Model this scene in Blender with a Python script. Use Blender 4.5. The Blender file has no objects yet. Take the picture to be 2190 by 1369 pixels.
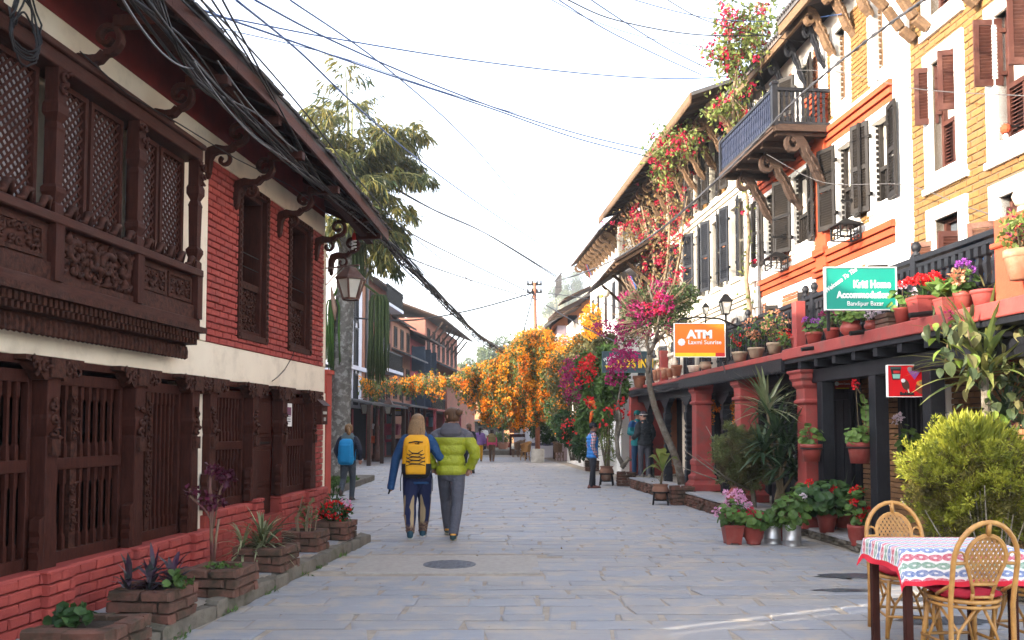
import bpy, math, random
import numpy as np
from mathutils import Matrix, Vector
R=math.radians; PI=math.pi
rnd=random.Random(7); nr=np.random.default_rng(11)
S=bpy.context.scene; COL=S.collection
# ---------------------------------------------------------------- camera
HC=1.55; FPX=1850.0; HOR=916.0; TP=0.05
SH=HOR-684.5-FPX*TP
cam_d=bpy.data.cameras.new('camera'); cam=bpy.data.objects.new('camera',cam_d); COL.objects.link(cam)
cam.location=(0,0,HC); cam.rotation_euler=(PI/2+math.atan(TP),0,0)
cam_d.sensor_width=36; cam_d.lens=36*FPX/2190; cam_d.shift_y=SH/2190; cam_d.clip_end=3000; cam_d.clip_start=0.05
cam_d.dof.use_dof=True; cam_d.dof.focus_distance=11.0; cam_d.dof.aperture_fstop=3.5
S.camera=cam
# ---------------------------------------------------------------- world, sun, exposure
SUN_EL=R(16.5); SUN_DIR=Vector((0.90,0.43,0)).normalized()          # where sunlight travels on the ground plane
w=bpy.data.worlds.new('World'); S.world=w; w.use_nodes=True
wn=w.node_tree.nodes; wl=w.node_tree.links
sky=wn.new('ShaderNodeTexSky'); sky.sky_type='NISHITA'; sky.sun_disc=False
sky.sun_elevation=SUN_EL; sky.sun_rotation=math.atan2(-SUN_DIR.x,-SUN_DIR.y)
sky.air_density=1.0; sky.dust_density=3.5; sky.ozone_density=1.0; sky.altitude=1000
# thin high haze: the sky is paler and less blue than clear air
bw=wn.new('ShaderNodeRGBToBW'); wl.new(sky.outputs[0],bw.inputs[0])
tint=wn.new('ShaderNodeMix'); tint.data_type='RGBA'; tint.blend_type='MULTIPLY'; tint.inputs[0].default_value=1; wl.new(bw.outputs[0],tint.inputs[6]); tint.inputs[7].default_value=(1.02,1.0,1.0,1)
mixs=wn.new('ShaderNodeMix'); mixs.data_type='RGBA'; mixs.inputs[0].default_value=.55; wl.new(sky.outputs[0],mixs.inputs[6]); wl.new(tint.outputs[2],mixs.inputs[7])
bg=wn['Background']; wl.new(mixs.outputs[2],bg.inputs[0]); bg.inputs[1].default_value=0.15
sl=bpy.data.lights.new('sun','SUN'); sl.energy=2.0; sl.angle=R(0.5); sl.color=(1.0,0.87,0.70)
so=bpy.data.objects.new('sun',sl); COL.objects.link(so)
so.rotation_euler=Vector((SUN_DIR.x*math.cos(SUN_EL),SUN_DIR.y*math.cos(SUN_EL),-math.sin(SUN_EL))).to_track_quat('-Z','Y').to_euler()
S.view_settings.view_transform='Standard'; S.view_settings.look='None'; S.view_settings.gamma=1
S.view_settings.use_curve_mapping=False; S.view_settings.exposure=3.1
S.render.engine='CYCLES'; S.cycles.max_bounces=6; S.cycles.diffuse_bounces=3; S.cycles.glossy_bounces=2
S.cycles.transmission_bounces=3; S.cycles.transparent_max_bounces=4; S.cycles.caustics_reflective=False; S.cycles.caustics_refractive=False
S.cycles.sample_clamp_indirect=6
# ---------------------------------------------------------------- measuring: a photo pixel as a ray from the camera
_c=math.cos(math.atan(TP)); _s=math.sin(math.atan(TP))
def ray(px,py):
    a=(px-1095)/FPX; b=-(py-684.5-SH)/FPX
    return Vector((a,_c-b*_s,_s+b*_c))
def at_y(px,py,y):
    r=ray(px,py); t=y/r.y; return Vector((r.x*t,y,HC+r.z*t))
def gnd(px,py,z=0.0):
    r=ray(px,py); t=(z-HC)/r.z; return Vector((r.x*t,r.y*t,z))
class Frame:
    """local axes of a house front: u along it, n out towards the street, z up"""
    def __init__(s,ox,slope,left):
        k=math.hypot(slope,1)
        s.ex=Vector((-slope/k,-1/k,0)) if left else Vector((slope/k,1/k,0))
        s.ey=Vector((0,0,1)).cross(s.ex); s.o=Vector((ox,0,0))
        s.M=Matrix(((s.ex.x,s.ey.x,0,s.o.x),(s.ex.y,s.ey.y,0,s.o.y),(0,0,1,0),(0,0,0,1)))
    def w(s,u,n,z): return s.o+s.ex*u+s.ey*n+Vector((0,0,z))
    def at(s,px,py,n=0):
        r=ray(px,py); c=Vector((0,0,HC))
        t=(n-(c-s.o).dot(s.ey))/r.dot(s.ey); p=c+r*t
        return ((p-s.o).dot(s.ex),p.z)
    def u(s,px,n=0,py=850): return s.at(px,py,n)[0]
    def z(s,px,py,n=0): return s.at(px,py,n)[1]
    def atu(s,u,py,n=0):                                   # height of image row py at station u
        p=s.w(u,n,0); px=1095+FPX*p.x/p.y
        for _ in range(3):
            uu,z=s.at(px,py,n); q=s.w(u,n,z); px=1095+FPX*q.x/((q.y)*_c+(z-HC)*_s)
        return s.at(px,py,n)[1]
    def base(s,u,n=0,z=0): 
        m=s.M.copy(); m.translation=s.w(u,n,z); return m
LF=Frame(-4.13,0.1054,True)          # left house front
RF=Frame(6.33,-0.078,False)          # right row, upper fronts
# ---------------------------------------------------------------- mesh building
W={}
STUFFY={'foliage','flower','flowers','blossom','bract','twig','crown','frond','carved_border','weed','upper_foliage','back_weave'}
class MB:
    def __init__(s,M=None): s.M=M or Matrix(); s.v=[];s.l=[];s.t=[];s.mi=[];s.sm=[];s.nv=0;s.cur=0;s.smooth=False
    def add(s,v,f,M=None):
        v=np.asarray(v,float).reshape(-1,3); m=np.array(s.M@M if M is not None else s.M)
        s.v.append(v@m[:3,:3].T+m[:3,3])
        if isinstance(f,np.ndarray): tot=np.full(len(f),f.shape[1]); lo=f.ravel()
        else: tot=np.array([len(q) for q in f]); lo=np.array([i for q in f for i in q])
        if np.linalg.det(m[:3,:3])<0:
            if isinstance(f,np.ndarray): lo=f[:,::-1].ravel()
            else: lo=np.array([i for q in f for i in reversed(q)])
        s.l.append(lo+s.nv); s.t.append(tot); s.mi.append(np.full(len(tot),s.cur)); s.sm.append(np.full(len(tot),s.smooth))
        s.nv+=len(v); return s
    def box(s,a0,a1,b0,b1,c0,c1,M=None):
        v=[(a0,b0,c0),(a1,b0,c0),(a1,b1,c0),(a0,b1,c0),(a0,b0,c1),(a1,b0,c1),(a1,b1,c1),(a0,b1,c1)]
        return s.add(v,[(0,3,2,1),(4,5,6,7),(0,1,5,4),(1,2,6,5),(2,3,7,6),(3,0,4,7)],M)
    def bar(s,p,q,w,h,up=(0,0,1)):
        p=Vector(p);q=Vector(q);d=(q-p).normalized();sd=d.cross(Vector(up))
        if sd.length<1e-4: sd=d.cross(Vector((1,0,0)))
        sd.normalize(); u=sd.cross(d)
        v=[]
        for e in (p,q):
            for a,b in ((-1,-1),(1,-1),(1,1),(-1,1)): v.append(e+sd*a*w/2+u*b*h/2)
        return s.add(v,[(0,1,2,3),(7,6,5,4),(0,4,5,1),(1,5,6,2),(2,6,7,3),(3,7,4,0)])
    def rings(s,rg,closed=True,caps=True,M=None):
        n=len(rg[0]); v=[p for r in rg for p in r]; f=[]
        for i in range(len(rg)-1):
            for j in range(n if closed else n-1):
                k=(j+1)%n; f.append((i*n+j,i*n+k,(i+1)*n+k,(i+1)*n+j))
        if caps and closed: f.append(tuple(range(n-1,-1,-1))); f.append(tuple(range((len(rg)-1)*n,len(rg)*n)))
        return s.add(v,f,M)
    def tube(s,pts,r,seg=6,M=None,flat=1.0):
        pts=[Vector(p) for p in pts]; n=len(pts)
        if not hasattr(r,'__len__'): r=[r]*n
        rg=[]; side=None
        for i,p in enumerate(pts):
            d=(pts[min(i+1,n-1)]-pts[max(i-1,0)])
            if d.length<1e-9: d=Vector((0,0,1))
            d.normalize()
            if side is None:
                side=d.cross(Vector((0,0,1)))
                if side.length<.05: side=d.cross(Vector((0,1,0)))
            side=(side-d*side.dot(d))
            if side.length<1e-6: side=d.orthogonal()
            side.normalize(); up=d.cross(side)
            rg.append([p+(side*math.cos(2*PI*k/seg)+up*math.sin(2*PI*k/seg)*flat)*r[i] for k in range(seg)])
        return s.rings(rg,M=M)
    def lathe(s,prof,seg=16,c=(0,0,0),M=None,flute=0,fd=.0):
        rg=[[(c[0]+r*(1+(fd*math.cos(flute*2*PI*k/seg) if flute else 0))*math.cos(2*PI*k/seg),c[1]+r*(1+(fd*math.cos(flute*2*PI*k/seg) if flute else 0))*math.sin(2*PI*k/seg),c[2]+z) for k in range(seg)] for r,z in prof]
        return s.rings(rg,M=M)
    def sq(s,prof,c=(0,0,0),M=None):
        """square-section turned post: (half width, z)"""
        return s.rings([[(c[0]+a*h,c[1]+b*h,c[2]+z) for a,b in ((-1,-1),(1,-1),(1,1),(-1,1))] for h,z in prof],M=M)
    def prism(s,poly,c0,c1,f,M=None):
        n=len(poly); v=[f(a,b,c0) for a,b in poly]+[f(a,b,c1) for a,b in poly]
        fa=[tuple(range(n-1,-1,-1)),tuple(range(n,2*n))]+[(i,(i+1)%n,n+(i+1)%n,n+i) for i in range(n)]
        return s.add(v,fa,M)
    def ribbon(s,path,wd,c0,c1,f,M=None):
        """flat scroll: 2-D path of given width, extruded from c0 to c1"""
        n=len(path); rg=[]
        if not hasattr(wd,'__len__'): wd=[wd]*n
        for i,(a,b) in enumerate(path):
            p=path[max(i-1,0)]; q=path[min(i+1,n-1)]; dx,dy=q[0]-p[0],q[1]-p[1]; l=math.hypot(dx,dy) or 1
            nx,ny=-dy/l*wd[i]/2,dx/l*wd[i]/2
            rg.append([f(a+nx,b+ny,c0),f(a-nx,b-ny,c0),f(a-nx,b-ny,c1),f(a+nx,b+ny,c1)])
        return s.rings(rg,M=M)
    def mesh(s,name,inv=None):
        me=bpy.data.meshes.new(name)
        if not s.v: return me
        v=np.concatenate(s.v)
        if inv is not None: m=np.array(inv); v=v@m[:3,:3].T+m[:3,3]
        l=np.concatenate(s.l).astype(np.int32); t=np.concatenate(s.t).astype(np.int32)
        me.vertices.add(len(v)); me.vertices.foreach_set('co',v.astype(np.float32).ravel())
        me.loops.add(len(l)); me.loops.foreach_set('vertex_index',l)
        me.polygons.add(len(t)); me.polygons.foreach_set('loop_start',np.concatenate(([0],np.cumsum(t)[:-1])).astype(np.int32))
        me.polygons.foreach_set('material_index',np.concatenate(s.mi).astype(np.int32))
        me.polygons.foreach_set('use_smooth',np.concatenate(s.sm).astype(bool))
        me.update(calc_edges=True); return me
def tag(o,label=None,cat=None,group=None,kind=None):
    if label: o['label']=label
    if cat: o['category']=cat
    if group: o['group']=group
    if kind: o['kind']=kind
    return o
def thing(name,label,cat,M,group=None):
    o=bpy.data.objects.new(name,None); COL.objects.link(o); o.empty_display_size=.2
    if isinstance(M,(tuple,Vector)): M=Matrix.Translation(M)
    o.matrix_world=M; W[o]=M.copy(); return tag(o,label,cat,group)
def mats_on(me,m):
    for x in (m if isinstance(m,(list,tuple)) else [m]): me.materials.append(x)
def part(mb,name,m,parent,label=None,kind=None,bev=0):
    me=mb.mesh(name,W[parent].inverted()); mats_on(me,m)
    o=bpy.data.objects.new(name,me); COL.objects.link(o); o.parent=parent; W[o]=W[parent]
    if bev: bevel(o,bev)
    if name in STUFFY: kind='stuff'
    return tag(o,label,None,None,kind)
def solo(mb,name,m,M,label=None,cat=None,group=None,kind=None,bev=0):
    if isinstance(M,(tuple,Vector)): M=Matrix.Translation(M)
    me=mb.mesh(name,M.inverted()); mats_on(me,m)
    o=bpy.data.objects.new(name,me); COL.objects.link(o); o.matrix_world=M; W[o]=M.copy()
    if bev: bevel(o,bev)
    return tag(o,label,cat,group,kind)
def bevel(o,w,seg=1):
    b=o.modifiers.new('bevel','BEVEL'); b.width=w; b.segments=seg; b.limit_method='ANGLE'; b.angle_limit=R(40)
def inst(name,me,parent,M,label=None):
    """one piece sharing mesh data; M in world space"""
    o=bpy.data.objects.new(name,me); COL.objects.link(o); o.parent=parent
    o.matrix_local=W[parent].inverted()@M; W[o]=M
    if label: o['label']=label
    return o
def dup(root,M,label=None,group=None):
    """copy of a thing with its parts and sub-parts"""
    r=root.copy(); COL.objects.link(r); r.matrix_world=M; W[r]=M.copy()
    if label: r['label']=label
    if group: r['group']=group
    def kids(a,b):
        for ch in list(a.children):
            c=ch.copy(); COL.objects.link(c); c.parent=b; c.matrix_local=ch.matrix_local.copy(); kids(ch,c)
    kids(root,r); return r
def T(x,y=0,z=0): return Matrix.Translation(Vector((x,y,z)) if not isinstance(x,Vector) else x)
def RZ(a): return Matrix.Rotation(a,4,'Z')
def RX(a): return Matrix.Rotation(a,4,'X')
def RY(a): return Matrix.Rotation(a,4,'Y')
def SC(x,y,z): return Matrix.Diagonal((x,y,z,1))
# ---------------------------------------------------------------- materials
def new_mat(name):
    m=bpy.data.materials.new(name); m.use_nodes=True; nt=m.node_tree; return m,nt.nodes,nt.links,nt.nodes['Principled BSDF']
def noise(n,l,vec,scale,detail=4,rough=.6):
    t=n.new('ShaderNodeTexNoise'); t.inputs['Scale'].default_value=scale; t.inputs['Detail'].default_value=detail; t.inputs['Roughness'].default_value=rough
    if vec is not None: l.new(vec,t.inputs['Vector'])
    return t.outputs['Fac']
def ramp(n,l,fac,lo,hi):
    r=n.new('ShaderNodeMapRange'); r.inputs[1].default_value=lo; r.inputs[2].default_value=hi; r.clamp=True; l.new(fac,r.inputs[0]); return r.outputs[0]
def mixc(n,l,fac,a,b):
    m=n.new('ShaderNodeMix'); m.data_type='RGBA'
    for sck,x in ((m.inputs[0],fac),(m.inputs[6],a),(m.inputs[7],b)):
        if hasattr(x,'is_linked'): l.new(x,sck)
        elif isinstance(x,(int,float)): sck.default_value=x
        else: sck.default_value=(*x,1)
    return m.outputs[2]
def rand_val(n,l):
    g=n.new('ShaderNodeNewGeometry'); o=n.new('ShaderNodeObjectInfo'); a=n.new('ShaderNodeMath'); a.operation='ADD'
    l.new(g.outputs['Random Per Island'],a.inputs[0]); l.new(o.outputs['Random'],a.inputs[1])
    f=n.new('ShaderNodeMath'); f.operation='FRACT'; l.new(a.outputs[0],f.inputs[0]); return f.outputs[0]
def mat(name,c,c2=None,sc=6,rough=.75,bump=0,bs=40,rand=0,rc=None,spec=.3,metal=0,stretch=None,dirt=None,dsc=2,damt=.5,dlo=.5,dhi=.75,trans=0,emit=None,patch=None):
    """procedural colour: c..c2 by noise, per-piece variation rand (towards rc), patches of dirt"""
    m,n,l,p=new_mat(name); g=n.new('ShaderNodeNewGeometry'); vec=g.outputs['Position']
    if stretch:
        tc=n.new('ShaderNodeTexCoord'); mp=n.new('ShaderNodeMapping'); mp.inputs['Scale'].default_value=stretch; l.new(tc.outputs['Object'],mp.inputs[0]); v2=mp.outputs[0]
    else: v2=vec
    c2=c2 or tuple(x*.72 for x in c)
    col=mixc(n,l,ramp(n,l,noise(n,l,v2,sc),.3,.7),c,c2)
    if rand:
        rv=rand_val(n,l)
        rc=rc or tuple(x*.45 for x in c)
        k=n.new('ShaderNodeMath'); k.operation='MULTIPLY'; l.new(rv,k.inputs[0]); k.inputs[1].default_value=rand
        col=mixc(n,l,k.outputs[0],col,rc)
    if dirt:
        k=n.new('ShaderNodeMath'); k.operation='MULTIPLY'; l.new(ramp(n,l,noise(n,l,vec,dsc,5,.65),dlo,dhi),k.inputs[0]); k.inputs[1].default_value=damt
        col=mixc(n,l,k.outputs[0],col,dirt)
    l.new(col,p.inputs['Base Color']); p.inputs['Roughness'].default_value=rough; p.inputs['Metallic'].default_value=metal
    p.inputs['Specular IOR Level'].default_value=spec
    if emit: p.inputs['Emission Color'].default_value=(*emit[0],1); p.inputs['Emission Strength'].default_value=emit[1]
    if bump:
        b=n.new('ShaderNodeBump'); b.inputs['Strength'].default_value=1; b.inputs['Distance'].default_value=bump; l.new(noise(n,l,v2,bs,4),b.inputs['Height']); l.new(b.outputs[0],p.inputs['Normal'])
    return m
def leafmat(name,c,c2,tr=.35,rough=.5,c3=None,sc=3):
    m,n,l,p=new_mat(name); g=n.new('ShaderNodeNewGeometry')
    col=mixc(n,l,rand_val(n,l),c,c2)
    col=mixc(n,l,ramp(n,l,noise(n,l,g.outputs['Position'],sc,3),.42,.68),col,c3 or tuple(x*.55 for x in c))
    l.new(col,p.inputs['Base Color']); p.inputs['Roughness'].default_value=rough; p.inputs['Specular IOR Level'].default_value=.25
    t=n.new('ShaderNodeBsdfTranslucent'); l.new(col,t.inputs[0]); x=n.new('ShaderNodeMixShader'); x.inputs[0].default_value=tr
    l.new(p.outputs[0],x.inputs[1]); l.new(t.outputs[0],x.inputs[2]); l.new(x.outputs[0],n['Material Output'].inputs[0]); return m
MT={}
MT['red']=mat('painted_red_brick',(.37,.066,.050),(.29,.046,.038),5,.75,.005,45,rand=.55,rc=(.23,.04,.034),dirt=(.16,.05,.045),dsc=2.2,damt=.55)
MT['redmortar']=mat('red_mortar',(.28,.05,.036),(.20,.036,.028),8,.9,.004,60)
MT['cream']=mat('cream_plaster',(.78,.69,.55),(.70,.61,.48),1.3,.85,.002,25,dirt=(.42,.35,.27),dsc=2.3,damt=.6,dlo=.5,dhi=.72)
MT['wood']=mat('dark_red_wood',(.056,.0165,.0108),(.026,.0075,.0055),7,.6,.003,30,stretch=(6,6,1),spec=.12,dirt=(.065,.021,.016),dsc=4,damt=.4)
MT['woodh']=mat('dark_red_plank',(.066,.0225,.0155),(.032,.011,.008),7,.6,.003,30,stretch=(1,6,8),spec=.12,dirt=(.075,.042,.035),dsc=4,damt=.5)
MT['carve']=mat('carved_wood',(.074,.027,.018),(.015,.006,.0048),22,.65,.006,55,spec=.12)
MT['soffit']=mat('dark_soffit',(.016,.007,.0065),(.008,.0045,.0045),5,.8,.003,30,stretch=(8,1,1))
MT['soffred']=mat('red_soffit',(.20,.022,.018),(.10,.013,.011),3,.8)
MT['slate']=mat('roof_slate',(.10,.095,.095),(.055,.05,.05),6,.8,.006,30,rand=.6,rc=(.05,.05,.055),dirt=(.06,.07,.03),dsc=2,damt=.5)
MT['brownbrick']=mat('mossy_brick',(.20,.085,.06),(.10,.05,.036),6,.9,.006,40,rand=.55,rc=(.085,.05,.035),dirt=(.035,.033,.02),dsc=5,damt=.85,dlo=.44,dhi=.66)
MT['soil']=mat('soil',(.06,.042,.03),(.03,.022,.016),20,.95,.01,40)
MT['stone']=mat('slate_paving',(.235,.262,.315),(.395,.392,.405),2.6,.6,.007,12,rand=.65,rc=(.345,.32,.30),dirt=(.45,.39,.325),dsc=2.3,damt=.85,dlo=.48,dhi=.64,stretch=(1.0,11,4),spec=.35)
MT['grout']=mat('sandy_joint',(.42,.36,.29),(.28,.24,.195),7,.95,.006,50,dirt=(.17,.16,.14),dsc=1.3,damt=.5)
MT['kerb']=mat('kerb_stone',(.20,.175,.14),(.11,.095,.075),5,.9,.012,22,dirt=(.06,.065,.03),dsc=4,damt=.7)
MT['black']=mat('black_timber',(.011,.012,.016),(.006,.0065,.009),6,.5,.003,30,stretch=(5,5,1),dirt=(.03,.032,.038),dsc=3,damt=.45)
MT['terr']=mat('red_oxide_paint',(.33,.062,.052),(.26,.045,.04),3,.65,.003,30,dirt=(.15,.075,.062),dsc=4,damt=.8,dlo=.48,dhi=.72)
MT['orange']=mat('orange_paint',(.37,.062,.02),(.30,.048,.017),2,.75,.002,30,dirt=(.36,.11,.05),dsc=2,damt=.4)
MT['white']=mat('white_paint',(.80,.79,.76),(.74,.72,.68),2,.75,.0015,30,dirt=(.5,.47,.42),dsc=1.8,damt=.35)
MT['ybrick']=mat('yellow_brick',(.205,.118,.034),(.165,.088,.025),7,.85,.003,50,rand=.7,rc=(.17,.078,.028),dirt=(.25,.16,.08),dsc=2,damt=.3)
MT['ymortar']=mat('grey_mortar',(.15,.11,.068),(.11,.085,.055),9,.95,.003,50)
MT['obrick']=mat('orange_brick',(.29,.105,.042),(.21,.075,.032),7,.85,.003,50,rand=.6,rc=(.30,.13,.08))
MT['rbrick']=mat('old_red_brick',(.30,.11,.065),(.20,.075,.05),4,.9,.005,40,rand=.4,rc=(.16,.07,.05),dirt=(.10,.07,.06),dsc=.8,damt=.6)
MT['pbrick']=mat('maroon_painted_brick',(.30,.05,.055),(.24,.04,.045),4,.85,.004,40)
MT['dshut']=mat('dark_shutter',(.016,.013,.0105),(.010,.008,.007),6,.6,.002,40,dirt=(.05,.036,.024),dsc=3,damt=.4)
MT['bshut']=mat('brown_shutter',(.066,.019,.012),(.042,.0125,.0085),6,.6,.002,40,dirt=(.16,.07,.048),dsc=3.5,damt=.5)
MT['gwood']=mat('weathered_wood',(.17,.10,.052),(.08,.048,.028),6,.8,.004,30,stretch=(2,6,6))
MT['dwood']=mat('old_brown_wood',(.065,.037,.024),(.028,.017,.012),6,.8,.004,30,stretch=(6,1.5,6))
MT['dark']=mat('painted_dark_interior',(.007,.0065,.007),(.005,.0045,.005),3,.9)  # near-black paints in the unlit depth behind openings
MT['glass']=mat('window_glass',(.10,.12,.14),(.06,.07,.085),1.2,.08,spec=.6)
MT['curtain']=mat('pale_curtain',(.62,.58,.5),(.5,.47,.42),8,.9)
MT['iron']=mat('black_iron',(.009,.009,.010),(.013,.012,.011),10,.5,spec=.2)
MT['cable']=mat('black_cable',(.007,.007,.009),None,10,.5)
MT['bcable']=mat('blue_cable',(.03,.07,.19),None,10,.5)
MT['gcable']=mat('grey_cable',(.09,.085,.085),None,10,.5)
MT['tpot']=mat('terracotta_pot',(.36,.16,.09),(.28,.12,.07),8,.85,.002,30,dirt=(.5,.4,.3),dsc=6,damt=.4)
MT['rpot']=mat('red_plastic_pot',(.26,.045,.035),(.22,.04,.03),6,.5,dirt=(.32,.15,.12),dsc=5,damt=.4)
MT['gpot']=mat('mossy_clay_pot',(.36,.27,.19),(.26,.19,.13),6,.9,.002,30,dirt=(.12,.13,.07),dsc=5,damt=.5)
MT['tin']=mat('galvanised_tin',(.50,.50,.50),(.38,.38,.38),6,.38,metal=.75,dirt=(.3,.26,.2),dsc=6,damt=.4)
MT['bark']=mat('grey_bark',(.20,.17,.13),(.10,.085,.065),8,.95,.02,25,dirt=(.32,.31,.27),dsc=9,damt=.7)
MT['stem']=mat('green_brown_stem',(.13,.10,.055),(.08,.06,.035),12,.9,.004,40)
MT['twig']=mat('pale_twig',(.27,.20,.125),(.17,.12,.08),9,.9,.004,40)
MT['green']=leafmat('leaf_green',(.075,.15,.035),(.15,.24,.06),.3)
MT['dgreen']=leafmat('leaf_dark_green',(.03,.075,.022),(.07,.13,.04),.25)
MT['ygreen']=leafmat('leaf_yellow_green',(.22,.27,.035),(.34,.34,.05),.35,c3=(.09,.13,.025))
MT['ogreen']=leafmat('leaf_olive',(.13,.135,.05),(.22,.19,.085),.3)
MT['dry']=leafmat('leaf_dry',(.30,.20,.09),(.40,.27,.12),.3)
MT['orfl']=leafmat('orange_blossom',(.76,.22,.008),(.80,.34,.016),.3,c3=(.62,.125,.008),sc=1.2)
MT['yefl']=leafmat('yellow_blossom',(.72,.27,.012),(.76,.36,.02),.3,c3=(.66,.17,.01),sc=1.2)
MT['mag']=leafmat('magenta_bract',(.34,.012,.11),(.45,.025,.16),.3,c3=(.20,.01,.07))
MT['crim']=leafmat('crimson_bract',(.44,.008,.04),(.52,.02,.065),.3,c3=(.28,.008,.04))
MT['redfl']=leafmat('red_petal',(.62,.012,.018),(.75,.03,.03),.3,c3=(.5,.01,.02))
MT['pinkfl']=leafmat('pink_petal',(.70,.33,.50),(.78,.45,.62),.3,c3=(.6,.25,.42))
MT['whifl']=leafmat('white_petal',(.78,.72,.76),(.8,.6,.7),.3,c3=(.7,.6,.66))
MT['purfl']=leafmat('purple_petal',(.38,.07,.5),(.5,.14,.6),.3)
MT['peach']=leafmat('peach_petal',(.75,.30,.16),(.7,.42,.25),.3)
MT['purpleleaf']=leafmat('purple_leaf',(.075,.012,.03),(.12,.02,.045),.2)
MT['rattan']=mat('cane',(.50,.27,.075),(.36,.17,.045),18,.4,.002,60,stretch=(1,1,1),spec=.45,dirt=(.16,.07,.03),dsc=7,damt=.6)
MT['cane_d']=mat('weathered_cane',(.24,.14,.07),(.14,.08,.045),14,.6)
MT['skin']=mat('skin',(.50,.27,.19),(.44,.22,.15),10,.55,spec=.35)
MT['skinb']=mat('brown_skin',(.26,.13,.085),(.22,.105,.07),10,.55,spec=.35)
def cm(name,c,rough=.8,**k):
    if name not in MT: MT[name]=mat(name,c,tuple(x*.8 for x in c),9,rough,**k)
    return MT[name]
# ================================================================ ground and paving
def sheet(name,pts,m,kind='structure'):
    mb=MB(); mb.add(pts,[tuple(range(len(pts)))]); return solo(mb,name,m,(0,0,0),kind=kind)
MT['earth']=mat('dry_earth',(.22,.18,.13),(.15,.13,.09),.6,.95,.02,6)
sheet('ground',[(-400,-40,-.05),(400,-40,-.05),(400,900,-.05),(-400,900,-.05)],MT['earth'])
pave=sheet('pavement',[(-9,-3,-.011),(7,-3,-.011),(6,60,-.011),(-9,60,-.011)],MT['grout'])
def brick_mesh(name,m,jit=.05,ch=.07,seed=0,up=False):
    """unit block, chamfered and slightly uneven towards +y (or +z)"""
    r=random.Random(seed); j=lambda k=1:(r.random()-.5)*jit*k
    b=[(-.5+j(),-.5,-.5+j()),(.5+j(),-.5,-.5+j()),(.5+j(),-.5,.5+j()),(-.5+j(),-.5,.5+j())]
    mid=[(x,.5-ch*2.2,z) for x,_,z in b]; d=ch
    fr=[(x-math.copysign(d*.45,x)+j(.5),.5+j(1.6),z-math.copysign(d,z)+j(.5)) for x,_,z in b]
    v=b+mid+fr; f=[]
    for a in (0,4):
        for i in range(4): k=(i+1)%4; f.append((a+i,a+k,a+4+k,a+4+i))
    f.append((8,9,10,11)); f.append((3,2,1,0))
    f=[tuple(reversed(q)) for q in f]
    if up: v=[(x,-z,y) for x,y,z in v]
    mb=MB(); mb.add(v,f); me=mb.mesh(name); mats_on(me,m); return me,v,f
stones=[brick_mesh('paving_stone',MT['stone'],.10,.06,s,True) for s in range(8)]
def lay_paving():
    far=MB(); y=4.6; n=0
    while y<46:
        h=rnd.choice([.15,.2,.24,.27,.3,.34]); h*=1 if y<14 else 1.25
        xl=-3.12+.1*y if y<12 else -8.5
        xr=5.0-.078*y; x=xl+rnd.random()*-.4
        while x<xr:
            l=rnd.uniform(.34,.95)*(1 if y<14 else 1.3); g=rnd.uniform(.016,.04)
            x1=min(x+l,xr+.1); cx=(max(x,xl)+x1)/2; wd=x1-max(x,xl)-g
            hh=h-rnd.uniform(.014,.036)
            if wd>.08 and not (-1.86<cx<.42 and 9.25<y+h/2<10.72):
                M=T(cx,y+h/2,-.02+rnd.uniform(-.004,.002))@RZ(rnd.uniform(-.012,.012))@RX(rnd.uniform(-.008,.008))@RY(rnd.uniform(-.004,.004))@SC(wd,hh,.042)
                s=rnd.choice(stones)
                if n<300: inst('paving_stone',s[0],pave,M); n+=1
                else: far.add(s[1],s[2],M)
            x+=l
        y+=h
    part(far,'paving_stone',MT['stone'],pave,kind='stuff')
W[pave]=Matrix(); lay_paving()
mb=MB(); mb.box(-1.78,.30,9.36,10.62,-.04,.004)
part(mb,'concrete_slab',mat('rough_concrete',(.40,.37,.335),(.31,.285,.26),14,.95,.006,70,dirt=(.44,.415,.39),dsc=4,damt=.5),pave)
def manhole():
    c=(-.71,9.92); mb=MB(); mb.lathe([(.30,.002),(.30,.010),(.27,.012),(.265,.007),(0.001,.007)],28,(*c,0))
    for i in range(-4,5):
        for j in range(-4,5):
            if i*i+j*j<19: mb.box(c[0]+i*.055-.02,c[0]+i*.055+.02,c[1]+j*.055-.02,c[1]+j*.055+.02,.006,.012)
    solo(mb,'manhole_cover',mat('cast_iron_cover',(.15,.16,.19),(.09,.09,.10),20,.6,.002,60,metal=.2),(*c,0),'round patterned iron manhole cover set in a concrete patch behind the couple','manhole cover')
manhole()
# puddles / wet patches near the table
MT['wet']=mat('damp_slate',(.13,.138,.155),(.085,.088,.098),4,.25,spec=.5)
wet=MB()
for cx,cy,a,b in ((3.6,9.15,.5,.16),(3.2,8.35,.34,.09),(3.45,7.05,.4,.2),(3.7,7.9,.3,.1)):
    k=22; p=[(cx+a*math.cos(2*PI*i/k)*rnd.uniform(.72,1.1),cy+b*math.sin(2*PI*i/k)*rnd.uniform(.6,1.2),.0065) for i in range(k)]
    wet.add(p,[tuple(range(k))])
solo(wet,'puddle',MT['wet'],(3.4,8.2,0),kind='structure')
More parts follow.
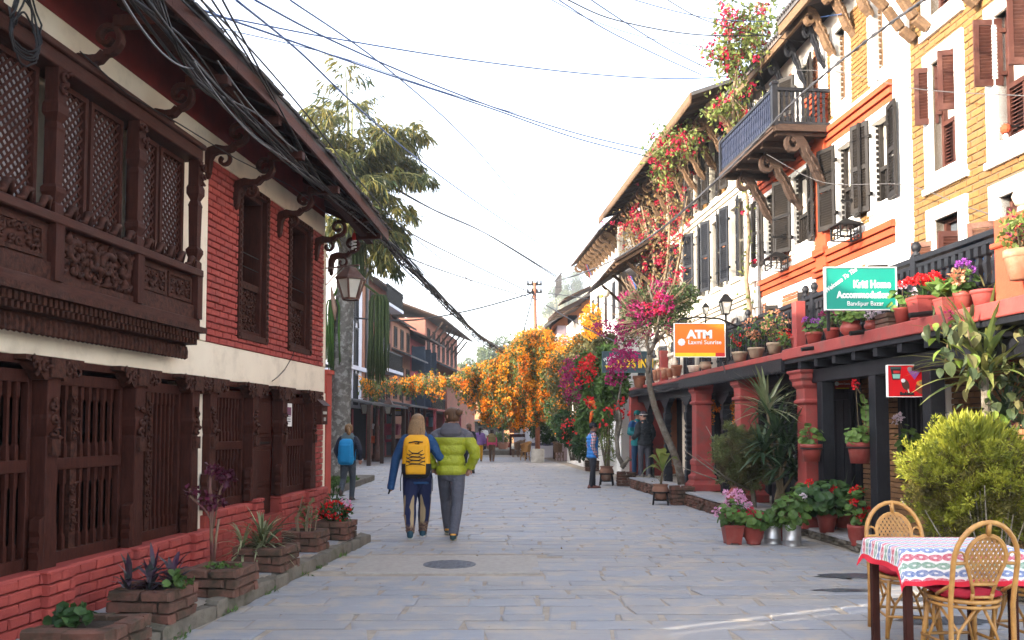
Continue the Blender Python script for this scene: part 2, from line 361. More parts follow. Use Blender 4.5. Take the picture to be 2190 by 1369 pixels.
# left raised walk with kerb stones
def KX(y): return -3.14+.1*y
mb=MB(); mb.add([(-4.2,-1,.112),(KX(-1)-.1,-1,.112),(KX(11.9)-.1,11.9,.112),(-2.9,12.6,.112),(-4.2,12.6,.112)],[(0,1,2,3,4)])
walk=solo(mb,'footpath',MT['grout'],(0,0,0),kind='structure')
st2=[brick_mesh('path_slab',MT['stone'],.06,.04,s+40,True) for s in range(4)]
y=3.2
while y<11.9:
    h=rnd.uniform(.45,.8); x=KX(y)-.12
    for k in range(2):
        wd=rnd.uniform(.4,.55); inst('path_slab',rnd.choice(st2)[0],walk,T(x-wd/2,y+h/2,.105)@RZ(.1+rnd.uniform(-.02,.02))@SC(wd-.02,h-.02,.03)); x-=wd
    y+=h
kb=[brick_mesh('kerb_stone',MT['kerb'],.16,.09,s+60,True) for s in range(5)]
y=3.0
while y<11.75:
    l=rnd.uniform(.28,.6); c=y+l/2
    inst('kerb_stone',rnd.choice(kb)[0],walk,T(KX(c)-.055+rnd.uniform(-.012,.012),c,.052+rnd.uniform(-.008,.006))@RZ(.0-.0997+rnd.uniform(-.05,.05))@SC(.13,l-.006,.14)); y+=l
# ================================================================ left house
lu=lambda px,n=0,py=850:LF.u(px,n,py)
U0,U1=lu(692,0,800),-5.2*1.0055          # far corner, near end (u grows towards the camera)
HL=thing('red_brick_house','red brick house with dark carved wooden windows and deep tiled eaves','house',LF.base((U0+U1)/2,0,.11))
def LB(): return MB(LF.M)
drop=lambda u: .030*max(0,(U0+4.6)-u)**1.5
Zl=2.07; Zb=2.45; Zt=4.40
uP0,uP1=lu(436),lu(407)                  # cream pilaster between the brick bay and the timber bay
uw=[(lu(567),lu(503)),(lu(661),lu(612))]
zw=(LF.z(567,738),LF.z(567,420))
def grid_wall(mb,u0,u1,z0,z1,n0,n1,holes):
    us=sorted({u0,u1,*[x for h in holes for x in h[:2] if u0<x<u1]}); zs=sorted({z0,z1,*[x for h in holes for x in h[2:] if z0<x<z1]})
    for a,b in zip(us,us[1:]):
        for c,d in zip(zs,zs[1:]):
            m,k=(a+b)/2,(c+d)/2
            if not any(h[0]<m<h[1] and h[2]<k<h[3] for h in holes): mb.box(a,b,n0,n1,c,d)
def lay_bricks(fr,u0,u1,z0,z1,n,L,H,dep,holes=(),joint=.012,jn=.004):
    """placements (M) of courses of bricks on a wall face at distance n"""
    out=[]; z=z0; row=0
    while z<z1-.02:
        h=min(H,z1-z); x=u0-(L*.5 if row%2 else 0)-rnd.random()*.02
        while x<u1:
            a,b=max(x,u0),min(x+L,u1); x+=L
            segs=[(a,b)]
            for hh in holes:
                if hh[2]<z+h*.5<hh[3]:
                    ns=[]
                    for p,q in segs:
                        if q<=hh[0] or p>=hh[1]: ns.append((p,q))
                        else:
                            if p<hh[0]: ns.append((p,hh[0]))
                            if q>hh[1]: ns.append((hh[1],q))
                    segs=ns
            for p,q in segs:
                if q-p>.03:
                    out.append(fr.M@T((p+q)/2,n-dep/2+rnd.uniform(-jn,jn),z+h/2)@RY(rnd.uniform(-.014,.014))@SC(q-p-joint,dep,h-joint))
        z+=H; row+=1
    return out
def put_bricks(pl,var,parent,cap,name='brick'):
    pl.sort(key=lambda M:(M.translation-Vector((0,0,HC))).length)
    rest=MB()
    for i,M in enumerate(pl):
        v=var[i%len(var)] if False else rnd.choice(var)
        if i<cap: inst(name,v[0],parent,M)
        else: rest.add(v[1],v[2],M)
    if rest.v: part(rest,name,var[0][0].materials[0],parent,kind='stuff')
RB=[brick_mesh('brick',MT['red'],.09,.10,s) for s in range(8)]
# walls
mb=LB(); mb.cur=0
grid_wall(mb,U0+.06,uP0,Zb,Zt,-.28,-.02,[(a,b,*zw) for a,b in uw])          # mortar bed behind upper bricks
mb.box(U0,U1,-.25,.10,.05,.50); mb.box(U0+.1,lu(590),-.25,.06,.50,.66); mb.box(lu(541),lu(430),-.25,.06,.50,.66)
part(mb,'wall_backing',MT['redmortar'],HL)
mb=LB()
mb.box(U0-.06,U1,-.25,.0,Zl,Zb)                         # floor band
mb.box(uP0,uP1,-.24,.012,.5,Zl-.002); mb.box(uP0,uP1,-.24,.012,Zb+.002,4.44)
mb.box(U0,U1,-.26,.003,Zt+.002,4.68); mb.box(uP1+.002,U1,-.3,-.02,Zb+.002,Zt)
mb.box(U0-.06,U0+.04,-.25,.014,.12,Zl-.002); mb.box(U0-.05,U0+.06,-.25,.012,Zb+.002,Zt)
part(mb,'plaster_band',MT['cream'],HL,bev=.008)
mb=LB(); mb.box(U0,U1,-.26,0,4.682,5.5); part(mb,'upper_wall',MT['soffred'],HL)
mb=LB(); D=5.2
mb.box(U0-.05,U0+.2,-D,-.30,.1,5.4); mb.box(U1-.2,U1,-D,-.30,.1,5.4); mb.box(U0+.2,U1-.2,-D,-D+.2,.1,5.4)
part(mb,'side_wall',MT['red'],HL)
mb=LB(); mb.box(U0+.2,U1-.2,-D+.2,-.3,2.2,2.36); mb.box(U0+.2,U1-.2,-D+.2,-.3,.1,.2); mb.box(U0+.2,U1-.2,-2.6,-2.5,.2,2.2)
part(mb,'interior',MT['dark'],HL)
# bricks
pl=lay_bricks(LF,U0+.06,uP0,Zb,Zt,.012,.205,.072,.05,[(a,b,*zw) for a,b in uw])
base=[]
base+=lay_bricks(LF,uP0,U1,.11,.52,.145,.23,.083,.05)
base+=lay_bricks(LF,lu(541),uP0,.11,.70,.105,.22,.083,.05)
base+=lay_bricks(LF,U0+.03,lu(590),.11,.70,.105,.22,.083,.05)
piers=[lu(88),lu(277),lu(398),lu(-160)]
for p in piers: base+=lay_bricks(LF,p-.17,p+.15,.11,.53,.20,.16,.083,.07)
base+=lay_bricks(LF,lu(541),lu(541)+.22,.11,.74,.16,.22,.083,.07); base+=lay_bricks(LF,lu(662),lu(640),.11,.72,.15,.2,.083,.06)
base+=lay_bricks(LF,U0+.05,lu(664),.70,Zl,.02,.21,.083,.05)
put_bricks(pl+base,RB,HL,300)
mb=LB()
mb.box(uP0,U1,-.2,.13,.503,.53)
for p in piers: mb.box(p-.165,p+.145,.02,.195,.505,.537)
mb.box(lu(541),uP0,-.2,.095,.662,.70); mb.box(U0+.03,lu(590),-.2,.095,.662,.70); mb.box(lu(541)+.003,lu(541)+.215,.0,.155,.70,.738)
part(mb,'sill_ledge',MT['red'],HL,bev=.012)
# carved relief helper
def relief(mb,u0,u1,z0,z1,n,cell=.12,r=.013,seed=0):
    q=random.Random(seed); nu=max(1,round((u1-u0)/cell)); nz=max(1,round((z1-z0)/cell)); cu=(u1-u0)/nu; cz=(z1-z0)/nz
    mb.smooth=True
    for i in range(nu):
        for k in range(nz):
            c=(u0+(i+.5)*cu+q.uniform(-.1,.1)*cu,z0+(k+.5)*cz+q.uniform(-.1,.1)*cz); s=min(cu,cz)*.52*q.uniform(.85,1.1); h=q.choice((-1,1)); a0=q.uniform(0,6.3); pts=[];rr=[]
            for t in range(11):
                f=t/10; a=a0+h*f*5.6; R_=s*(1.0-.85*f)
                pts.append((c[0]+R_*math.cos(a),n+.004+.012*f,c[1]+R_*math.sin(a)*cz/cu*min(1,cu/cz))); rr.append(r*(1.15-.5*f))
            mb.tube(pts,rr,5)
            a=q.uniform(0,6.3); mb.tube([(c[0]+cu*.2*math.cos(a),n,c[1]+cz*.2*math.sin(a)),(c[0]+cu*.6*math.cos(a),n+.016,c[1]+cz*.6*math.sin(a)),(c[0]+cu*.75*math.cos(a+.5),n,c[1]+cz*.75*math.sin(a+.5))],[r*.5,r*1.3,r*.3],5)
    mb.smooth=False
# small upper windows
def left_window(k,u0,u1):
    z0,z1=zw; mb=LB()
    for t,(nn,ws) in enumerate(((.03,.075),(-.03,.125))):
        b=-.26 if t else -.05
        mb.box(u0+(.07 if t else 0),u0+ws,b,nn,z0+(.07 if t else 0),z1-(.07 if t else 0)); mb.box(u1-ws,u1-(.07 if t else 0),b,nn,z0+(.07 if t else 0),z1-(.07 if t else 0))
        mb.box(u0+ws,u1-ws,b,nn,z1-ws,z1-(.07 if t else 0)); mb.box(u0+ws,u1-ws,b,nn,z0+(.07 if t else 0),z0+ws)
    wd=part(mb,'window',MT['wood'],HL,bev=.006)
    mb=LB(); nb=26
    for i in range(nb):
        z=z0+.05+(z1-z0-.1)*i/(nb-1)
        for uu in (u0+.036,u1-.036): mb.box(uu-.022,uu+.022,.03,.042,z-.02,z+.02,)
    for i in range(8):
        uu=u0+.1+(u1-u0-.2)*i/7; mb.box(uu-.02,uu+.02,.03,.042,z1-.056,z1-.02)
    part(mb,'carved_border',MT['carve'],wd)
    a,b=u0+.125,u1-.125; zm=z0+(z1-z0)*.36
    mb=LB(); mb.box(a,b,-.12,-.05,zm-.04,zm+.04); mb.box(a,b,-.13,-.10,z0+.12,zm-.04); relief(mb,a+.01,b-.01,z0+.13,zm-.05,-.098,.09,.014,k+3)
    part(mb,'lattice_panel',MT['carve'],wd)
    for zz in (zm+.22,zm+.38):
        mb=LB(); mb.tube([(a,-.06,zz),(b,-.06,zz)],.007,5); part(mb,'rod',MT['iron'],wd)
    mb=LB(); M0=LF.M@T(b-.01,-.14,0)@RZ(R(180+55 if k==0 else 180+14)); mb.M=M0
    ww=(b-a)*.98
    mb.box(0,ww,-.02,.02,zm+.05,z1-.13); mb.box(.05,ww-.05,.02,.03,zm+.2,zm+.5); mb.box(.05,ww-.05,.02,.03,zm+.56,z1-.2)
    part(mb,'casement',MT['wood'],wd)
    mb=LB(); mb.box(a-.02,b+.02,-.9,-.88,z0,z1); part(mb,'room_shade_sheet',MT['dark'],wd)  # black sheet stands in for the shade of the room behind
for k,(a,b) in enumerate(uw): left_window(k,a,b)
# timber bay upstairs
NB=.26
ub0=lu(428,NB,430); zc0=LF.z(425,752,.1); zr=LF.z(416,575,NB); zr_n=LF.z(10,432,NB); ztop=LF.z(424,318,NB)
zap=LF.z(425,700,NB)
bay=None
mb=LB()
mb.box(ub0,U1,-.02,NB-.03,zap,zr-.02)                    # apron backing
mb.box(ub0-.01,U1,0,NB+.02,zap-.005,zap+.07); mb.box(ub0-.015,U1,0,NB+.045,zr-.07,zr); mb.box(ub0-.01,U1,.02,NB+.02,ztop-.11,ztop)
mb.box(ub0-.02,U1,0,NB+.05,ztop,ztop+.05)
bay=part(mb,'bay_window',MT['woodh'],HL,bev=.008)
# carved cornice under the bay
mb=LB(); mb.box(ub0-.05,U1,0,NB+.07,zap-.06,zap-.008); mb.box(ub0-.03,U1,0,NB-.02,zap-.17,zap-.06); mb.box(ub0-.01,U1,0,.14,zc0,zap-.17)
u=ub0
while u<U1:
    mb.box(u,u+.035,NB-.02,NB+.02,zap-.12,zap-.062); mb.box(u+.02,u+.045,NB-.02,NB+.005,zap-.168,zap-.125)
    mb.lathe([(.001,-.075),(.026,-.06),(.03,0),(.02,.05)],6,(u+.03,.15,zap-.24)); u+=.06
part(mb,'carved_cornice',MT['carve'],bay)
pA=[lu(296,NB,500),lu(120,NB,500),lu(-130,NB,500)]
edges=[ub0+.035]+pA
for p in edges:
    mb=LB(); w2=.05
    mb.box(p-.05,p+.05,.1,NB+.035,zap+.07,zr-.07)
    mb.sq([(.05,zr),(.05,zr+.07),(.035,zr+.09),(.06,zr+.16),(.06,zr+.19),(.04,zr+.22),(.046,zr+.6),(.05,ztop-.55),(.035,ztop-.5),(.062,ztop-.44),(.062,ztop-.38),(.05,ztop-.35),(.05,ztop-.11)],(p,NB-.03,0))
    relief(mb,p-.055,p+.055,ztop-.33,ztop-.12,NB+.03,.09,.014,int(p*99)%50)
    part(mb,'bay_post',MT['wood'],bay)
for k,(a,b) in enumerate(zip(edges,edges[1:])):
    a+=.055;b-=.055; big=k==1
    # carved apron panel
    mb=LB(); z0,z1=zap+.1,zr-.1
    if big:
        relief(mb,a+.02,b-.02,z0+.04,z1,NB-.03,.10,.024,11); relief(mb,a+.05,b-.05,z0+.08,z1-.04,NB-.015,.2,.03,17); mb.box(a,b,NB-.03,NB,z0-.03,z0+.02)
    else:
        m=(a+b)/2; h0=z0+(z1-z0)*.42
        for (c,d) in (((a+.02,m-.02),(m+.02,b-.02)) if k==0 else ((a+.05,b-.05),)):
            mb.box(c,d,NB-.03,NB-.012,h0-.03,h0); mb.box(c,d,NB-.03,NB-.012,z1-.03,z1); mb.box(c,c+.03,NB-.03,NB-.012,h0,z1-.03); mb.box(d-.03,d,NB-.03,NB-.012,h0,z1-.03)
            relief(mb,c+.035,d-.035,h0+.01,z1-.035,NB-.03,.085,.014,k*7+3)
        mb.box(a,b,NB-.03,NB+.004,z0-.03,h0-.05)
    part(mb,'carved_panel',MT['carve'],bay)
    # lattice: two leaves with diagonal strips
    m=(a+b)/2; zl0,zl1=zr+.02,ztop-.13
    for (c,d) in ((a+.015,m-.02),(m+.02,b-.015)):
        mb=LB(); n0=NB-.14; fw=.038
        mb.box(c,c+fw,n0-.02,n0+.03,zl0,zl1); mb.box(d-fw,d,n0-.02,n0+.03,zl0,zl1); mb.box(c+fw,d-fw,n0-.02,n0+.03,zl1-fw,zl1); mb.box(c+fw,d-fw,n0-.02,n0+.03,zl0,zl0+fw)
        lf=part(mb,'lattice_frame',MT['wood'],bay)
        mb=LB(); cw,ch=d-c-2*fw,zl1-zl0-2*fw; sp=.052; mm=.009
        for sg in (1,-1):
            s=-ch
            while s<cw:
                # strip from (s,0) to (s+ch,ch), clipped to the frame
                x0=max(0,s); y0=x0-s; x1=min(cw,s+ch); y1=x1-s
                if y1-y0>.02:
                    if sg>0: p,q=(c+fw+x0,n0,zl0+fw+y0),(c+fw+x1,n0,zl0+fw+y1)
                    else: p,q=(d-fw-x0,n0+.008,zl0+fw+y0),(d-fw-x1,n0+.008,zl0+fw+y1)
                    mb.bar(p,q,.008,mm*2,(0,1,0)) if False else mb.bar(p,q,mm*2,.008,(0,1,0))
                s+=sp*1.414
        part(mb,'lattice',MT['wood'],bay,kind='stuff')
        mb=LB(); mb.box(c+.02,d-.02,n0-.035,n0-.028,zl0,zl1); part(mb,'pane',MT['palepane'] if 'palepane' in MT else MT.setdefault('palepane',mat('painted_sky_pane',(.78,.80,.84),(.10,.09,.09),1.6,.15,spec=.8)),bay)  # bright patches paint the sky's reflection into the pane colour
    # wavy carved crest at the foot of the lattice
    mb=LB(); mb.smooth=True
    for i in range(5):
        t=(i+.5)/5; cc=a+(b-a)*t; s=.06+.025*(1-abs(t-.5)*2)
        mb.tube([(cc-.09,NB-.03,zr+.02),(cc-.05,NB,zr+.03+s),(cc,NB+.01,zr+.03+s*.8),(cc+.03,NB+.01,zr+.02),(cc+.08,NB,zr+.02)],[.02,.032,.03,.026,.012],6)
    mb.smooth=False
    part(mb,'carved_crest',MT['carve'],bay)
# ground floor posts, screens, door
pg=[lu(-160),lu(88),lu(277),lu(399)]; pr=[lu(438),lu(530),lu(594),lu(658)]
def lpost(u,zb):
    mb=LB(); h=.075
    mb.sq([(h,zb),(h,zb+.28),(h*.93,zb+.33),(h*.9,Zl-.62),(h*.8,Zl-.58),(h*1.05,Zl-.5),(h*1.05,Zl-.45),(h*.95,Zl-.42),(h*1.02,Zl-.13)],(u,.03,0))
    p=part(mb,'post',MT['wood'],HL,bev=.006)
    mb=LB(); relief(mb,u-.07,u+.07,Zl-.6,Zl-.32,.105,.1,.016,int(abs(u)*31)%90)
    mb.box(u-.05,u+.05,.10,.13,Zl-.72,Zl-.6); part(mb,'carved_capital',MT['carve'],p)
    # swooping bracket cap
    mb=LB(); q=[(-.34,Zl),(-.34,Zl-.035),(-.27,Zl-.045),(-.2,Zl-.10),(-.13,Zl-.17),(-.09,Zl-.17),(-.085,Zl-.14),(.085,Zl-.14),(.09,Zl-.17),(.13,Zl-.17),(.2,Zl-.10),(.27,Zl-.045),(.34,Zl-.035),(.34,Zl)]
    mb.prism([(u+a,b) for a,b in q],.0,.115,lambda a,b,c:(a,c,b)); relief(mb,u-.30,u-.09,Zl-.14,Zl-.02,.115,.1,.015,4); relief(mb,u+.09,u+.30,Zl-.14,Zl-.02,.115,.1,.015,9); mb.box(u-.085,u+.085,.11,.135,Zl-.15,Zl-.002)
    part(mb,'bracket_cap',MT['carve'],p)
    mb=LB(); f=[(.0,zb),(.06,zb),(.055,zb+.08),(.07,zb+.13),(.045,zb+.16),(.06,zb+.2),(.045,zb+.24),(.06,zb+.28),(.05,zb+.36),(.0,zb+.38)]
    mb.prism([(u+h+a,b) for a,b in f],.03,.1,lambda a,b,c:(a,c,b)); part(mb,'scroll_foot',MT['wood'],p)
for u in pg: lpost(u,.535)
for u in pr: lpost(u,.72)
mb=LB(); mb.box(lu(412),U1,-.1,.02,Zl-.06,Zl-.002); mb.box(lu(664),lu(432),-.1,.02,Zl-.06,Zl-.002); part(mb,'lintel',MT['wood'],HL)
def screen(a,b,z0,nbar,ncol,k,mid=True):
    z1=Zl-.10; n0,n1=-.07,-.01; mb=LB()
    mb.box(a,a+.045,n0,n1,z0,z1); mb.box(b-.045,b,n0,n1,z0,z1); mb.box(a+.045,b-.045,n0,n1,z0,z0+.09); mb.box(a+.045,b-.045,n0,n1,z1-.09,z1)
    zm=z0+(z1-z0)*.52
    if mid: mb.box(a+.045,b-.045,n0,n1+.004,zm-.045,zm+.045)
    sc=part(mb,'window_screen',MT['wood'],HL,bev=.004)
    xs=[a+.045+(b-a-.09)*(i+1)/(nbar+1) for i in range(nbar)]
    spans=[(z0+.09,zm-.045),(zm+.045,z1-.09)] if mid else [(z0+.09,z1-.09)]
    for i,x in enumerate(xs):
        for c,d in spans:
            mb=LB()
            if i==ncol:
                mb.box(x-.04,x+.04,-.055,-.02,c,d); relief(mb,x-.03,x+.03,c+.1,d-.08,-.02,.07,.011,k+i); part(mb,'carved_strip',MT['carve'],sc)
            else:
                mb.sq([(.019,c),(.019,c+.1),(.013,c+.12),(.013,d-.12),(.019,d-.1),(.019,d)],(x,-.04,0)); part(mb,'bar',MT['wood'],sc)
    return sc
for a,b,nb_,nc,md in ((pg[1],pg[0],8,4,True),(pg[2],pg[1],8,5,True),(pg[3],pg[2],9,6,False)): screen(a+.085,b-.085,.53,nb_,nc,int(a),md)
screen(pr[1]+.08,pr[0]-.08,.70,9,99,1); screen(pr[3]+.08,pr[2]-.08,.70,8,99,2)
mb=LB(); a,b=pr[2]+.075,pr[1]-.075; zd=.30
mb.box(a,b,-.10,-.05,zd,Zl-.1)
door=part(mb,'door',MT['wood'],HL)
mb=LB(); dz=Zl-.1-zd
for (c,d) in ((.04,.30),(.33,.62),(.68,.97)):
    z0,z1=zd+dz*c,zd+dz*d; mb.box(a+.05,b-.05,-.05,-.035,z0,z1); mb.box(a+.1,b-.1,-.035,-.022,z0+.05,z1-.05)
part(mb,'door_panel',MT['wood'],door,bev=.008)
mb=LB(); mb.box(a+.06,b-.0,-.05,-.03,zd+dz*.635,zd+dz*.65); part(mb,'bolt',MT['iron'],door)
mb=LB(); uc=b-.10; mb.box(uc-.02,uc+.02,-.04,-.015,zd+dz*.75,zd+dz*.87); part(mb,'hasp',cm('nickel',(.5,.48,.44),.35,metal=.8),door)
mb=LB(); zc=zd+dz*.53; mb.box(uc-.035,uc+.035,-.03,0,zc,zc+.06); mb.tube([(uc-.022,-.015,zc+.06),(uc-.022,-.015,zc+.10),(uc,-.015,zc+.12),(uc+.022,-.015,zc+.10),(uc+.022,-.015,zc+.06)],.006,6); part(mb,'padlock',cm('brass',(.55,.42,.22),.35,metal=.7),door)
mb=LB(); mb.box(pr[2],pr[1],-.25,.06,.11,.30); part(mb,'door_step',MT['redmortar'],HL,bev=.01)
# red buttress past the corner
mb=LB(); mb.box(U0-.30,U0-.065,-.3,.03,.1,2.36); mb.box(U0-.33,U0-.05,-.3,.06,2.36,2.42); part(mb,'end_buttress',mat('orange_red_brick',(.40,.07,.045),(.33,.055,.04),4,.8,.003,40),HL)
# eaves: brackets, rafters, fascia, roof
def spiral_path(c,r0,r1,a0,turns,n=22):
    return [(c[0]+(r0+(r1-r0)*t/(n-1))*math.cos(a0+turns*2*PI*t/(n-1)),c[1]+(r0+(r1-r0)*t/(n-1))*math.sin(a0+turns*2*PI*t/(n-1))) for t in range(n)]
def scroll_bracket(mb,u,z,sc=1.0,wd=.085):
    f=lambda a,b,c:(u+c,a*sc,z+b*sc)
    p=[(.02,-.02),(.025,.06),(.03,.14),(.06,.21),(.13,.235),(.21,.225),(.28,.235),(.325,.28)]
    wv=[.07,.075,.085,.10,.09,.07,.06,.055]
    mb.ribbon(p,wv,-wd/2,wd/2,f)
    q=spiral_path((.345,.40),.125,.03,-1.75,1.25,26); mb.ribbon(q,[.052-.02*i/25 for i in range(26)],-wd/2+.008,wd/2-.008,f)
    q=spiral_path((.20,.125),.085,.025,1.75,-.95,16); mb.ribbon(q,.03,-wd/2+.012,wd/2-.012,f)
    mb.lathe([(.001,-.08),(.03,-.06),(.035,-.02),(.03,.0)],8,(u,.03*sc,z)); mb.box(u-wd/2,u+wd/2,.40*sc,.80*sc,z+.47*sc,z+.56*sc)
for px,py in ((146,194),(314,300),(445,368),(506,435),(598,496),(677,547)):
    u,z=LF.at(px,py,.03); 
    mb=LB(); scroll_bracket(mb,u,z,1.0); part(mb,'eave_bracket',MT['wood'],HL,bev=.006)
for u in (U0-.22,U1-.25):
    mb=LB(); scroll_bracket(mb,u,4.18-drop(u)*.8,1.0); part(mb,'eave_bracket',MT['wood'],HL,bev=.006)
EN,EZ=.80,4.86; RS=.47; UE0=U0-.55
US=[UE0+.001]+[U0+x for x in (.3,1.2,2.2,3.4,4.6)]+[U1]
mb=LB()
for a,b in zip(US,US[1:]): mb.bar((a,.53,4.79-drop(a)),(b,.53,4.79-drop(b)),.10,.09)
part(mb,'purlin',MT['wood'],HL)
zz=lambda n:EZ+(EN-n)*RS
u=UE0+.12
while u<U1:
    mb=LB(); mb.bar((u,-.25,zz(-.25)-.04-drop(u)),(u,EN-.03,zz(EN-.03)-.04-drop(u)),.07,.08); part(mb,'rafter',MT['wood'],HL); u+=.46
mb=LB(); u=UE0

for a,b in zip(US,US[1:]): mb.add([(a,EN,EZ-drop(a)),(b,EN,EZ-drop(b)),(b,-2.6,zz(-2.6)-drop(b)),(a,-2.6,zz(-2.6)-drop(a))],[(0,1,2,3)])
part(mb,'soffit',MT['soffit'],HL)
mb=LB(); u=UE0
while u<U1:
    l=rnd.uniform(.7,1.2); a,b=u,min(u+l,U1)-.004; mb.bar((a,EN+.015,EZ-.015-drop(a)),(b,EN+.015,EZ-.015-drop(b)),.03,.13); u+=l
part(mb,'fascia',mat('fascia_plank',(.10,.034,.022),(.055,.02,.015),5,.7,.004,30,stretch=(1,6,6)),HL)
mb=LB(); e=.05
for (n0,z0,n1,z1) in ((EN+.03,EZ+.04,-2.6,zz(-2.6)+.04),(-2.6,zz(-2.6)+.04,-D-.7,EZ+.04-.2)):
    for a,b in zip(US,US[1:]):
        da,db=drop(a),drop(b); mb.add([(a,n0,z0-da),(b,n0,z0-db),(b,n1,z1-db),(a,n1,z1-da),(a,n0,z0+e-da),(b,n0,z0+e-db),(b,n1,z1+e-db),(a,n1,z1+e-da)],[(0,3,2,1),(4,5,6,7),(0,1,5,4),(1,2,6,5),(2,3,7,6),(3,0,4,7)])
roofL=part(mb,'roof',MT['slate'],HL)
SLv=[brick_mesh('roof_tile',MT['slate'],.14,.05,s+90,True) for s in range(4)]
for r in range(3):
    u=UE0-.03
    while u<U1:
        l=rnd.uniform(.2,.34); n=EN+.05-.12-r*.2+rnd.uniform(-.025,.02)
        inst('roof_tile',rnd.choice(SLv)[0],roofL,LF.M@T(u+l/2,n,zz(n)+.115+.012*r+rnd.uniform(-.004,.008)-drop(u+l/2))@RX(-math.atan(RS)+.05)@RZ(rnd.uniform(-.03,.03))@SC(l-.006,.30,.028)); u+=l
# gable triangle at the ends
for ua,ub in ((U0-.05,U0+.2),(U1-.2,U1)):
    mb=LB(); mb.prism([(-D,5.4),(-.3,5.4),(-2.6,zz(-2.6)-.02)],ua,ub,lambda a,b,c:(c,a,b)); part(mb,'gable',MT['red'],HL)
# ================================================================ right row of houses
ru=lambda px,n=0,py=600:RF.u(px,n,py)
rz=lambda px,py,n=0:RF.z(px,py,n)
def RB_():return MB(RF.M)
NL=1.276                                   # edge of the terrace slab
ZL=rz(1672,749,NL)                         # top of the slab
def leaf(house,uh,z0,z1,w,th,far,m,n=.05,slat=.042,label=None,half=False):
    """louvred shutter leaf hinged at uh, opened by th degrees"""
    a=R(th); d=(-math.cos(a),math.sin(a)) if far else (math.cos(a),math.sin(a))
    ang=math.atan2(d[1],d[0]); M=RF.M@T(uh,n,0)@RZ(ang); fr=.055
    mb=MB(M); mb.box(0,fr,-.016,.016,z0,z1); mb.box(w-fr,w,-.016,.016,z0,z1); mb.box(fr,w-fr,-.016,.016,z0,z0+.08); mb.box(fr,w-fr,-.016,.016,z1-.07,z1)
    zm=(z0+z1)/2
    if z1-z0>.8: mb.box(fr,w-fr,-.0155,.0155,zm-.035,zm+.035)
    for zz in (z0+.18*(z1-z0),z0+.82*(z1-z0)): mb.box(-.035,.03,-.03,.03,zz-.025,zz+.025)
    o=part(mb,'shutter',m,house,label)
    mb=MB(M); z=z0+.085
    while z<z1-.075:
        if not(z1-z0>.8 and zm-.04<z+slat*.6<zm+.04): mb.add([(fr,-.013,z),(w-fr,-.013,z),(w-fr,.011,z+slat*.8),(fr,.011,z+slat*.8),(fr,-.009,z-.006),(w-fr,-.009,z-.006),(w-fr,.015,z+slat*.8-.006),(fr,.015,z+slat*.8-.006)],[(0,1,2,3),(7,6,5,4),(0,4,5,1),(3,2,6,7)])
        z+=slat
    part(mb,'slats',m,o,kind='stuff'); return o
def surround(mb,u0,u1,z0,z1,w=.12,n=.035,d=.24,arch=0):
    mb.box(u0-w,u0,-d,n,z0-w,z1+w); mb.box(u1,u1+w,-d,n,z0-w,z1+w); mb.box(u0,u1,-d,n,z0-w,z0); mb.box(u0,u1,-d,n,z1+arch,z1+w+arch)
    if arch:
        k=8; P=[(u0+(u1-u0)*i/k,z1+arch*math.sin(PI*i/k)) for i in range(k+1)]
        for (a,b),(c,e) in zip(P,P[1:]): mb.add([(a,-d,b),(c,-d,e),(c,-d,z1+arch+.002),(a,-d,z1+arch+.002),(a,n,b),(c,n,e),(c,n,z1+arch+.002),(a,n,z1+arch+.002)],[(0,1,2,3),(7,6,5,4),(0,4,5,1)])
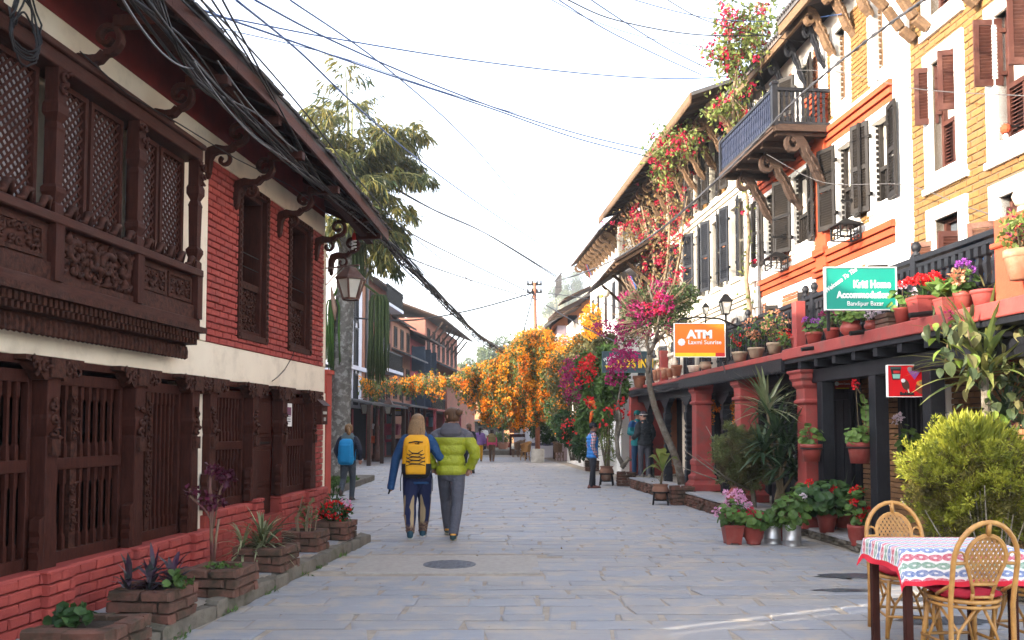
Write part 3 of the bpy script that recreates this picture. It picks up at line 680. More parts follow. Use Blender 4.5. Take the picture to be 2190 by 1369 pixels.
def wframe(house,u0,u1,z0,z1,m,n0=-.2,lat=0,panel=0,pane=None,border=0,fw=.05):
    """timber window frame with a pane, an optional lattice or louvred lower part"""
    mb=RB_(); mb.box(u0,u0+fw,n0-.03,n0+.05,z0,z1); mb.box(u1-fw,u1,n0-.03,n0+.05,z0,z1); mb.box(u0+fw,u1-fw,n0-.03,n0+.05,z0,z0+fw); mb.box(u0+fw,u1-fw,n0-.03,n0+.05,z1-fw,z1)
    zs=z0+(z1-z0)*max(lat,panel)
    if lat or panel: mb.box(u0+fw,u1-fw,n0-.02,n0+.06,zs-.03,zs+.03)
    w=part(mb,'window',m,house)
    mb=RB_(); mb.box(u0+fw,u1-fw,n0-.02,n0-.012,zs+.03 if (lat or panel) else z0+fw,z1-fw); part(mb,'pane',pane or MT['glass'],w)
    mb=RB_(); um=(u0+u1)/2; mb.box(um-.02,um+.02,n0-.011,n0+.03,zs+.03 if (lat or panel) else z0+fw,z1-fw); part(mb,'mullion',m,w)
    if lat:
        mb=RB_(); mb.box(u0+fw,u1-fw,n0-.03,n0-.02,z0+fw,zs-.03); c=.10
        for i in range(int((u1-u0-2*fw)/c)+1):
            x=u0+fw+.03+i*c
            if x<u1-fw-.02: mb.box(x-.012,x+.012,n0-.01,n0+.03,z0+fw,zs-.03)
        z=z0+fw+.06
        while z<zs-.06:
            for i in range(int((u1-u0-2*fw)/c)): mb.tube([(u0+fw+.03+i*c,n0+.02,z-.03),(u0+fw+.08+i*c,n0+.03,z),(u0+fw+.03+i*c,n0+.02,z+.03)],.011,4)
            z+=.085
        part(mb,'lattice',m,w,kind='stuff')
    if panel:
        mb=RB_(); p0,p1=z0+fw,zs-.03; um=(u0+u1)/2; mb.box(um-.03,um+.03,n0,n0+.045,p0,p1); mb.box(u0+fw,u1-fw,n0-.04,n0-.03,p0,p1); mb.box(u0+fw,u1-fw,n0,n0+.045,p0,p0+.05)
        z=p0+.06
        while z<p1-.02:
            mb.add([(u0+fw,n0-.02,z+.03),(u1-fw,n0-.02,z+.03),(u1-fw,n0+.035,z),(u0+fw,n0+.035,z),(u0+fw,n0-.02,z+.02),(u1-fw,n0-.02,z+.02),(u1-fw,n0+.035,z-.01),(u0+fw,n0+.035,z-.01)],[(0,1,2,3),(7,6,5,4),(2,6,7,3)]); z+=.045
        part(mb,'louvre_panel',m,w,kind='stuff')
    if border:
        mb=RB_(); z=z0
        while z<z1: mb.box(u0-.03,u0+.02,n0+.05,n0+.09,z,z+.05); mb.box(u1-.02,u1+.03,n0+.05,n0+.09,z,z+.05); z+=.085
        part(mb,'carved_border',m,w,kind='stuff')
    return w
def moulding(mb,u0,u1,z0,h,n=.0,steps=3,out=.10):
    for i in range(steps):
        mb.box(u0-.01*i,u1+.01*i,-.1,n+.02+out*(i+1)/steps,z0+h*i/steps+.001,z0+h*(i+1)/steps-.02); mb.box(u0,u1,-.1,n+.01+out*(i+.4)/steps,z0+h*(i+1)/steps-.02,z0+h*(i+1)/steps+.001)
YB=[brick_mesh('brick',MT['ybrick'],.07,.08,s+20) for s in range(8)]
OB=[brick_mesh('brick',MT['obrick'],.07,.08,s+30) for s in range(6)]
def facade(house,u0,u1,z0,z1,holes,bedm,n=-.012,th=.24):
    mb=RB_(); grid_wall(mb,u0,u1,z0,z1,-th,n,holes); part(mb,'wall',bedm,house)
def back_box(house,u0,u1,z0,z1,D,m):
    mb=RB_(); mb.box(u0,u0+.2,-D,-.245,z0,z1); mb.box(u1-.2,u1,-D,-.245,z0,z1); mb.box(u0+.2,u1-.2,-D,-D+.2,z0,z1); part(mb,'side_wall',m,house)
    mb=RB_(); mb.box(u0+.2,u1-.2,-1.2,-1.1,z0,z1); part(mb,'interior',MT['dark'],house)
def pitched(house,u0,u1,ne,ze,D,pitch,m,label=None,thick=.08,soff=None):
    """roof rising from the eave (ne, ze) to a ridge and down behind"""
    nr_=(ne-D)/2-ne*0; nr_=(ne+(-D-.4))/2; zr_=ze+(ne-nr_)*pitch
    for k,(a,za,b,zb) in enumerate(((ne,ze,nr_,zr_),(nr_,zr_,-D-.4,ze))):
        mb=RB_(); mb.cur=0
        v=[(u0,a,za),(u1,a,za),(u1,b,zb),(u0,b,zb)]+[(u0,a,za+thick),(u1,a,za+thick),(u1,b,zb+thick),(u0,b,zb+thick)]
        mb.add(v[4:]+[],[(0,1,2,3)]); mb.add(v,[(0,1,5,4),(1,2,6,5),(2,3,7,6),(3,0,4,7)]); mb.cur=1; mb.add(v[:4],[(3,2,1,0)])
        part(mb,'roof',[m,soff or MT['dwood']],house)
    return nr_,zr_
# ---------------------------------------------------------------- house A: yellow brick, brown shutters
uA0,uA1=ru(2190)-2.6,ru(1957); uPil=ru(1924)
HA=thing('yellow_brick_house','yellow brick house with white window surrounds and brown louvred shutters','house',RF.base((uA0+uA1)/2,0,.1))
ZA1=9.6
Aw=[]
def aw(pxl,pxr,top,bot,u_=None):
    b,a=(ru(pxl),ru(pxr)) if u_ is None else u_
    Aw.append((a,b,RF.atu((a+b)/2,bot),RF.atu((a+b)/2,top))); return Aw[-1]
a1=aw(2003,2056,120,358); a2=aw(2143,2220,10,290)
a3=(a1[0],a1[1],a1[3]+.62,a1[3]+2.1); a4=(a1[0],a1[1],ZL+.25,a1[2]-.62)
a5=(a2[0],a2[1],a2[3]+.62,a2[3]+2.1); a6=(a2[0],a2[1],ZL+.25,a2[2]-.62)
a7=tuple(x-1.75 if i<2 else x for i,x in enumerate(a2)); AW=[a1,a2,a3,a4,a5,a6,a7]
big=lambda h,w:(h[0]-w,h[1]+w,h[2]-w,h[3]+w)
facade(HA,uA0,uA1,2.4,ZA1,AW,MT['ymortar'])
put_bricks([M for M in lay_bricks(RF,uA0,uA1-.0,ZL,ZA1,.003,.24,.088,.05,[big(h,.17) for h in AW],.014)],YB,HA,300)
mb=RB_(); mb.box(uA1,uPil,-.24,.045,ZL,ZA1)
part(mb,'pilaster',MT['white'],HA,bev=.006)
for i,h in enumerate(AW):
    mb=RB_(); surround(mb,*h,.17,.03); mb.box(h[0]-.21,h[1]+.21,-.1,.05,h[2]-.25,h[2]-.168); part(mb,'window_surround',MT['white'],HA,bev=.006)
    wframe(HA,*h,MT['bshut'],-.17,panel=.44,pane=MT['curtain'] if i in(0,1) else MT['glass'])
    w_=(h[1]-h[0])/2; zs=h[2]+(h[3]-h[2])*.46
    if i in (0,1,2,4): leaf(HA,h[1],zs,h[3]-.02,w_*1.05,112 if i!=1 else 100,True,MT['bshut'],-.08); leaf(HA,h[0],zs,h[3]-.02,w_*1.05,72 if i!=1 else 82,False,MT['bshut'],-.08)
    if i in (3,5): leaf(HA,h[1],h[2]+.05,h[3]-.25,w_*1.25,128,True,MT['wshut'] if 'wshut' in MT else MT.setdefault('wshut',mat('worn_brown_shutter',(.13,.055,.033),(.085,.032,.02),5,.7,.002,40,dirt=(.30,.20,.14),dsc=5,damt=.6)),-.04,label='sun-bleached shutter'); leaf(HA,h[0],h[2]+.05,h[3]-.25,w_*1.1,78,False,MT['bshut'],-.04)
back_box(HA,uA0,uPil,.1,ZA1,6,MT['ymortar'])
# roof struts and roof of A
for (px,py,ex,ey) in ((1955,86,1888,-5),(1985,62,1925,-30),(2090,10,2040,-60)):
    u,z=RF.at(px,py,.04); mb=RB_(); mb.smooth=False
    pts=[(u,.04,z),(u,.22,z+.14),(u,.42,z+.42),(u,.62,z+.62),(u,.85,z+1.0)]
    for p,q in zip(pts,pts[1:]): mb.bar(p,q,.11,.12,(1,0,0))
    part(mb,'roof_strut',MT['gwood'],HA,bev=.02)
nrA,zrA=pitched(HA,uA0-.3,uPil+.25,1.0,ZA1-.25,6,.5,MT['slate'])
# ---------------------------------------------------------------- house B: white and brick with orange cornices, balcony
uB0,uB1=uPil,ru(1622); uO0,uO1=ru(1779),ru(1757)
HB=thing('orange_trimmed_house','white and brick house with orange cornices, dark shutters and a hanging balcony','house',RF.base((uB0+uB1)/2,0,.1))
ZC1=RF.atu((uB0+uO0)/2,527)-.0; uMid=(uB0+uO0)/2
zc1b,zc1t=rz(1780,575),rz(1780,533); zc2b,zc2t=rz(1780,312),rz(1780,272)
ZBt=8.35
def bw(pl,pr,top,bot): a,b=ru(pr),ru(pl); return (a,b,RF.atu((a+b)/2,bot),RF.atu((a+b)/2,top))
B2=[bw(1797,1838,300,470),bw(1872,1913,235,425)]
B2l=[bw(1640,1668,425,540),bw(1700,1738,385,512)]
zz2=(max(B2[0][2],zc1t+.12),B2[0][3]); B2=[(a,b,*zz2) for a,b,_,_ in B2+B2l]
B3=[bw(1797,1822,62,218),bw(1880,1906,-5,147)]; zz3=(B3[0][2],B3[0][3]); B3=[(a,b,*zz3) for a,b,_,_ in B3]+[(ru(1742),ru(1712),zc2t+.1,zc2t+1.45),(ru(1672),ru(1645),zc2t+.1,zc2t+1.45)]
B1=[bw(1800,1838,540,600),bw(1866,1906,510,580),bw(1718,1746,575,640),bw(1648,1668,606,660)]; B1=[(a,b,ZL+.3,zc1b-.28) for a,b,_,_ in B1]
hB=B1+B2+B3
facade(HB,uB0,uB1,2.4,ZBt,hB,MT['white'],.0)
# brick fields between the white surrounds
pl=[]
def field(z0,z1,ws,u0,u1,w=.13):
    ws=sorted(ws); e=[u0]+[x for h in ws for x in (h[0]-w,h[1]+w)]+[u1]
    for a,b in zip(e[::2],e[1::2]):
        if b-a>.12: pl.extend(lay_bricks(RF,a,b,z0,z1,.022,.2,.075,.05,joint=.012))
field(zc1t+.12,zc2b-.14,B2[:2],uB0+.02,uO0); field(zc2t+.1,ZBt-.3,B3[:2],uB0+.02,uO0)
plB=pl; pl=[]
field(ZL+.2,zc1b-.14,B1[:2],uB0+.02,uO0); field(ZL+.2,zc1b-.14,B1[2:],uO1,uB1-.25); field(zc1t+.12,zc2b-.2,B2[2:],uO1,uB1-.25); field(zc2t+.05,ZBt-.3,B3[2:],uO1,uB1-.25)
put_bricks(plB,YB,HB,170); put_bricks(pl,OB,HB,130)
for (a,b) in ((uB0,uO0),(uO1,uB1-.0)):
    for z0,z1 in ((zc1b,zc1t),(zc2b,zc2t)): mb=RB_(); moulding(mb,a,b,z0,z1-z0); part(mb,'cornice',MT['orange'],HB)
mb=RB_(); mb.box(uO0,uO1,-.1,.10,ZL,zc2t+.6)
for z in (zc1b-.1,zc1b,zc1t-.06,zc1t): mb.box(uO0-.03,uO1+.03,-.1,.16,z,z+.06)
for i in range(5): mb.box(uO0-.012*i,uO1+.012*i,-.1,.10+.03*(i+1),zc2t+.3+.07*i,zc2t+.3+.07*(i+1)-.008)
part(mb,'pilaster',MT['orange'],HB,bev=.005)
mb=RB_(); mb.box(uB0,uO0,-.1,.06,zc1t+.002,zc1t+.12); mb.box(uO1,uB1,-.1,.055,zc1t+.002,zc1t+.10); mb.box(uB0,uO0,-.1,.05,zc2t+.002,zc2t+.09); mb.box(uB0,uB1,-.1,.03,zc1b-.14,zc1b-.001); mb.box(uB0,uO0,-.1,.03,zc2b-.13,zc2b-.001)
part(mb,'plaster_band',MT['white'],HB)
mb=RB_(); u=uB1-.12
mb.box(uB1-.25,uB1+.12,-.2,.12,ZL,ZBt-.2)
for z in (zc1b-.2,zc1b-.1,zc1t,zc2b-.1,zc2t): mb.box(uB1-.29,uB1+.16,-.2,.18,z,z+.09)
part(mb,'white_pilaster',MT['white'],HB,bev=.006)
mb=RB_(); mb.tube([(uB1-.3,.1,z) for z in np.linspace(ZL,ZBt-.3,8)],.035,8); part(mb,'drainpipe',MT['gcable'],HB)
for i,h in enumerate(hB):
    mb=RB_(); surround(mb,*h,.12,.045); part(mb,'window_surround',MT['white'],HB,bev=.005)
    if i<4: wframe(HB,*h,MT['dshut'],-.17,pane=MT['curtain'] if i%2 else None)
    elif i<8: wframe(HB,*h,MT['dshut'],-.14,lat=.42,pane=MT['curtain'],border=1)
    elif i<10: wframe(HB,*h,MT['gwood'],-.16,lat=.45,pane=MT['glass'],border=1)
    else: wframe(HB,*h,MT['dshut'],-.16,pane=MT['curtain'])
    w_=(h[1]-h[0])*.62
    if i<4: leaf(HB,h[0],h[2],h[3],w_*.8,70,False,MT['dshut'],.05)
    elif i<8: leaf(HB,h[1],h[2]-.05,h[3]+.03,w_,(163,158,166,160)[i-4],True,MT['dshut'],.06); leaf(HB,h[0],h[2]-.05,h[3]+.03,w_,(166,170,168,164)[i-4],False,MT['dshut'],.06)
    elif i>9: leaf(HB,h[0],h[2],h[3],w_,165,False,MT['dshut'],.06); leaf(HB,h[1],h[2],h[3],w_,150,True,MT['dshut'],.06)
back_box(HB,uB0,uB1,.1,ZBt,6,MT['obrick'])
# balcony
NBk=.98; bu0,bu1=ru(1655,NBk,185),ru(1543,NBk,300); zbf=rz(1657,272,NBk); zbr=rz(1655,188,NBk)
bu0w=max(uO1+.02,bu0)
mb=RB_(); mb.box(bu0,bu1,.02,NBk,zbf,zbf+.05)
bal=part(mb,'balcony',MT['dwood'],HB)
mb=RB_(); 
for k in range(2): mb.box(bu0-.02,bu1+.02,NBk-.02+.02*k,NBk+.03+.02*k,zbf-.07+.05*k,zbf-.015+.05*k)
mb.box(bu0-.04,bu0,.02,NBk,zbf-.06,zbf+.05)
part(mb,'balcony_edge',MT['dwood'],bal)
mb=RB_()
for u in np.linspace(bu0+.1,bu1-.1,5): mb.box(u-.05,u+.05,0,NBk-.05,zbf-.11,zbf)
part(mb,'joist',MT['dwood'],bal,kind='stuff')
mb=RB_(); mb.box(bu0-.04,bu1+.04,NBk-.04,NBk+.04,zbr-.05,zbr); mb.box(bu0-.04,bu0+.03,.05,NBk-.04,zbr-.05,zbr); mb.box(bu1-.03,bu1+.04,.05,NBk-.04,zbr-.05,zbr)
for u in (bu0,bu1): mb.sq([(.045,zbf+.03),(.045,zbr+.04),(.06,zbr+.05),(.06,zbr+.09),(.02,zbr+.12)],(u,NBk,0))
mb.box(bu0,bu1,NBk-.02,NBk+.02,zbf+.06,zbf+.10); mb.box(bu0-.02,bu0+.02,.05,NBk,zbf+.06,zbf+.10)
part(mb,'hand_rail',MT['black'],bal)
def baluster(parent,fr,u,n,z0,z1,m,w=.02,nm='baluster'):
    h=z1-z0; mb=MB(fr.M); mb.sq([(w*1.1,z0),(w*1.1,z0+h*.15),(w*.6,z0+h*.19),(w,z0+h*.3),(w*.7,z0+h*.5),(w,z0+h*.68),(w*.6,z0+h*.8),(w*1.1,z0+h*.84),(w*1.1,z1)],(u,n,0)); return part(mb,nm,m,parent)
k=int((bu1-bu0)/.085)
MT['bblack']=mat('blue_black_paint',(.022,.028,.055),(.014,.018,.036),6,.45,dirt=(.06,.065,.10),dsc=5,damt=.4)
for i in range(1,k): baluster(bal,RF,bu0+(bu1-bu0)*i/k,NBk,zbf+.1,zbr-.05,MT['bblack'])
for i in range(1,10): baluster(bal,RF,bu0,.06+(NBk-.1)*i/10,zbf+.1,zbr-.05,MT['black'])
def scroll_strut(house,fr,u,za,zb,n1,m=None,w=.09):
    """carved S-strut from the wall (za) out to (n1, zb)"""
    mb=MB(fr.M); f=lambda a,b,c:(u+c,a*n1,za+b*(zb-za))
    p=[(.02,-.02),(.10,.10),(.22,.2),(.30,.34),(.36,.5),(.48,.62),(.55,.76),(.66,.9),(.82,.985)]
    mb.ribbon(p,[.06,.11,.14,.15,.15,.16,.17,.17,.10],-w/2,w/2,lambda a,b,c:(u+c,a*n1,za+b*(zb-za)))
    mb.ribbon(spiral_path((.74,.80),.17,.05,1.9,-1.2,16),[.075]*16,-w/2+.01,w/2-.01,lambda a,b,c:(u+c,a*n1,za+b*(zb-za)))
    for t in range(4): mb.tube([(u-w/2-.004,n1*(.12+.1*t),za+(zb-za)*(.1+.15*t)),(u-w/2-.02,n1*(.2+.1*t),za+(zb-za)*(.2+.15*t)),(u-w/2-.004,n1*(.22+.1*t),za+(zb-za)*(.28+.15*t))],[.012,.022,.008],5)
    return part(mb,'scroll_strut',m or MT['gwood'],house)
for u in (bu0+.1,(bu0+bu1)/2-.1,bu1-.25): scroll_strut(HB,RF,u,zbf-1.0,zbf-.03,.85,MT['dwood'],.11)
# roofs of B
neB1=.47; zeB1=rz(1572,200,neB1)
mb=RB_(); mb.box(uO0-.4,uB1+.25,neB1-.02,neB1+.03,zeB1-.10,zeB1+.03); part(mb,'fascia',MT['gwood'],HB)
pitched(HB,uO0-.4,uB1+.3,neB1+.05,zeB1+.02,6,.32,mat('rusty_tin_roof',(.16,.13,.12),(.10,.085,.08),3,.6),soff=MT['soffit'])
neB2=.62; zeB2=rz(1657,72,neB2)
mb=RB_(); mb.box(uB0-.2,uO0+.45,neB2-.02,neB2+.03,zeB2-.14,zeB2+.03); part(mb,'fascia',MT['gwood'],HB)
pitched(HB,uB0-.2,uO0+.45,neB2+.05,zeB2+.02,6,.32,MT['slate'],soff=MT['dwood'])
mb=RB_(); x=uO0-.4
while x<uB1+.3: mb.tube([(x,neB1+.09,zeB1+.10),(x,neB1-.6,zeB1+.32)],.03,5); x+=.09
x=uB0-.2
while x<uO0+.45: mb.tube([(x,neB2+.09,zeB2+.10),(x,neB2-.6,zeB2+.32)],.03,5); x+=.09
part(mb,'corrugated_edge',MT['slate'],HB,kind='stuff')
for u in np.linspace(uO0+.1,uB1-.2,5): scroll_strut(HB,RF,u,zeB1-.75,zeB1+.0,.42,MT['black'],.08)
for px,py in ((1780,118),(1822,75),(1860,35)):
    u,z=RF.at(px,py,.04); scroll_strut(HB,RF,u,z,min(z+.75,zeB2),.55,MT['gwood'],.14)
# ---------------------------------------------------------------- house C: arched shutters, deep scrolled eave
uC0,uC1=uB1+.13,27.9
HCo=thing('arched_window_house','cream and brick house with arched black shutters under a deep scrolled eave','house',RF.base((uC0+uC1)/2,0,.1))
NE=1.27; zeC=(rz(1320,428,NE)+rz(1528,116,NE))/2-.03
ZCt=zeC+.45
cz=[ZL+.35,ru(0)] ; cu=[18.75,20.1,21.45,22.8,24.15,25.5,26.85]
f2b,f2t=RF.atu(20.1,615),RF.atu(20.1,468)
f3b,f3t=RF.atu(20.1,425),RF.atu(20.1,300)
f1b,f1t=ZL+.2,RF.atu(18.75,690)
C1=[(u-.24,u+.24,f1b,f1t) for u in cu]; C2=[(u-.25,u+.25,f2b,f2t) for u in cu]; C3=[(u-.25,u+.25,f3b,f3t) for u in cu]
facade(HCo,uC0,uC1,2.4,ZCt,[(a,b,c,d+.0) for a,b,c,d in C1+C2+C3],MT['cwhite'] if 'cwhite' in MT else MT.setdefault('cwhite',mat('ivory_plaster',(.62,.58,.50),(.52,.48,.41),2,.8,.002,30,dirt=(.42,.38,.30),dsc=1.5,damt=.45)),0)
pl=[]; ply=[]
for i,u in enumerate(cu):
    e=u+.25+.17; e2=(cu[i+1]-.42) if i<6 else uC1-.1
    if e2-e>.1: pl+=lay_bricks(RF,e,e2,f2b+.1,f2t-.05,.02,.2,.07,.05); pl+=lay_bricks(RF,e,e2,f1b,f1t-.05,.02,.2,.07,.05)
ply=lay_bricks(RF,uC0+.1,uC1,f3b-.12,ZCt-.25,.02,.2,.07,.05,[big(h,.12) for h in C3])
put_bricks(ply,YB,HCo,150); put_bricks(pl,OB,HCo,100)
mb=RB_()
zk=(f2t+f3b)/2-.02; zk1=(f1t+f2b)/2-.03
for z0,h in ((zk-.17,.3),(zk1-.15,.26)): mb=RB_(); moulding(mb,uC0,uC1,z0,h,0,3,.12); part(mb,'cornice',MT['cwhite'],HCo)
mb=RB_(); mb.box(uC0,uC1,-.1,.035,zk-.30,zk-.171); mb.box(uC0,uC1,-.1,.04,zk+.135,zk+.2); mb.box(uC0,uC1,-.1,.035,zk1+.115,zk1+.19)
part(mb,'plaster_band',MT['cwhite'],HCo)
for i,h in enumerate(C1+C2+C3):
    mb=RB_(); surround(mb,*h,.11,.05,.24,arch=.10 if i<14 else 0); part(mb,'window_surround',MT['cwhite'],HCo)
    mb=RB_(); mb.box(h[0],h[1],-.22,-.2,h[2],h[3]+.1); mb.box(h[0],h[0]+.05,-.2,-.14,h[2],h[3]); mb.box(h[1]-.05,h[1],-.2,-.14,h[2],h[3]); mb.box((h[0]+h[1])/2-.02,(h[0]+h[1])/2+.02,-.2,-.15,h[2],h[3]); part(mb,'window',MT['dshut'] if i>13 else MT['black'],HCo)
    m=MT['cshut'] if 'cshut' in MT else MT.setdefault('cshut',mat('charcoal_shutter',(.015,.017,.022),(.010,.011,.015),6,.55,.002,40,dirt=(.04,.04,.04),dsc=3,damt=.35))
    if i>13: m=MT['dshut']
    a=rnd.uniform(146,168); b=rnd.uniform(156,172); w_=.34 if 7<=i<14 else .3
    leaf(HCo,h[1]+.02,h[2]-.02,h[3]+.04,w_,a,True,m,.07,.05); leaf(HCo,h[0]-.02,h[2]-.02,h[3]+.04,w_,b,False,m,.07,.05)
back_box(HCo,uC0,uC1,.1,ZCt,6.5,MT['obrick'])
pitched(HCo,uC0+.1,uC1+.4,NE,zeC,6.5,.36,MT['slate'],soff=MT['dwood'])
u=uC0+.1
while u<uC1+.3:
    mb=RB_(); mb.box(u,min(u+1.6,uC1+.4)-.01,NE,NE+.03,zeC-.10,zeC+.06); part(mb,'fascia',MT['gwood'],HCo); u+=1.6
mb=RB_(); u=uC0+.12
while u<uC1+.35: mb.prism([(u-.03,zeC-.095),(u+.03,zeC-.095),(u,zeC-.17)],NE+.002,NE+.025,lambda a,b,c:(a,c,b)); u+=.062
part(mb,'scalloped_trim',MT['gwood'],HCo,kind='stuff')
for u in np.arange(uC0+.4,uC1+.3,.55):
    mb=RB_(); mb.bar((u,0,zeC+.36),(u,NE-.02,zeC-.04),.07,.08); part(mb,'rafter',MT['dwood'],HCo)
for u in np.arange(uC0+.55,uC1+.2,.82): scroll_strut(HCo,RF,u,zeC-.95,zeC+.05,.95,MT['gwood'],.11)
# plank awning and orange bay at its far end
mb=RB_(); q=[(23.9,1.62,6.15),(28.6,1.62,5.95),(28.6,.02,7.0),(23.9,.02,7.1)]
mb.add(q+[(a,b,c+.07) for a,b,c in q],[(3,2,1,0),(4,5,6,7),(0,1,5,4),(1,2,6,5),(3,0,4,7)]); aw_=part(mb,'awning',MT['dwood'],HCo)
for u in np.arange(24.0,28.6,.42):
    mb=RB_(); mb.bar((u,1.6,6.08),(u,.05,6.98),.06,.08); part(mb,'awning_rafter',MT['gwood'],aw_)
for u in (24.3,26.3,28.2):
    mb=RB_(); mb.bar((u,.05,5.2),(u,1.2,6.2),.08,.08); part(mb,'awning_strut',MT['gwood'],aw_)
# ================================================================ terrace arcades along the right row
uS=[ru(2190)-2.4,ru(1672,NL,757),ru(1452,NL,803),ru(1341,NL,828)]
zw_=lambda px,py,n:RF.at(px,py,n)[1]
def plank_wall(parent,u0,u1,z0,z1,n,m,w=.16):
    mb=RB_(); x=u0
    while x<u1: mb.box(x,min(x+w,u1)-.008,n-.05,n+rnd.uniform(0,.008),z0,z1); x+=w
    part(mb,'plank',m,parent,kind='stuff')
def gdoor(parent,u0,u1,z0,z1,n=.0,m=None):
    m=m or MT['black']; mb=RB_(); mb.box(u0-.08,u0,n-.1,n+.08,z0,z1+.1); mb.box(u1,u1+.08,n-.1,n+.08,z0,z1+.1); mb.box(u0,u1,n-.1,n+.08,z1,z1+.1)
    d=part(mb,'door',m,parent,bev=.005)
    um=(u0+u1)/2
    for a,b in ((u0,um-.006),(um+.006,u1)):
        mb=RB_(); mb.box(a,b,n-.06,n-.03,z0,z1)
        for c,e in ((.05,.3),(.35,.62),(.67,.95)): mb.box(a+.06,b-.06,n-.03,n-.015,z0+(z1-z0)*c,z0+(z1-z0)*e)
        part(mb,'door_leaf',m,d)
def red_column(parent,u,n,z0,z1,h=.17):
    mb=RB_()
    mb.sq([(h*1.75,z0),(h*1.75,z0+.13),(h*1.55,z0+.16),(h*1.35,z0+.22),(h*1.42,z0+.24),(h*1.42,z0+.30),(h*1.15,z0+.34),(h*1.12,z0+.52),(h*1.22,z0+.53),(h*1.22,z0+.62),(h,z0+.65),(h*.95,z1-.50),(h*1.2,z1-.48),(h*1.2,z1-.44),(h*1.0,z1-.42),(h*1.02,z1-.27),(h*1.3,z1-.22),(h*1.3,z1-.16),(h*1.5,z1-.12),(h*1.5,z1-.06),(h*1.7,z1-.03),(h*1.7,z1)],(u,n,0))
    return part(mb,'column',MT['terr'],parent,bev=.008)
def black_post(parent,u,n,z0,z1,h=.075,carved=True):
    mb=RB_()
    if carved:
        pr_=[(h*1.25,z0),(h*1.25,z0+.35),(h,z0+.38)]
        z=z0+.55
        pr_+=[(h,z)]
        while z<z1-.65: pr_+=[(h*.8,z+.015),(h*1.05,z+.05),(h*1.05,z+.08),(h*.8,z+.11)]; z+=.12
        pr_+=[(h*1.2,z1-.5),(h*1.2,z1-.36),(h*.9,z1-.34),(h*.9,z1)]
        mb.sq(pr_,(u,n,0))
        q=[(-.42,z1),(-.42,z1-.05),(-.3,z1-.09),(-.2,z1-.17),(-.09,z1-.22),(.09,z1-.22),(.2,z1-.17),(.3,z1-.09),(.42,z1-.05),(.42,z1)]
        mb.prism([(u+a,b) for a,b in q],n-.07,n+.07,lambda a,b,c:(a,c,b))
    else: mb.box(u-h,u+h,n-h,n+h,z0,z1)
    return part(mb,'post',MT['black'],parent,bev=.006)
# ---- near arcade (in front of the yellow house and half of the orange-trimmed house)
A1=thing('arcade','near arcade with a plain red slab edge on square black posts','arcade',RF.base((uS[0]+uS[1])/2,NL,0))
zt=ZL; zb_=ZL-.155
mb=RB_(); mb.box(uS[0],uS[1],-.05,NL,zb_,zt); part(mb,'terrace_slab',[MT['terr']],A1,bev=.01)
mb=RB_(); mb.box(uS[0],uS[1],0,NL-.03,zb_-.06,zb_-.002)
u=uS[0]
while u<uS[1]: mb.box(u,u+.10,0,NL-.06,zb_-.16,zb_-.06); u+=.55
part(mb,'soffit_joist',MT['black'],A1,kind='stuff')
mb=RB_(); mb.box(uS[0],uS[1],.86,1.04,zb_-.36,zb_-.17); part(mb,'beam',MT['black'],A1,bev=.01)
uP=[ru(1767,.95,950),ru(1881,.95,950),ru(1998,.95,900)]
for u in uP+[uP[2]-2.4]: black_post(A1,u,.95,.10,zb_-.36,.085,False)
uc3=ru(1734,.98,900); red_column(A1,uc3,.98,.12,zb_-.17,.15)
mb=RB_(); mb.box(uS[0],uS[1]+.05,-.3,1.08,-.05,.115); part(mb,'platform',MT['grout'],A1)
PSm=[brick_mesh('platform_slab',MT['stone'],.06,.05,s+120,True) for s in range(4)]
u=uS[0]
while u<uS[1]+.05:
    l=rnd.uniform(.5,.95); inst('platform_slab',rnd.choice(PSm)[0],A1,RF.M@T(u+l/2,.84,.125)@SC(l-.02,.6,.035)); u+=l
EB=[brick_mesh('edge_stone',MT['kerb'],.2,.1,s+130) for s in range(5)]
u=uS[0]
while u<uS[1]+.05:
    l=rnd.uniform(.12,.3)
    for r in range(2): inst('edge_stone',rnd.choice(EB)[0],A1,RF.M@T(u+l/2+r*.05,1.08+rnd.uniform(-.02,.03),.028+.052*r)@SC(l-.01,.1,.05))
    u+=l
mb=RB_(); z1=zb_-.06
grid_wall(mb,uS[0],uA1+.2,.1,z1,-.24,-.05,[])
part(mb,'ground_floor_wall',MT['ymortar'],A1)
g_h=[(ru(1985,0,950),ru(1935,0,950),.9,2.05)]
gp=lay_bricks(RF,uS[0],ru(1826,0,950),.12,z1,0,.21,.075,.06,[(g_h[0][0]-.08,g_h[0][1]+.08,g_h[0][2]-.06,g_h[0][3]+.1)])
GB=[brick_mesh('brick',MT['gbrick'] if 'gbrick' in MT else MT.setdefault('gbrick',mat('tan_brick',(.36,.20,.09),(.27,.14,.07),6,.85,.003,50,rand=.5,rc=(.24,.13,.07))),.08,.08,s+140) for s in range(6)]
put_bricks(gp,GB,A1,200)
gdoor(A1,ru(1826,0,950),ru(1786,0,950),.15,2.0)
plank_wall(A1,ru(1784,0,950),uS[1]+.1,.12,z1,.0,MT['black'])
h=g_h[0]; mb=RB_(); mb.box(h[0]-.07,h[1]+.07,-.04,.05,h[2]-.06,h[2]); mb.box(h[0]-.07,h[0],-.04,.05,h[2],h[3]); mb.box(h[1],h[1]+.07,-.04,.05,h[2],h[3]); mb.box(h[0]-.07,h[1]+.07,-.04,.05,h[3],h[3]+.08); mb.box(h[0],h[1],-.045,-.02,h[2],h[3])
for i in range(4): x=h[0]+(h[1]-h[0])*(i+1)/5; mb.box(x-.015,x+.015,-.02,.02,h[2],h[3])
part(mb,'window',MT['black'],A1)
mb=RB_(); mb.box(h[0]-.55,h[0]-.2,-.03,.06,1.2,2.1); part(mb,'white_panel',MT['white'],A1)
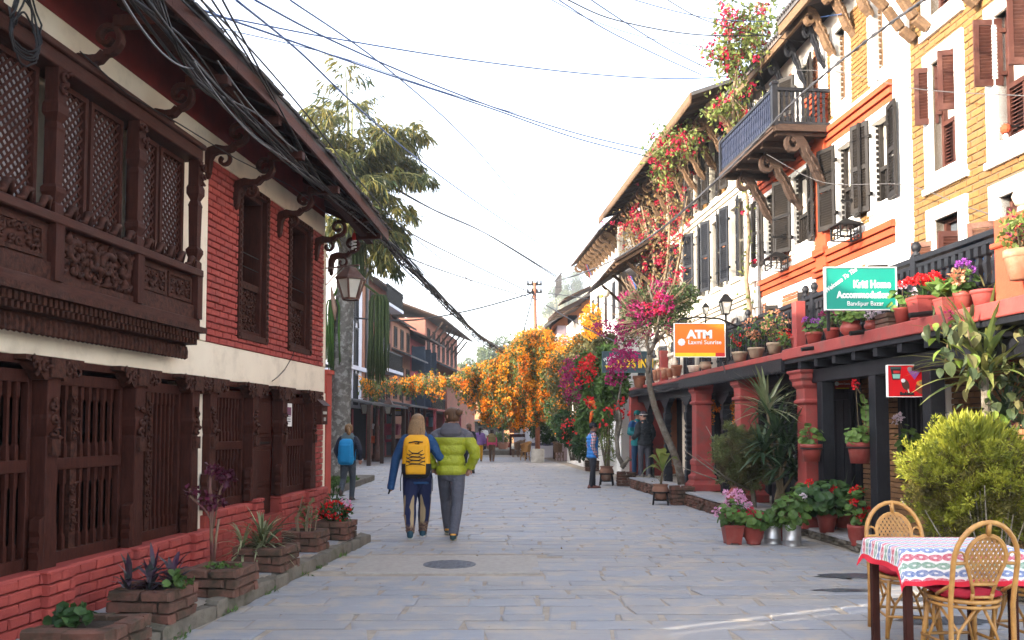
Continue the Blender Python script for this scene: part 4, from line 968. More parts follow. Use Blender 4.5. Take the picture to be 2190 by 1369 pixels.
# drain spouts
for px,py in ((1732,746),(1838,712),(1968,673)):
    u,z=RF.at(px,py,NL+.05); mb=RB_(); mb.tube([(u,NL-.1,z+.02),(u,NL+.17,z-.01)],.028,8); part(mb,'spout',MT['iron'],A1)
# ---- railing of the near and middle terraces
NR=.86
zrt=RF.z(1919,566,NR); 
def railing(parent,u0,u1,n,z0,z1,sp,m,w=.028,posts=()):
    mb=RB_(); mb.box(u0,u1,n-.05,n+.05,z1-.06,z1); mb.box(u0,u1,n-.035,n+.035,z1-.13,z1-.085); mb.box(u0,u1,n-.035,n+.035,z0,z0+.06)
    r=part(mb,'railing',m,parent,bev=.005)
    k=max(2,int((u1-u0)/sp))
    for i in range(1,k): baluster(r,RF,u0+(u1-u0)*i/k,n,z0+.06,z1-.13,m,w)
    for u in posts:
        mb=RB_(); mb.box(u-.05,u+.05,n-.052,n+.052,z0-.1,z1+.02); mb.smooth=True; mb.lathe([(.001,z1+.19),(.03,z1+.18),(.058,z1+.13),(.045,z1+.08),(.03,z1+.06),(.055,z1+.03),(.055,z1+.02)],10,(u,n,0)); part(mb,'newel_post',m,r)
railing(A1,uS[0]+1.2,uS[1],NR,ZL+.05,zrt,.13,MT['black'],.034,[ru(1960,NR,560),ru(1723,NR,640),ru(1742,NR,640)])
mb=RB_(); u=ru(1709,1.12,690); mb.box(u-.075,u+.075,1.05,1.2,ZL,RF.z(1709,645,1.12)); part(mb,'red_pillar',MT['terr'],A1,bev=.008)
mb=RB_(); ub=ru(2188,1.0,560); mb.box(ub-.42,ub+.12,.82,1.2,ZL,RF.z(2178,468,1.0)); mb.box(ub-.45,ub+.15,.79,1.23,ZL+.5,ZL+.55)
part(mb,'brick_pier',mat('orange_brick_paint',(.44,.075,.035),(.35,.06,.03),5,.8,.004,40),A1,bev=.012)
mb=RB_(); mb.add([(ru(2105,.8,600),.80,ZL+.1),(ru(2040,.8,600),.80,ZL+.1),(ru(2040,.8,600),.77,ZL+.75),(ru(2105,.8,600),.78,ZL+.78)],[(0,1,2,3)])
solo(mb,'tarpaulin',cm('blue_tarp',(.06,.22,.55),.6),RF.base(ru(2070,.8,600),.8,ZL+.1),'blue plastic sheet behind the black terrace railing','tarpaulin')
# ---- middle arcade
A2=thing('arcade','middle arcade with red columns and a black scalloped wooden valance','arcade',RF.base((uS[1]+uS[2])/2,NL,0))
mb=RB_(); mb.box(uS[1]+.004,uS[2],-.05,NL-.02,zb_+.03,zt-.03); part(mb,'terrace_slab',MT['terr'],A2,bev=.01)
mb=RB_(); mb.box(uS[1]+.004,uS[2],NL-.05,NL+.01,zb_-.14,zb_+.025); u=uS[1]+.01
while u<uS[2]-.06: mb.prism([(u,zb_-.14),(u+.06,zb_-.14),(u+.045,zb_-.18),(u+.015,zb_-.18)],NL-.045,NL+.005,lambda a,b,c:(a,c,b)); u+=.062
part(mb,'valance',MT['black'],A2,kind='stuff')
mb=RB_(); mb.box(uS[1],uS[2],0,NL-.06,zb_-.06,zb_+.02); mb.box(uS[1],uS[2],.66,.82,zb_-.30,zb_-.06); part(mb,'soffit_beam',MT['black'],A2)
for px in (1501,1597): red_column(A2,ru(px,1.0,930),1.0,.27,zb_-.03,.165)
for px in (1552,1664): black_post(A2,ru(px,.74,900),.74,.27,zb_-.30,.075)
mb=RB_(); mb.box(uS[1]+.06,uS[2]+4.2,-.3,1.45,-.05,.255); part(mb,'platform',MT['grout'],A2)
u=uS[1]+.06
while u<uS[2]+4:
    l=rnd.uniform(.5,.9); inst('platform_slab',rnd.choice(PSm)[0],A2,RF.M@T(u+l/2,1.22,.262)@SC(l-.02,.56,.03)); u+=l
u=uS[1]+.06
SB=[brick_mesh('edge_brick',MT['brownbrick'],.16,.1,s+150) for s in range(5)]
while u<uS[2]+4:
    l=rnd.uniform(.16,.28)
    for r in range(4): inst('edge_brick',rnd.choice(SB)[0],A2,RF.M@T(u+l/2+r*.06,1.45+rnd.uniform(-.015,.02),.03+.056*r)@SC(l-.012,.1,.052))
    u+=l
plank_wall(A2,uS[1]+.1,uS[2]+4.2,.25,zb_-.05,.02,MT['black'],.14)
for px in (1700,1640,1530): u=ru(px,0,950); gdoor(A2,u-.4,u+.4,.27,1.95,.09)
mb=RB_(); u=ru(1462,.2,950); mb.box(u-.12,u+.12,.0,.2,.26,zb_-.06); part(mb,'pillar',MT['cream'],A2)
railing(A2,uS[1]+.02,ru(1562,NR,700),NR,ZL+.05,zrt-.02,.13,MT['black'],.034,[ru(1600,NR,690)])
# ---- far arcade
A3=thing('arcade','far arcade with slender black carved posts behind the leaning tree','arcade',RF.base((uS[2]+uS[3])/2,NL,0))
mb=RB_(); mb.box(uS[2]+.004,uS[3],-.05,NL-.05,zb_+.02,zt-.06); part(mb,'terrace_slab',MT['terr'],A3,bev=.01)
mb=RB_(); mb.box(uS[2]+.004,uS[3],NL-.12,NL-.06,zb_-.16,zb_+.018); u=uS[2]+.05
while u<uS[3]-.1: mb.tube([(u,NL-.055,zb_-.12),(u+.05,NL-.05,zb_-.03),(u+.1,NL-.055,zb_-.12)],.014,4); u+=.12
part(mb,'valance',MT['black'],A3,kind='stuff')
mb=RB_(); mb.box(uS[2],uS[3],0,NL-.13,zb_-.06,zb_+.015); mb.box(uS[2],uS[3],.85,1.0,zb_-.30,zb_-.06); part(mb,'soffit_beam',MT['black'],A3)
for px in (1474,1428,1390,1360): black_post(A3,ru(px,.93,950),.93,.27,zb_-.30,.075)
mb=RB_(); a,b=ru(1446,.9,750),ru(1400,.9,750)
for i in range(9): u=a+(b-a)*(i+.5)/9; mb.lathe([(.03,ZL),(.055,ZL+.06),(.03,ZL+.2),(.06,ZL+.36),(.03,ZL+.5),(.05,ZL+.55)],8,(u,.9,0))
mb.box(a,b,.83,.97,ZL+.55,ZL+.62); part(mb,'balustrade',MT['cream'],A3,kind='stuff')
mb=RB_(); u=ru(1418,1.05,760); mb.box(u-.09,u+.09,.95,1.13,ZL-.05,ZL+.7); part(mb,'red_pillar',MT['terr'],A3,bev=.008)
mb=RB_(); u=ru(1351,.4,900); mb.box(uS[3]-.15,uS[3]+.12,.3,1.2,.25,zb_-.06); part(mb,'red_pier',MT['terr'],A3)
# brick piers along the platform
PV=[brick_mesh('brick',MT['brownbrick'],.16,.1,s+170) for s in range(6)]
def brick_box(root,cx,cy,wx,wy,z0,rows,bh,ang=0,bl=.22,inner=True,wall=.1,var=PV):
    """courses of bricks round a rectangle; each brick a part"""
    for r in range(rows):
        z=z0+bh*(r+.5)
        for s in range(4):
            Ls=wx if s%2==0 else wy; off=(wy if s%2==0 else wx)/2
            Ls-=wall*2 if (s+r)%2 else 0
            k=max(1,round(Ls/bl)); l=Ls/k
            for i in range(k):
                M=T(cx,cy,0)@RZ(ang)@RZ(s*PI/2)@T(-Ls/2+l*(i+.5)+0,off-wall/2+rnd.uniform(-.006,.008),z)@RY(rnd.uniform(-.02,.02))@RZ(rnd.uniform(-.03,.03))@SC(l-.008,wall,bh-.010)
                inst('brick',rnd.choice(var)[0],root,M)
def planter(name,lab,cat,cx,cy,wx,wy,z0,rows,bh,ang,group,soil=True):
    t=thing(name,lab,cat,T(cx,cy,z0)@RZ(ang),group)
    brick_box(t,cx,cy,wx,wy,z0,rows,bh,ang)
    mb=MB(T(cx,cy,0)@RZ(ang)); z=z0+rows*bh
    mb.box(-wx/2+.03,wx/2-.03,-wy/2+.03,wy/2-.03,z0,z-.035); part(mb,'soil' if soil else 'core',MT['soil'] if soil else MT['grout'],t); return t
GP='brick planters along the red house'
PL=[('mossy round-cornered brick planter nearest the camera below the carved bay',-2.61,5.42,.52,.55,3),('brick planter holding the dark purple-green rosette plant',-2.71,6.62,.50,.46,3),('brick planter holding the spindly purple-leaved shrub',-2.54,7.62,.50,.5,3),('brick planter overflowing with striped spider plant',-2.51,8.92,.52,.52,3),('brick planter with a straggly pale stem before the last barred window',-2.43,10.28,.45,.46,3),('brick planter of small red flowers at the house corner',-2.30,11.32,.47,.42,3)]
PO=[]
for lab,x,y,wx,wy,rows in PL: PO.append((planter('brick_planter',lab,'planter',x,y,wx,wy,.118,rows,.080,-.10,GP),x,y,.118+rows*.08))
GQ='brick piers at the foot of the arcade'
planter('brick_pier','short brick pier carrying the leaning tree beside the first red column','brick pier',*gnd(1458,1079)[:2],.46,.55,0,5,.075,-.06,GQ)
planter('brick_pier','brick pier behind the farther stand pot at the platform step','brick pier',*(gnd(1342,1040)+Vector((0,.25,0)))[:2],.5,.55,0,5,.075,-.06,GQ,False)
planter('brick_pier','low brick pier behind the man in the blue vest','brick pier',*(gnd(1262,1008)+Vector((.1,.3,0)))[:2],.5,.6,0,5,.075,-.06,GQ,False)
# ================================================================ houses farther down the right side
NE2=1.25
HD=thing('brick_topped_house','white house with a flat brick top and scrolled eave beyond the bougainvillea','house',RF.base(31.5,.5,0))
uD0,uD1=28.7,34.6
def RN(n): return MB(RF.M@T(0,n,0))
zDt=at_y(1308,471,30).z; zDe=RF.z(1243,543,NE2+.0)
mb=RB_(); mb.box(uD0,uD1,-6,.5,0,zDe+.1); part(mb,'wall',MT['white'],HD)
mb=RB_(); mb.box(uD0+.01,uD1,-4.5,.47,zDe+.101,zDt); part(mb,'brick_block',MT['obrick'],HD)
db=[]
Fd=Matrix(((RF.ey.x,-RF.ex.x,0,0),(RF.ey.y,-RF.ex.y,0,0),(0,0,1,0),(0,0,0,1)))   # local frame of the end wall: x towards the street, y towards the camera
oD=RF.w(uD0,0,0)
mb=MB(); zz_=zDe+.12
while zz_<zDt-.03:
    x=-3.2+rnd.random()*.1
    while x<.44:
        l=min(.235,.47-x); p=oD+RF.ey*(x+l/2)-RF.ex*.005; M=Matrix.Translation(p+Vector((0,0,zz_+.04)))@Fd@RY(rnd.uniform(-.015,.015))@SC(l-.014,.05,.068)
        v=rnd.choice(OB); mb.add(v[1],v[2],M); x+=.235
    zz_+=.082
part(mb,'brick',MT['obrick'],HD,kind='stuff')
mb=RB_()
v=[(uD0-.05,NE2,zDe),(uD1+.3,NE2,zDe),(uD1+.3,-.1,zDt+.02),(uD0-.05,.42,zDt+.02)]
mb.add(v+[(a,b,c+.07) for a,b,c in v],[(3,2,1,0),(4,5,6,7),(0,1,5,4),(1,2,6,5),(2,3,7,6),(3,0,4,7)]); part(mb,'roof',MT['dwood'],HD)
for u in np.arange(uD0+.3,uD1,.62): scroll_strut(HD,RF,u,zDe-.95,zDe+.1,1.25,MT['gwood'],.12)
mb=RB_(); mb.box(uD0-.06,uD0+.2,.40,.56,2.5,zDe+.3); part(mb,'corner_pilaster',MT['cwhite'],HD)
for u in (29.8,31.3,32.8,34):
    for z in (3.2,5.3): mb=RB_(); mb.box(u-.28,u+.28,.45,.505,z,z+1.3); part(mb,'window',MT['dshut'],HD)
HE=thing('pink_gabled_house','pale pink house with an orange brick gable and dark eave at the street bend','house',RF.base(42,1.4,0))
p0=at_y(1165,703,41.5); p1=at_y(1224,653,41.5); pw=at_y(1192,720,41.6); pt=at_y(1238,640,41.5)
mb=MB(); mb.box(pw.x,pt.x+4,41.6,47,0,p0.z+.2); part(mb,'wall',cm('pale_pink',(.62,.46,.46)),HE)
mb=MB(); mb.prism([(pw.x-.25,p0.z+.15),(pt.x+.8,p0.z+.2),(pt.x+.8,pt.z+.3)],41.55,46.9,lambda a,b,c:(a,c,b)); part(mb,'gable',MT['obrick'],HE)
mb=MB(); v=[(p0.x,p0.z),(pt.x+.9,pt.z+.45),(pt.x+.9,pt.z+.62),(p0.x-.05,p0.z+.14)]; mb.prism(v,41.0,47.4,lambda a,b,c:(a,c,b)); part(mb,'roof',MT['slate'],HE)
for k,(a,b) in enumerate(((.55,.2),(1.4,.2),(.5,2.0))): mb=MB(); mb.box(pw.x+a,pw.x+a+.45,41.54,41.62,4+b,5+b); part(mb,'window',MT['dark'],HE)
mb=MB()
for i in range(9): x=pw.x+.3+i*.28; mb.box(x,x+.05,40.6,40.66,4.6,5.6)
mb.box(pw.x+.2,pw.x+2.7,40.58,40.68,5.6,5.68); mb.box(pw.x+.2,pw.x+2.7,40.58,40.68,5.1,5.15); mb.box(pw.x+.2,pw.x+2.7,40.55,41.6,4.5,4.6); part(mb,'balcony',MT['gcable'],HE,kind='stuff')
HF=thing('tin_roofed_house','white house with small rusty tin awnings between the gable and the brick-topped house','house',RF.base(36.5,.8,0))
mb=RB_(); mb.box(34.9,39.6,-4,.75,0,6.2); part(mb,'wall',MT['white'],HF)
for (a,za,b,zb2,u0,u1) in ((1.5,6.75,.0,7.5,35.0,37.0),(1.9,6.1,.7,6.6,35.6,37.4),(1.6,6.5,.2,7.2,37.2,39.8)):
    mb=RB_(); v=[(u0,a,za),(u1,a,za),(u1,b,zb2),(u0,b,zb2)]; mb.add(v+[(x,y,z+.06) for x,y,z in v],[(3,2,1,0),(4,5,6,7),(0,1,5,4),(1,2,6,5),(2,3,7,6),(3,0,4,7)]); part(mb,'awning',MT['dwood'],HF)
for u in (35.8,37.4,38.8): mb=RB_(); mb.box(u-.25,u+.25,.7,.756,3.4,4.9); part(mb,'window',MT['dshut'],HF)
mb=RB_(); 
for i in range(10): mb.box(35+i*.2,35.03+i*.2,1.6,1.63,7.1,7.8)
mb.box(35,36.9,1.58,1.65,7.8,7.85); part(mb,'roof_railing',MT['gcable'],HF,kind='stuff')
# ================================================================ far left row, end of the street, hills
FF=Frame(-10.5,.08,True)
fu=lambda px,n=0,py=800:FF.u(px,n,py)
def FB(): return MB(FF.M)
def fwin(house,u,w,z0,z1,m=None,fm=None,n=0,arch=False):
    mb=FB(); mb.box(u-w/2-.09,u+w/2+.09,n-.05,n+.05,z0-.09,z0); mb.box(u-w/2-.09,u+w/2+.09,n-.05,n+.05,z1,z1+.09); mb.box(u-w/2-.09,u-w/2,n-.05,n+.05,z0,z1); mb.box(u+w/2,u+w/2+.09,n-.05,n+.05,z0,z1)
    if arch: mb.tube([(u+w/2*1.2*math.cos(PI*i/8),n+.03,z1+.1+w*.9*math.sin(PI*i/8)) for i in range(9)],.05,4)
    o=part(mb,'window',fm or MT['dwood'],house)
    mb=FB(); mb.box(u-w/2,u+w/2,n-.04,n+.015,z0,z1); part(mb,'pane',m or MT['dark'],o)
def fhouse(name,lab,a,b,h,m,D=7,roof=None,eave=.7,pitch=.4,rm=None,soff=None,ze=None,n=0):
    u0,u1=sorted((fu(a),fu(b))); t=thing(name,lab,'house',FF.base((u0+u1)/2,n,0)); mb=FB(); mb.box(u0,u1-.01,n-D,n,0,h); part(mb,'wall',m,t)
    if roof: 
        mb0=FF.M.copy(); 
        for k,(p,zp,q,zq) in enumerate(((n+eave,h-.15,n-D/2,h-.15+(D/2+eave)*pitch),(n-D/2,h-.15+(D/2+eave)*pitch,n-D-.3,h-.1))):
            mb=FB(); v=[(u0-.25,p,zp),(u1+.25,p,zp),(u1+.25,q,zq),(u0-.25,q,zq)]; v2=[(x,y,z+.12) for x,y,z in v]; mb.add(v2,[(0,1,2,3)]); mb.cur=1; mb.add(v+v2,[(3,2,1,0),(0,1,5,4),(1,2,6,5),(2,3,7,6),(3,0,4,7)]); part(mb,'roof',[rm or MT['slate'],MT['dwood']],t)
    return t,u0,u1
MT['fwhite']=mat('limewash',(.66,.67,.72),(.58,.58,.62),1.5,.9,dirt=(.42,.40,.40),dsc=.7,damt=.5)
MT['fbrick']=mat('weathered_brick',(.36,.17,.10),(.26,.12,.075),5,.9,dirt=(.2,.13,.1),dsc=.6,damt=.5)
H1,a,b=fhouse('white_plastered_house','tall white house with narrow arched windows behind the palm','  '.strip() and 'x' or 744,779,10.5,MT['fwhite']) if False else fhouse('white_plastered_house','tall white house with narrow arched windows behind the palm',742,779,9.4,MT['fwhite'])
uw1=fu(761,0,700)
for t_,bo in ((705,780),(803,862),(640,686)): fwin(H1,uw1,.55,FF.atu(uw1,bo),FF.atu(uw1,t_),None,MT['dshut'],arch=True)
mb=FB(); mb.box(a-.05,b,-.02,.12,FF.atu(uw1,792),FF.atu(uw1,783)); part(mb,'string_course',MT['fwhite'],H1)
mb=FB(); mb.box(a-.02,a+.5,-.02,.03,3,10); part(mb,'brick_strip',MT['fbrick'],H1); mb=FB(); mb.tube([(a-.05,.1,z) for z in (2.6,6,10)],.08,6); part(mb,'drainpipe',MT['gcable'],H1)
H2,a,b=fhouse('balcony_house','narrow brick house with white balconies behind the hanging palm tassels',783,838,8.9,MT['rbrick'],roof=1,eave=.6)
for z in (8.0,4.6):
    mb=FB(); mb.box(a+.3,b-1.5,0,.7,z-.16,z); bl=part(mb,'balcony',MT['fwhite'],H2); mb=FB()
    for i in range(26): x=a+.35+(b-a-1.9)*i/25; mb.box(x,x+.03,.64,.67,z,z+.85)
    mb.box(a+.3,b-1.5,.62,.7,z+.85,z+.92); part(mb,'railing',MT['iron'],bl,kind='stuff')
for u in np.linspace(a+1,b-1,4):
    for z in (2.9,4.8,7.0): fwin(H2,u,.6,z,z+1.3)
mb=FB()
for i in range(7): x=a+1+i*.35; mb.box(x,x+.14,.02,.06,4.7,6.4)
part(mb,'white_drape',MT['fwhite'],H2,kind='stuff')
H3,a,b=fhouse('orange_brick_house','orange brick house with shuttered windows and slate roof on the left row',838,877,7.7,MT['fbrick'],roof=1,eave=.35,pitch=.5)
for u in np.linspace(a+.8,b-.8,3): fwin(H3,u,.7,3.3,5.0); fwin(H3,u,.6,6.2,7.2)
mb=FB(); v=[(a-.1,1.1,5.5),(b+.1,1.1,5.5),(b+.1,0,5.95),(a-.1,0,5.95)]; mb.add(v+[(x,y,z+.1) for x,y,z in v],[(3,2,1,0),(4,5,6,7),(0,1,5,4),(1,2,6,5),(3,0,4,7)]); part(mb,'canopy',MT['slate'],H3)
H4,a,b=fhouse('maroon_house','maroon painted brick house with blue-black open shutters',877,909,7.1,MT['pbrick'],roof=1,eave=1.3,pitch=.42)
MT['bluesh']=mat('blue_black_shutter',(.035,.055,.085),(.025,.04,.06),5,.6)
for u in np.linspace(a+1.0,b-1.0,2): fwin(H4,u,.8,3.0,4.6); fwin(H4,u,.8,5.2,6.6)
for u in np.linspace(a+.4,b-.4,3):
    for z in (5.0,2.2): mb=FB(); mb.box(u-.04,u+.04,.02,.85,z+.1,z+1.6); part(mb,'shutter',MT['bluesh'],H4)
mb=FB(); mb.box(a,b,0,1.4,2.5,2.62); mb.box(a,b,1.35,1.4,3.4,3.47); 
for i in range(30): x=a+(b-a)*i/29; mb.box(x-.02,x+.02,1.36,1.39,2.62,3.4)
part(mb,'gallery',MT['iron'],H4,kind='stuff')
H5,a,b=fhouse('long_brick_house','long red brick house with a row of tall windows under a wide strutted eave',909,978,9.0,mat('faded_red_brick',(.40,.16,.11),(.30,.12,.085),3,.9,dirt=(.25,.13,.1),dsc=.5,damt=.5),roof=1,eave=1.3,pitch=.38,rm=MT['fbrick'],D=9)
for u in np.linspace(a+1.2,b-1.2,7):
    fwin(H5,u,.8,6.6,8.3)
    mb=FB(); mb.bar((u+.6,.02,7.4),(u+.6,1.1,8.75),.12,.12); part(mb,'strut',MT['dwood'],H5)
mb=FB(); v=[(a-.3,2.4,5.2),(b+.2,2.4,5.2),(b+.2,0,6.3),(a-.3,0,6.3)]; mb.add(v+[(x,y,z+.15) for x,y,z in v],[(3,2,1,0),(4,5,6,7),(0,1,5,4),(1,2,6,5),(2,3,7,6),(3,0,4,7)]); part(mb,'lean_to_roof',MT['slate'],H5)
mb=FB(); mb.box(a,b,0,1.5,0,4.2); part(mb,'ground_floor',MT['rbrick'],H5)
# shopfront canopies and posts at street level
SHp=[('sagging slate canopy over the shopfront behind the palm',a_,b_,z_) for a_,b_,z_ in ()]
for lab,p,q,z,kk in (('dark slate shopfront canopy just behind the palm trunk',700,793,2.62,0),('dark tin canopy over the menu-board shop left of the couple',797,845,2.75,1),('red shopfront canopy hung with clothes behind the couple',868,935,2.7,2)):
    u0,u1=sorted((fu(p),fu(q))); t=thing('shop_canopy',lab,'canopy',FF.base((u0+u1)/2,1.2,0),'shop canopies of the far left row')
    mb=FB(); v=[(u0,1.9,z-.12),(u1,1.9,z-.12),(u1,0.02,z+.2),(u0,0.02,z+.2)]; mb.add(v+[(x,y,w_+.1) for x,y,w_ in v],[(3,2,1,0),(4,5,6,7),(0,1,5,4),(1,2,6,5),(2,3,7,6),(3,0,4,7)]); part(mb,'canopy_roof',MT['slate'] if kk<2 else MT['terr'],t)
    for u in np.linspace(u0+.2,u1-.2,4): mb=FB(); mb.box(u-.07,u+.07,1.65,1.8,0,z-.1); part(mb,'post',(MT['dwood'],MT['wood'],MT['pbrick'])[kk],t)
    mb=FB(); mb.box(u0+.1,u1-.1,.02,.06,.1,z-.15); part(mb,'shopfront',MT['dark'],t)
    for u in np.linspace(u0+1,u1-1,3): mb=FB(); mb.box(u-.12,u+.12,.06,.1,.1,z-.2); part(mb,'door_post',MT['pbrick'],t)
# red clothes hanging
for px,py,w_,h_,c,lab in ((911,900,.32,.75,(.65,.02,.03),'bright red garment hung under the canopy'),(922,900,.3,.8,(.25,.40,.55),'pale blue garment hung beside the red one')):
    p=at_y(px,py,58); mb=MB(); mb.smooth=True; mb.rings([[(p.x+w_*s*math.cos(a),p.y+.06*math.sin(a),p.z+dz) for a in np.linspace(0,2*PI,9)[:-1]] for s,dz in ((.45,-h_/2),(.5,-.1),(.42,.15),(.55,h_/2-.08),(.15,h_/2))]); solo(mb,'garment',cm('cloth_'+lab.split()[1],c),p,lab,'garment','clothes on show at the shop')
# end of the street
HX=thing('sunlit_brick_house','sunlit orange brick house closing the street under the orange vine','house',(-.3,92,0))
mb=MB(); mb.box(-5.5,3,92,99,0,6.2); part(mb,'wall',mat('sun_brick',(.52,.26,.13),(.42,.2,.1),2,.9),HX)
mb=MB(); mb.prism([(-6.2,6.0),(3.6,6.0),(-1.2,9.0)],91.4,99.5,lambda a,b,c:(a,c,b)); part(mb,'roof',MT['fbrick'],HX)
for i in range(6):
    mb=MB(); x=-5+i*.75; mb.box(x,x+.35,91.95,92.05,3.2,5.2); part(mb,'window',MT['dark'],HX)
for x in (-.3,1.6): mb=MB(); mb.box(x,x+.7,91.95,92.05,3,5.2); w_=part(mb,'window',MT['white'],HX); mb=MB(); mb.box(x+.12,x+.58,91.9,91.96,3.2,5); part(mb,'pane',MT['glass'],w_)
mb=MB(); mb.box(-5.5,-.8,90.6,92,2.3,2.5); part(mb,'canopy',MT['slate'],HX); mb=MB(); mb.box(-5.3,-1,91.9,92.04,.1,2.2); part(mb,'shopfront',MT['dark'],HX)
HY=thing('far_gabled_house','small orange gabled house showing above the vine far down the street','house',(-5.5,105,0))
q=at_y(974,783,105); mb=MB(); mb.box(q.x-3,q.x+3.2,105,112,0,q.z-1.6); part(mb,'wall',MT['obrick'],HY); mb=MB(); mb.prism([(q.x-3.4,q.z-1.8),(q.x+3.6,q.z-1.8),(q.x+.1,q.z)],104.5,112.4,lambda a,b,c:(a,c,b)); part(mb,'roof',MT['obrick'],HY)
# unseen left houses and gate, added or sized to block and shape sunlight
HN=thing('added_shade_house','unseen red brick house added beyond the left edge to cast shade','house',(-6.2,1.5,0))  # unseen shadow caster, added to keep low sun off the street
mb=MB(); mb.box(-8.6,-3.95,-9,1.9,0,4.7); part(mb,'wall',MT['red'],HN); mb=MB(); mb.prism([(-9.3,4.6),(-3.2,4.75),(-6.2,6.3)],-9.4,2.1,lambda a,b,c:(a,c,b)); part(mb,'roof',MT['slate'],HN)
t=thing('added_slit_screen','unseen board gate with gaps, added to let strips of sun through','gate',(-4.1,4.2,0))  # made-up gate; gaps between its boards throw sun strips on the paving
mb=MB(); mb.box(-4.2,-4.0,1.92,5.15,0,1.7); part(mb,'wall_base',MT['redmortar'],t)
for a,b in ((1.92,2.5),(2.52,3.1),(3.12,3.72),(3.78,3.98),(4.09,4.21),(4.30,4.62),(4.64,5.15)): mb=MB(); mb.box(-4.13,-4.08,a,b,1.7,2.45); part(mb,'board',MT['wood'],t)
HM=thing('unseen_sun_blocker','unseen brick house behind the palm, extended to block a band of sun','house',(-9.5,20,0))  # unseen; stretched towards the camera to stop a sunlit band across the street
mb=MB(); mb.box(-14,-7.0,13.0,27,0,6.4); part(mb,'wall',MT['rbrick'],HM); mb=MB(); mb.prism([(-14.6,6.2),(-6.4,6.2),(-10.8,8.4)],12.9,27.6,lambda a,b,c:(a,c,b)); part(mb,'roof',MT['slate'],HM)
HO=thing('low_filler_house','hidden filler house beyond the palm, kept low to let sunlight through','house',(-9.5,33,0))  # hidden filler, height lowered so sun reaches the vine
mb=MB(); mb.box(-15,-8.3,28.5,37.5,0,4.3); part(mb,'wall',MT['fwhite'],HO); mb=MB(); mb.prism([(-15.5,4.2),(-7.7,4.2),(-11.5,5.6)],28.2,37.8,lambda a,b,c:(a,c,b)); part(mb,'roof',MT['slate'],HO)
for y in (30,32,34,36): mb=MB(); mb.box(-8.33,-8.26,y,y+.7,2.4,3.7); part(mb,'window',MT['dshut'],HO)
# right row closing the street behind the vines
HZ=thing('pale_house','pale house behind the potted trees at the end of the right row','house',RF.base(52,2,0))
mb=RB_(); mb.box(46,58,-5,1.7,0,4.6); part(mb,'wall',MT['fwhite'],HZ); mb=RB_(); mb.prism([(2.4,4.5),(-5.6,4.5),(-1.4,6.4)],45.6,58.4,lambda a,b,c:(c,a,b)); part(mb,'roof',MT['slate'],HZ)
for u in (47,49,51,53,55): mb=RB_(); mb.box(u,u+.7,1.65,1.74,2.7,4.1); part(mb,'window',MT['white'],HZ)
# hills
def hill(name,cx,cy,wx,wy,h,m,seed,nx=60,ny=24):
    g=np.random.default_rng(seed); mb=MB(); mb.smooth=True; P=g.random((6,2))*6; v=[]
    for j in range(ny+1):
        for i in range(nx+1):
            x=i/nx*2-1; y=j/ny*2-1; r=x*x+y*y
            b=max(0,1-r)**1.1*(1+.22*math.sin(5*x+P[0,0])+.12*math.sin(11*x+3*y+P[1,0])+.05*math.sin(27*x+P[2,0]))
            v.append((cx+x*wx,cy+y*wy,-1+h*b))
    mb.add(v,[(j*(nx+1)+i,j*(nx+1)+i+1,(j+1)*(nx+1)+i+1,(j+1)*(nx+1)+i) for j in range(ny) for i in range(nx)])
    return solo(mb,name,m,(cx,cy,0),kind='structure')
MT['hill']=mat('dry_hillside',(.36,.28,.17),(.20,.19,.10),.03,.95,dirt=(.12,.14,.06),dsc=.05,damt=.8)
hill('hill',110,470,135,160,96,MT['hill'],5)
hill('hill',-60,640,260,120,30,MT['hill'],9)
# ================================================================ plants
def rdir(n,up=0.0,sp=1.0):
    d=nr.normal(size=(n,3))*sp; d[:,2]+=up; return d/np.linalg.norm(d,axis=1)[:,None]
def unit(a): return a/np.maximum(np.linalg.norm(a,axis=1),1e-9)[:,None]
def leaves(mb,P,L,Wd,D=None,droop=0,fold=.15,N=None,jit=.3):
    """leaf blades: base, two sides, tip"""
    P=np.asarray(P,float).reshape(-1,3); n=len(P)
    if n==0: return
    D=rdir(n) if D is None else unit(np.asarray(D,float)+nr.normal(size=(n,3))*jit*.5)
    if N is None: N=nr.normal(size=(n,3))*.6+np.array((0,0,1.))
    S_=unit(np.cross(D,N)); Nn=unit(np.cross(S_,D))
    l=(L*(1+jit*(nr.random(n)-.5)*2))[:,None]; w=(Wd*(1+jit*(nr.random(n)-.5)*2))[:,None]
    mid=P+D*l*.45; tip=P+D*l; tip[:,2]-=(droop*l)[:,0]; mid[:,2]-=(droop*l*.2)[:,0]
    a=mid+S_*w*.5+Nn*w*fold; b=mid-S_*w*.5+Nn*w*fold
    v=np.stack([P,a,tip,b],1).reshape(-1,3); i=np.arange(n)*4
    mb.add(v,np.stack([i,i+1,i+2,i+3],1))
def discs(mb,P,r,N,k=7,jit=.25,cup=.25,scal=.12):
    """round scalloped leaves"""
    P=np.asarray(P,float); n=len(P); N=unit(np.asarray(N,float)); A=unit(np.cross(N,nr.normal(size=(n,3)))); B=np.cross(N,A)
    rr=r*(1+jit*(nr.random(n)-.5)*2); v=[P-N*(rr*cup*.4)[:,None]]
    for j in range(k):
        a=2*PI*j/k+.3; q=rr*(1+scal*(nr.random(n)-.5)*2); v.append(P+A*(q*math.cos(a))[:,None]+B*(q*math.sin(a))[:,None]+N*(q*cup*(nr.random(n)))[:,None])
    v=np.stack(v,1).reshape(-1,3); b=np.arange(n)*(k+1)
    mb.add(v,np.concatenate([np.stack([b,b+1+j,b+1+(j+1)%k],1) for j in range(k)]))
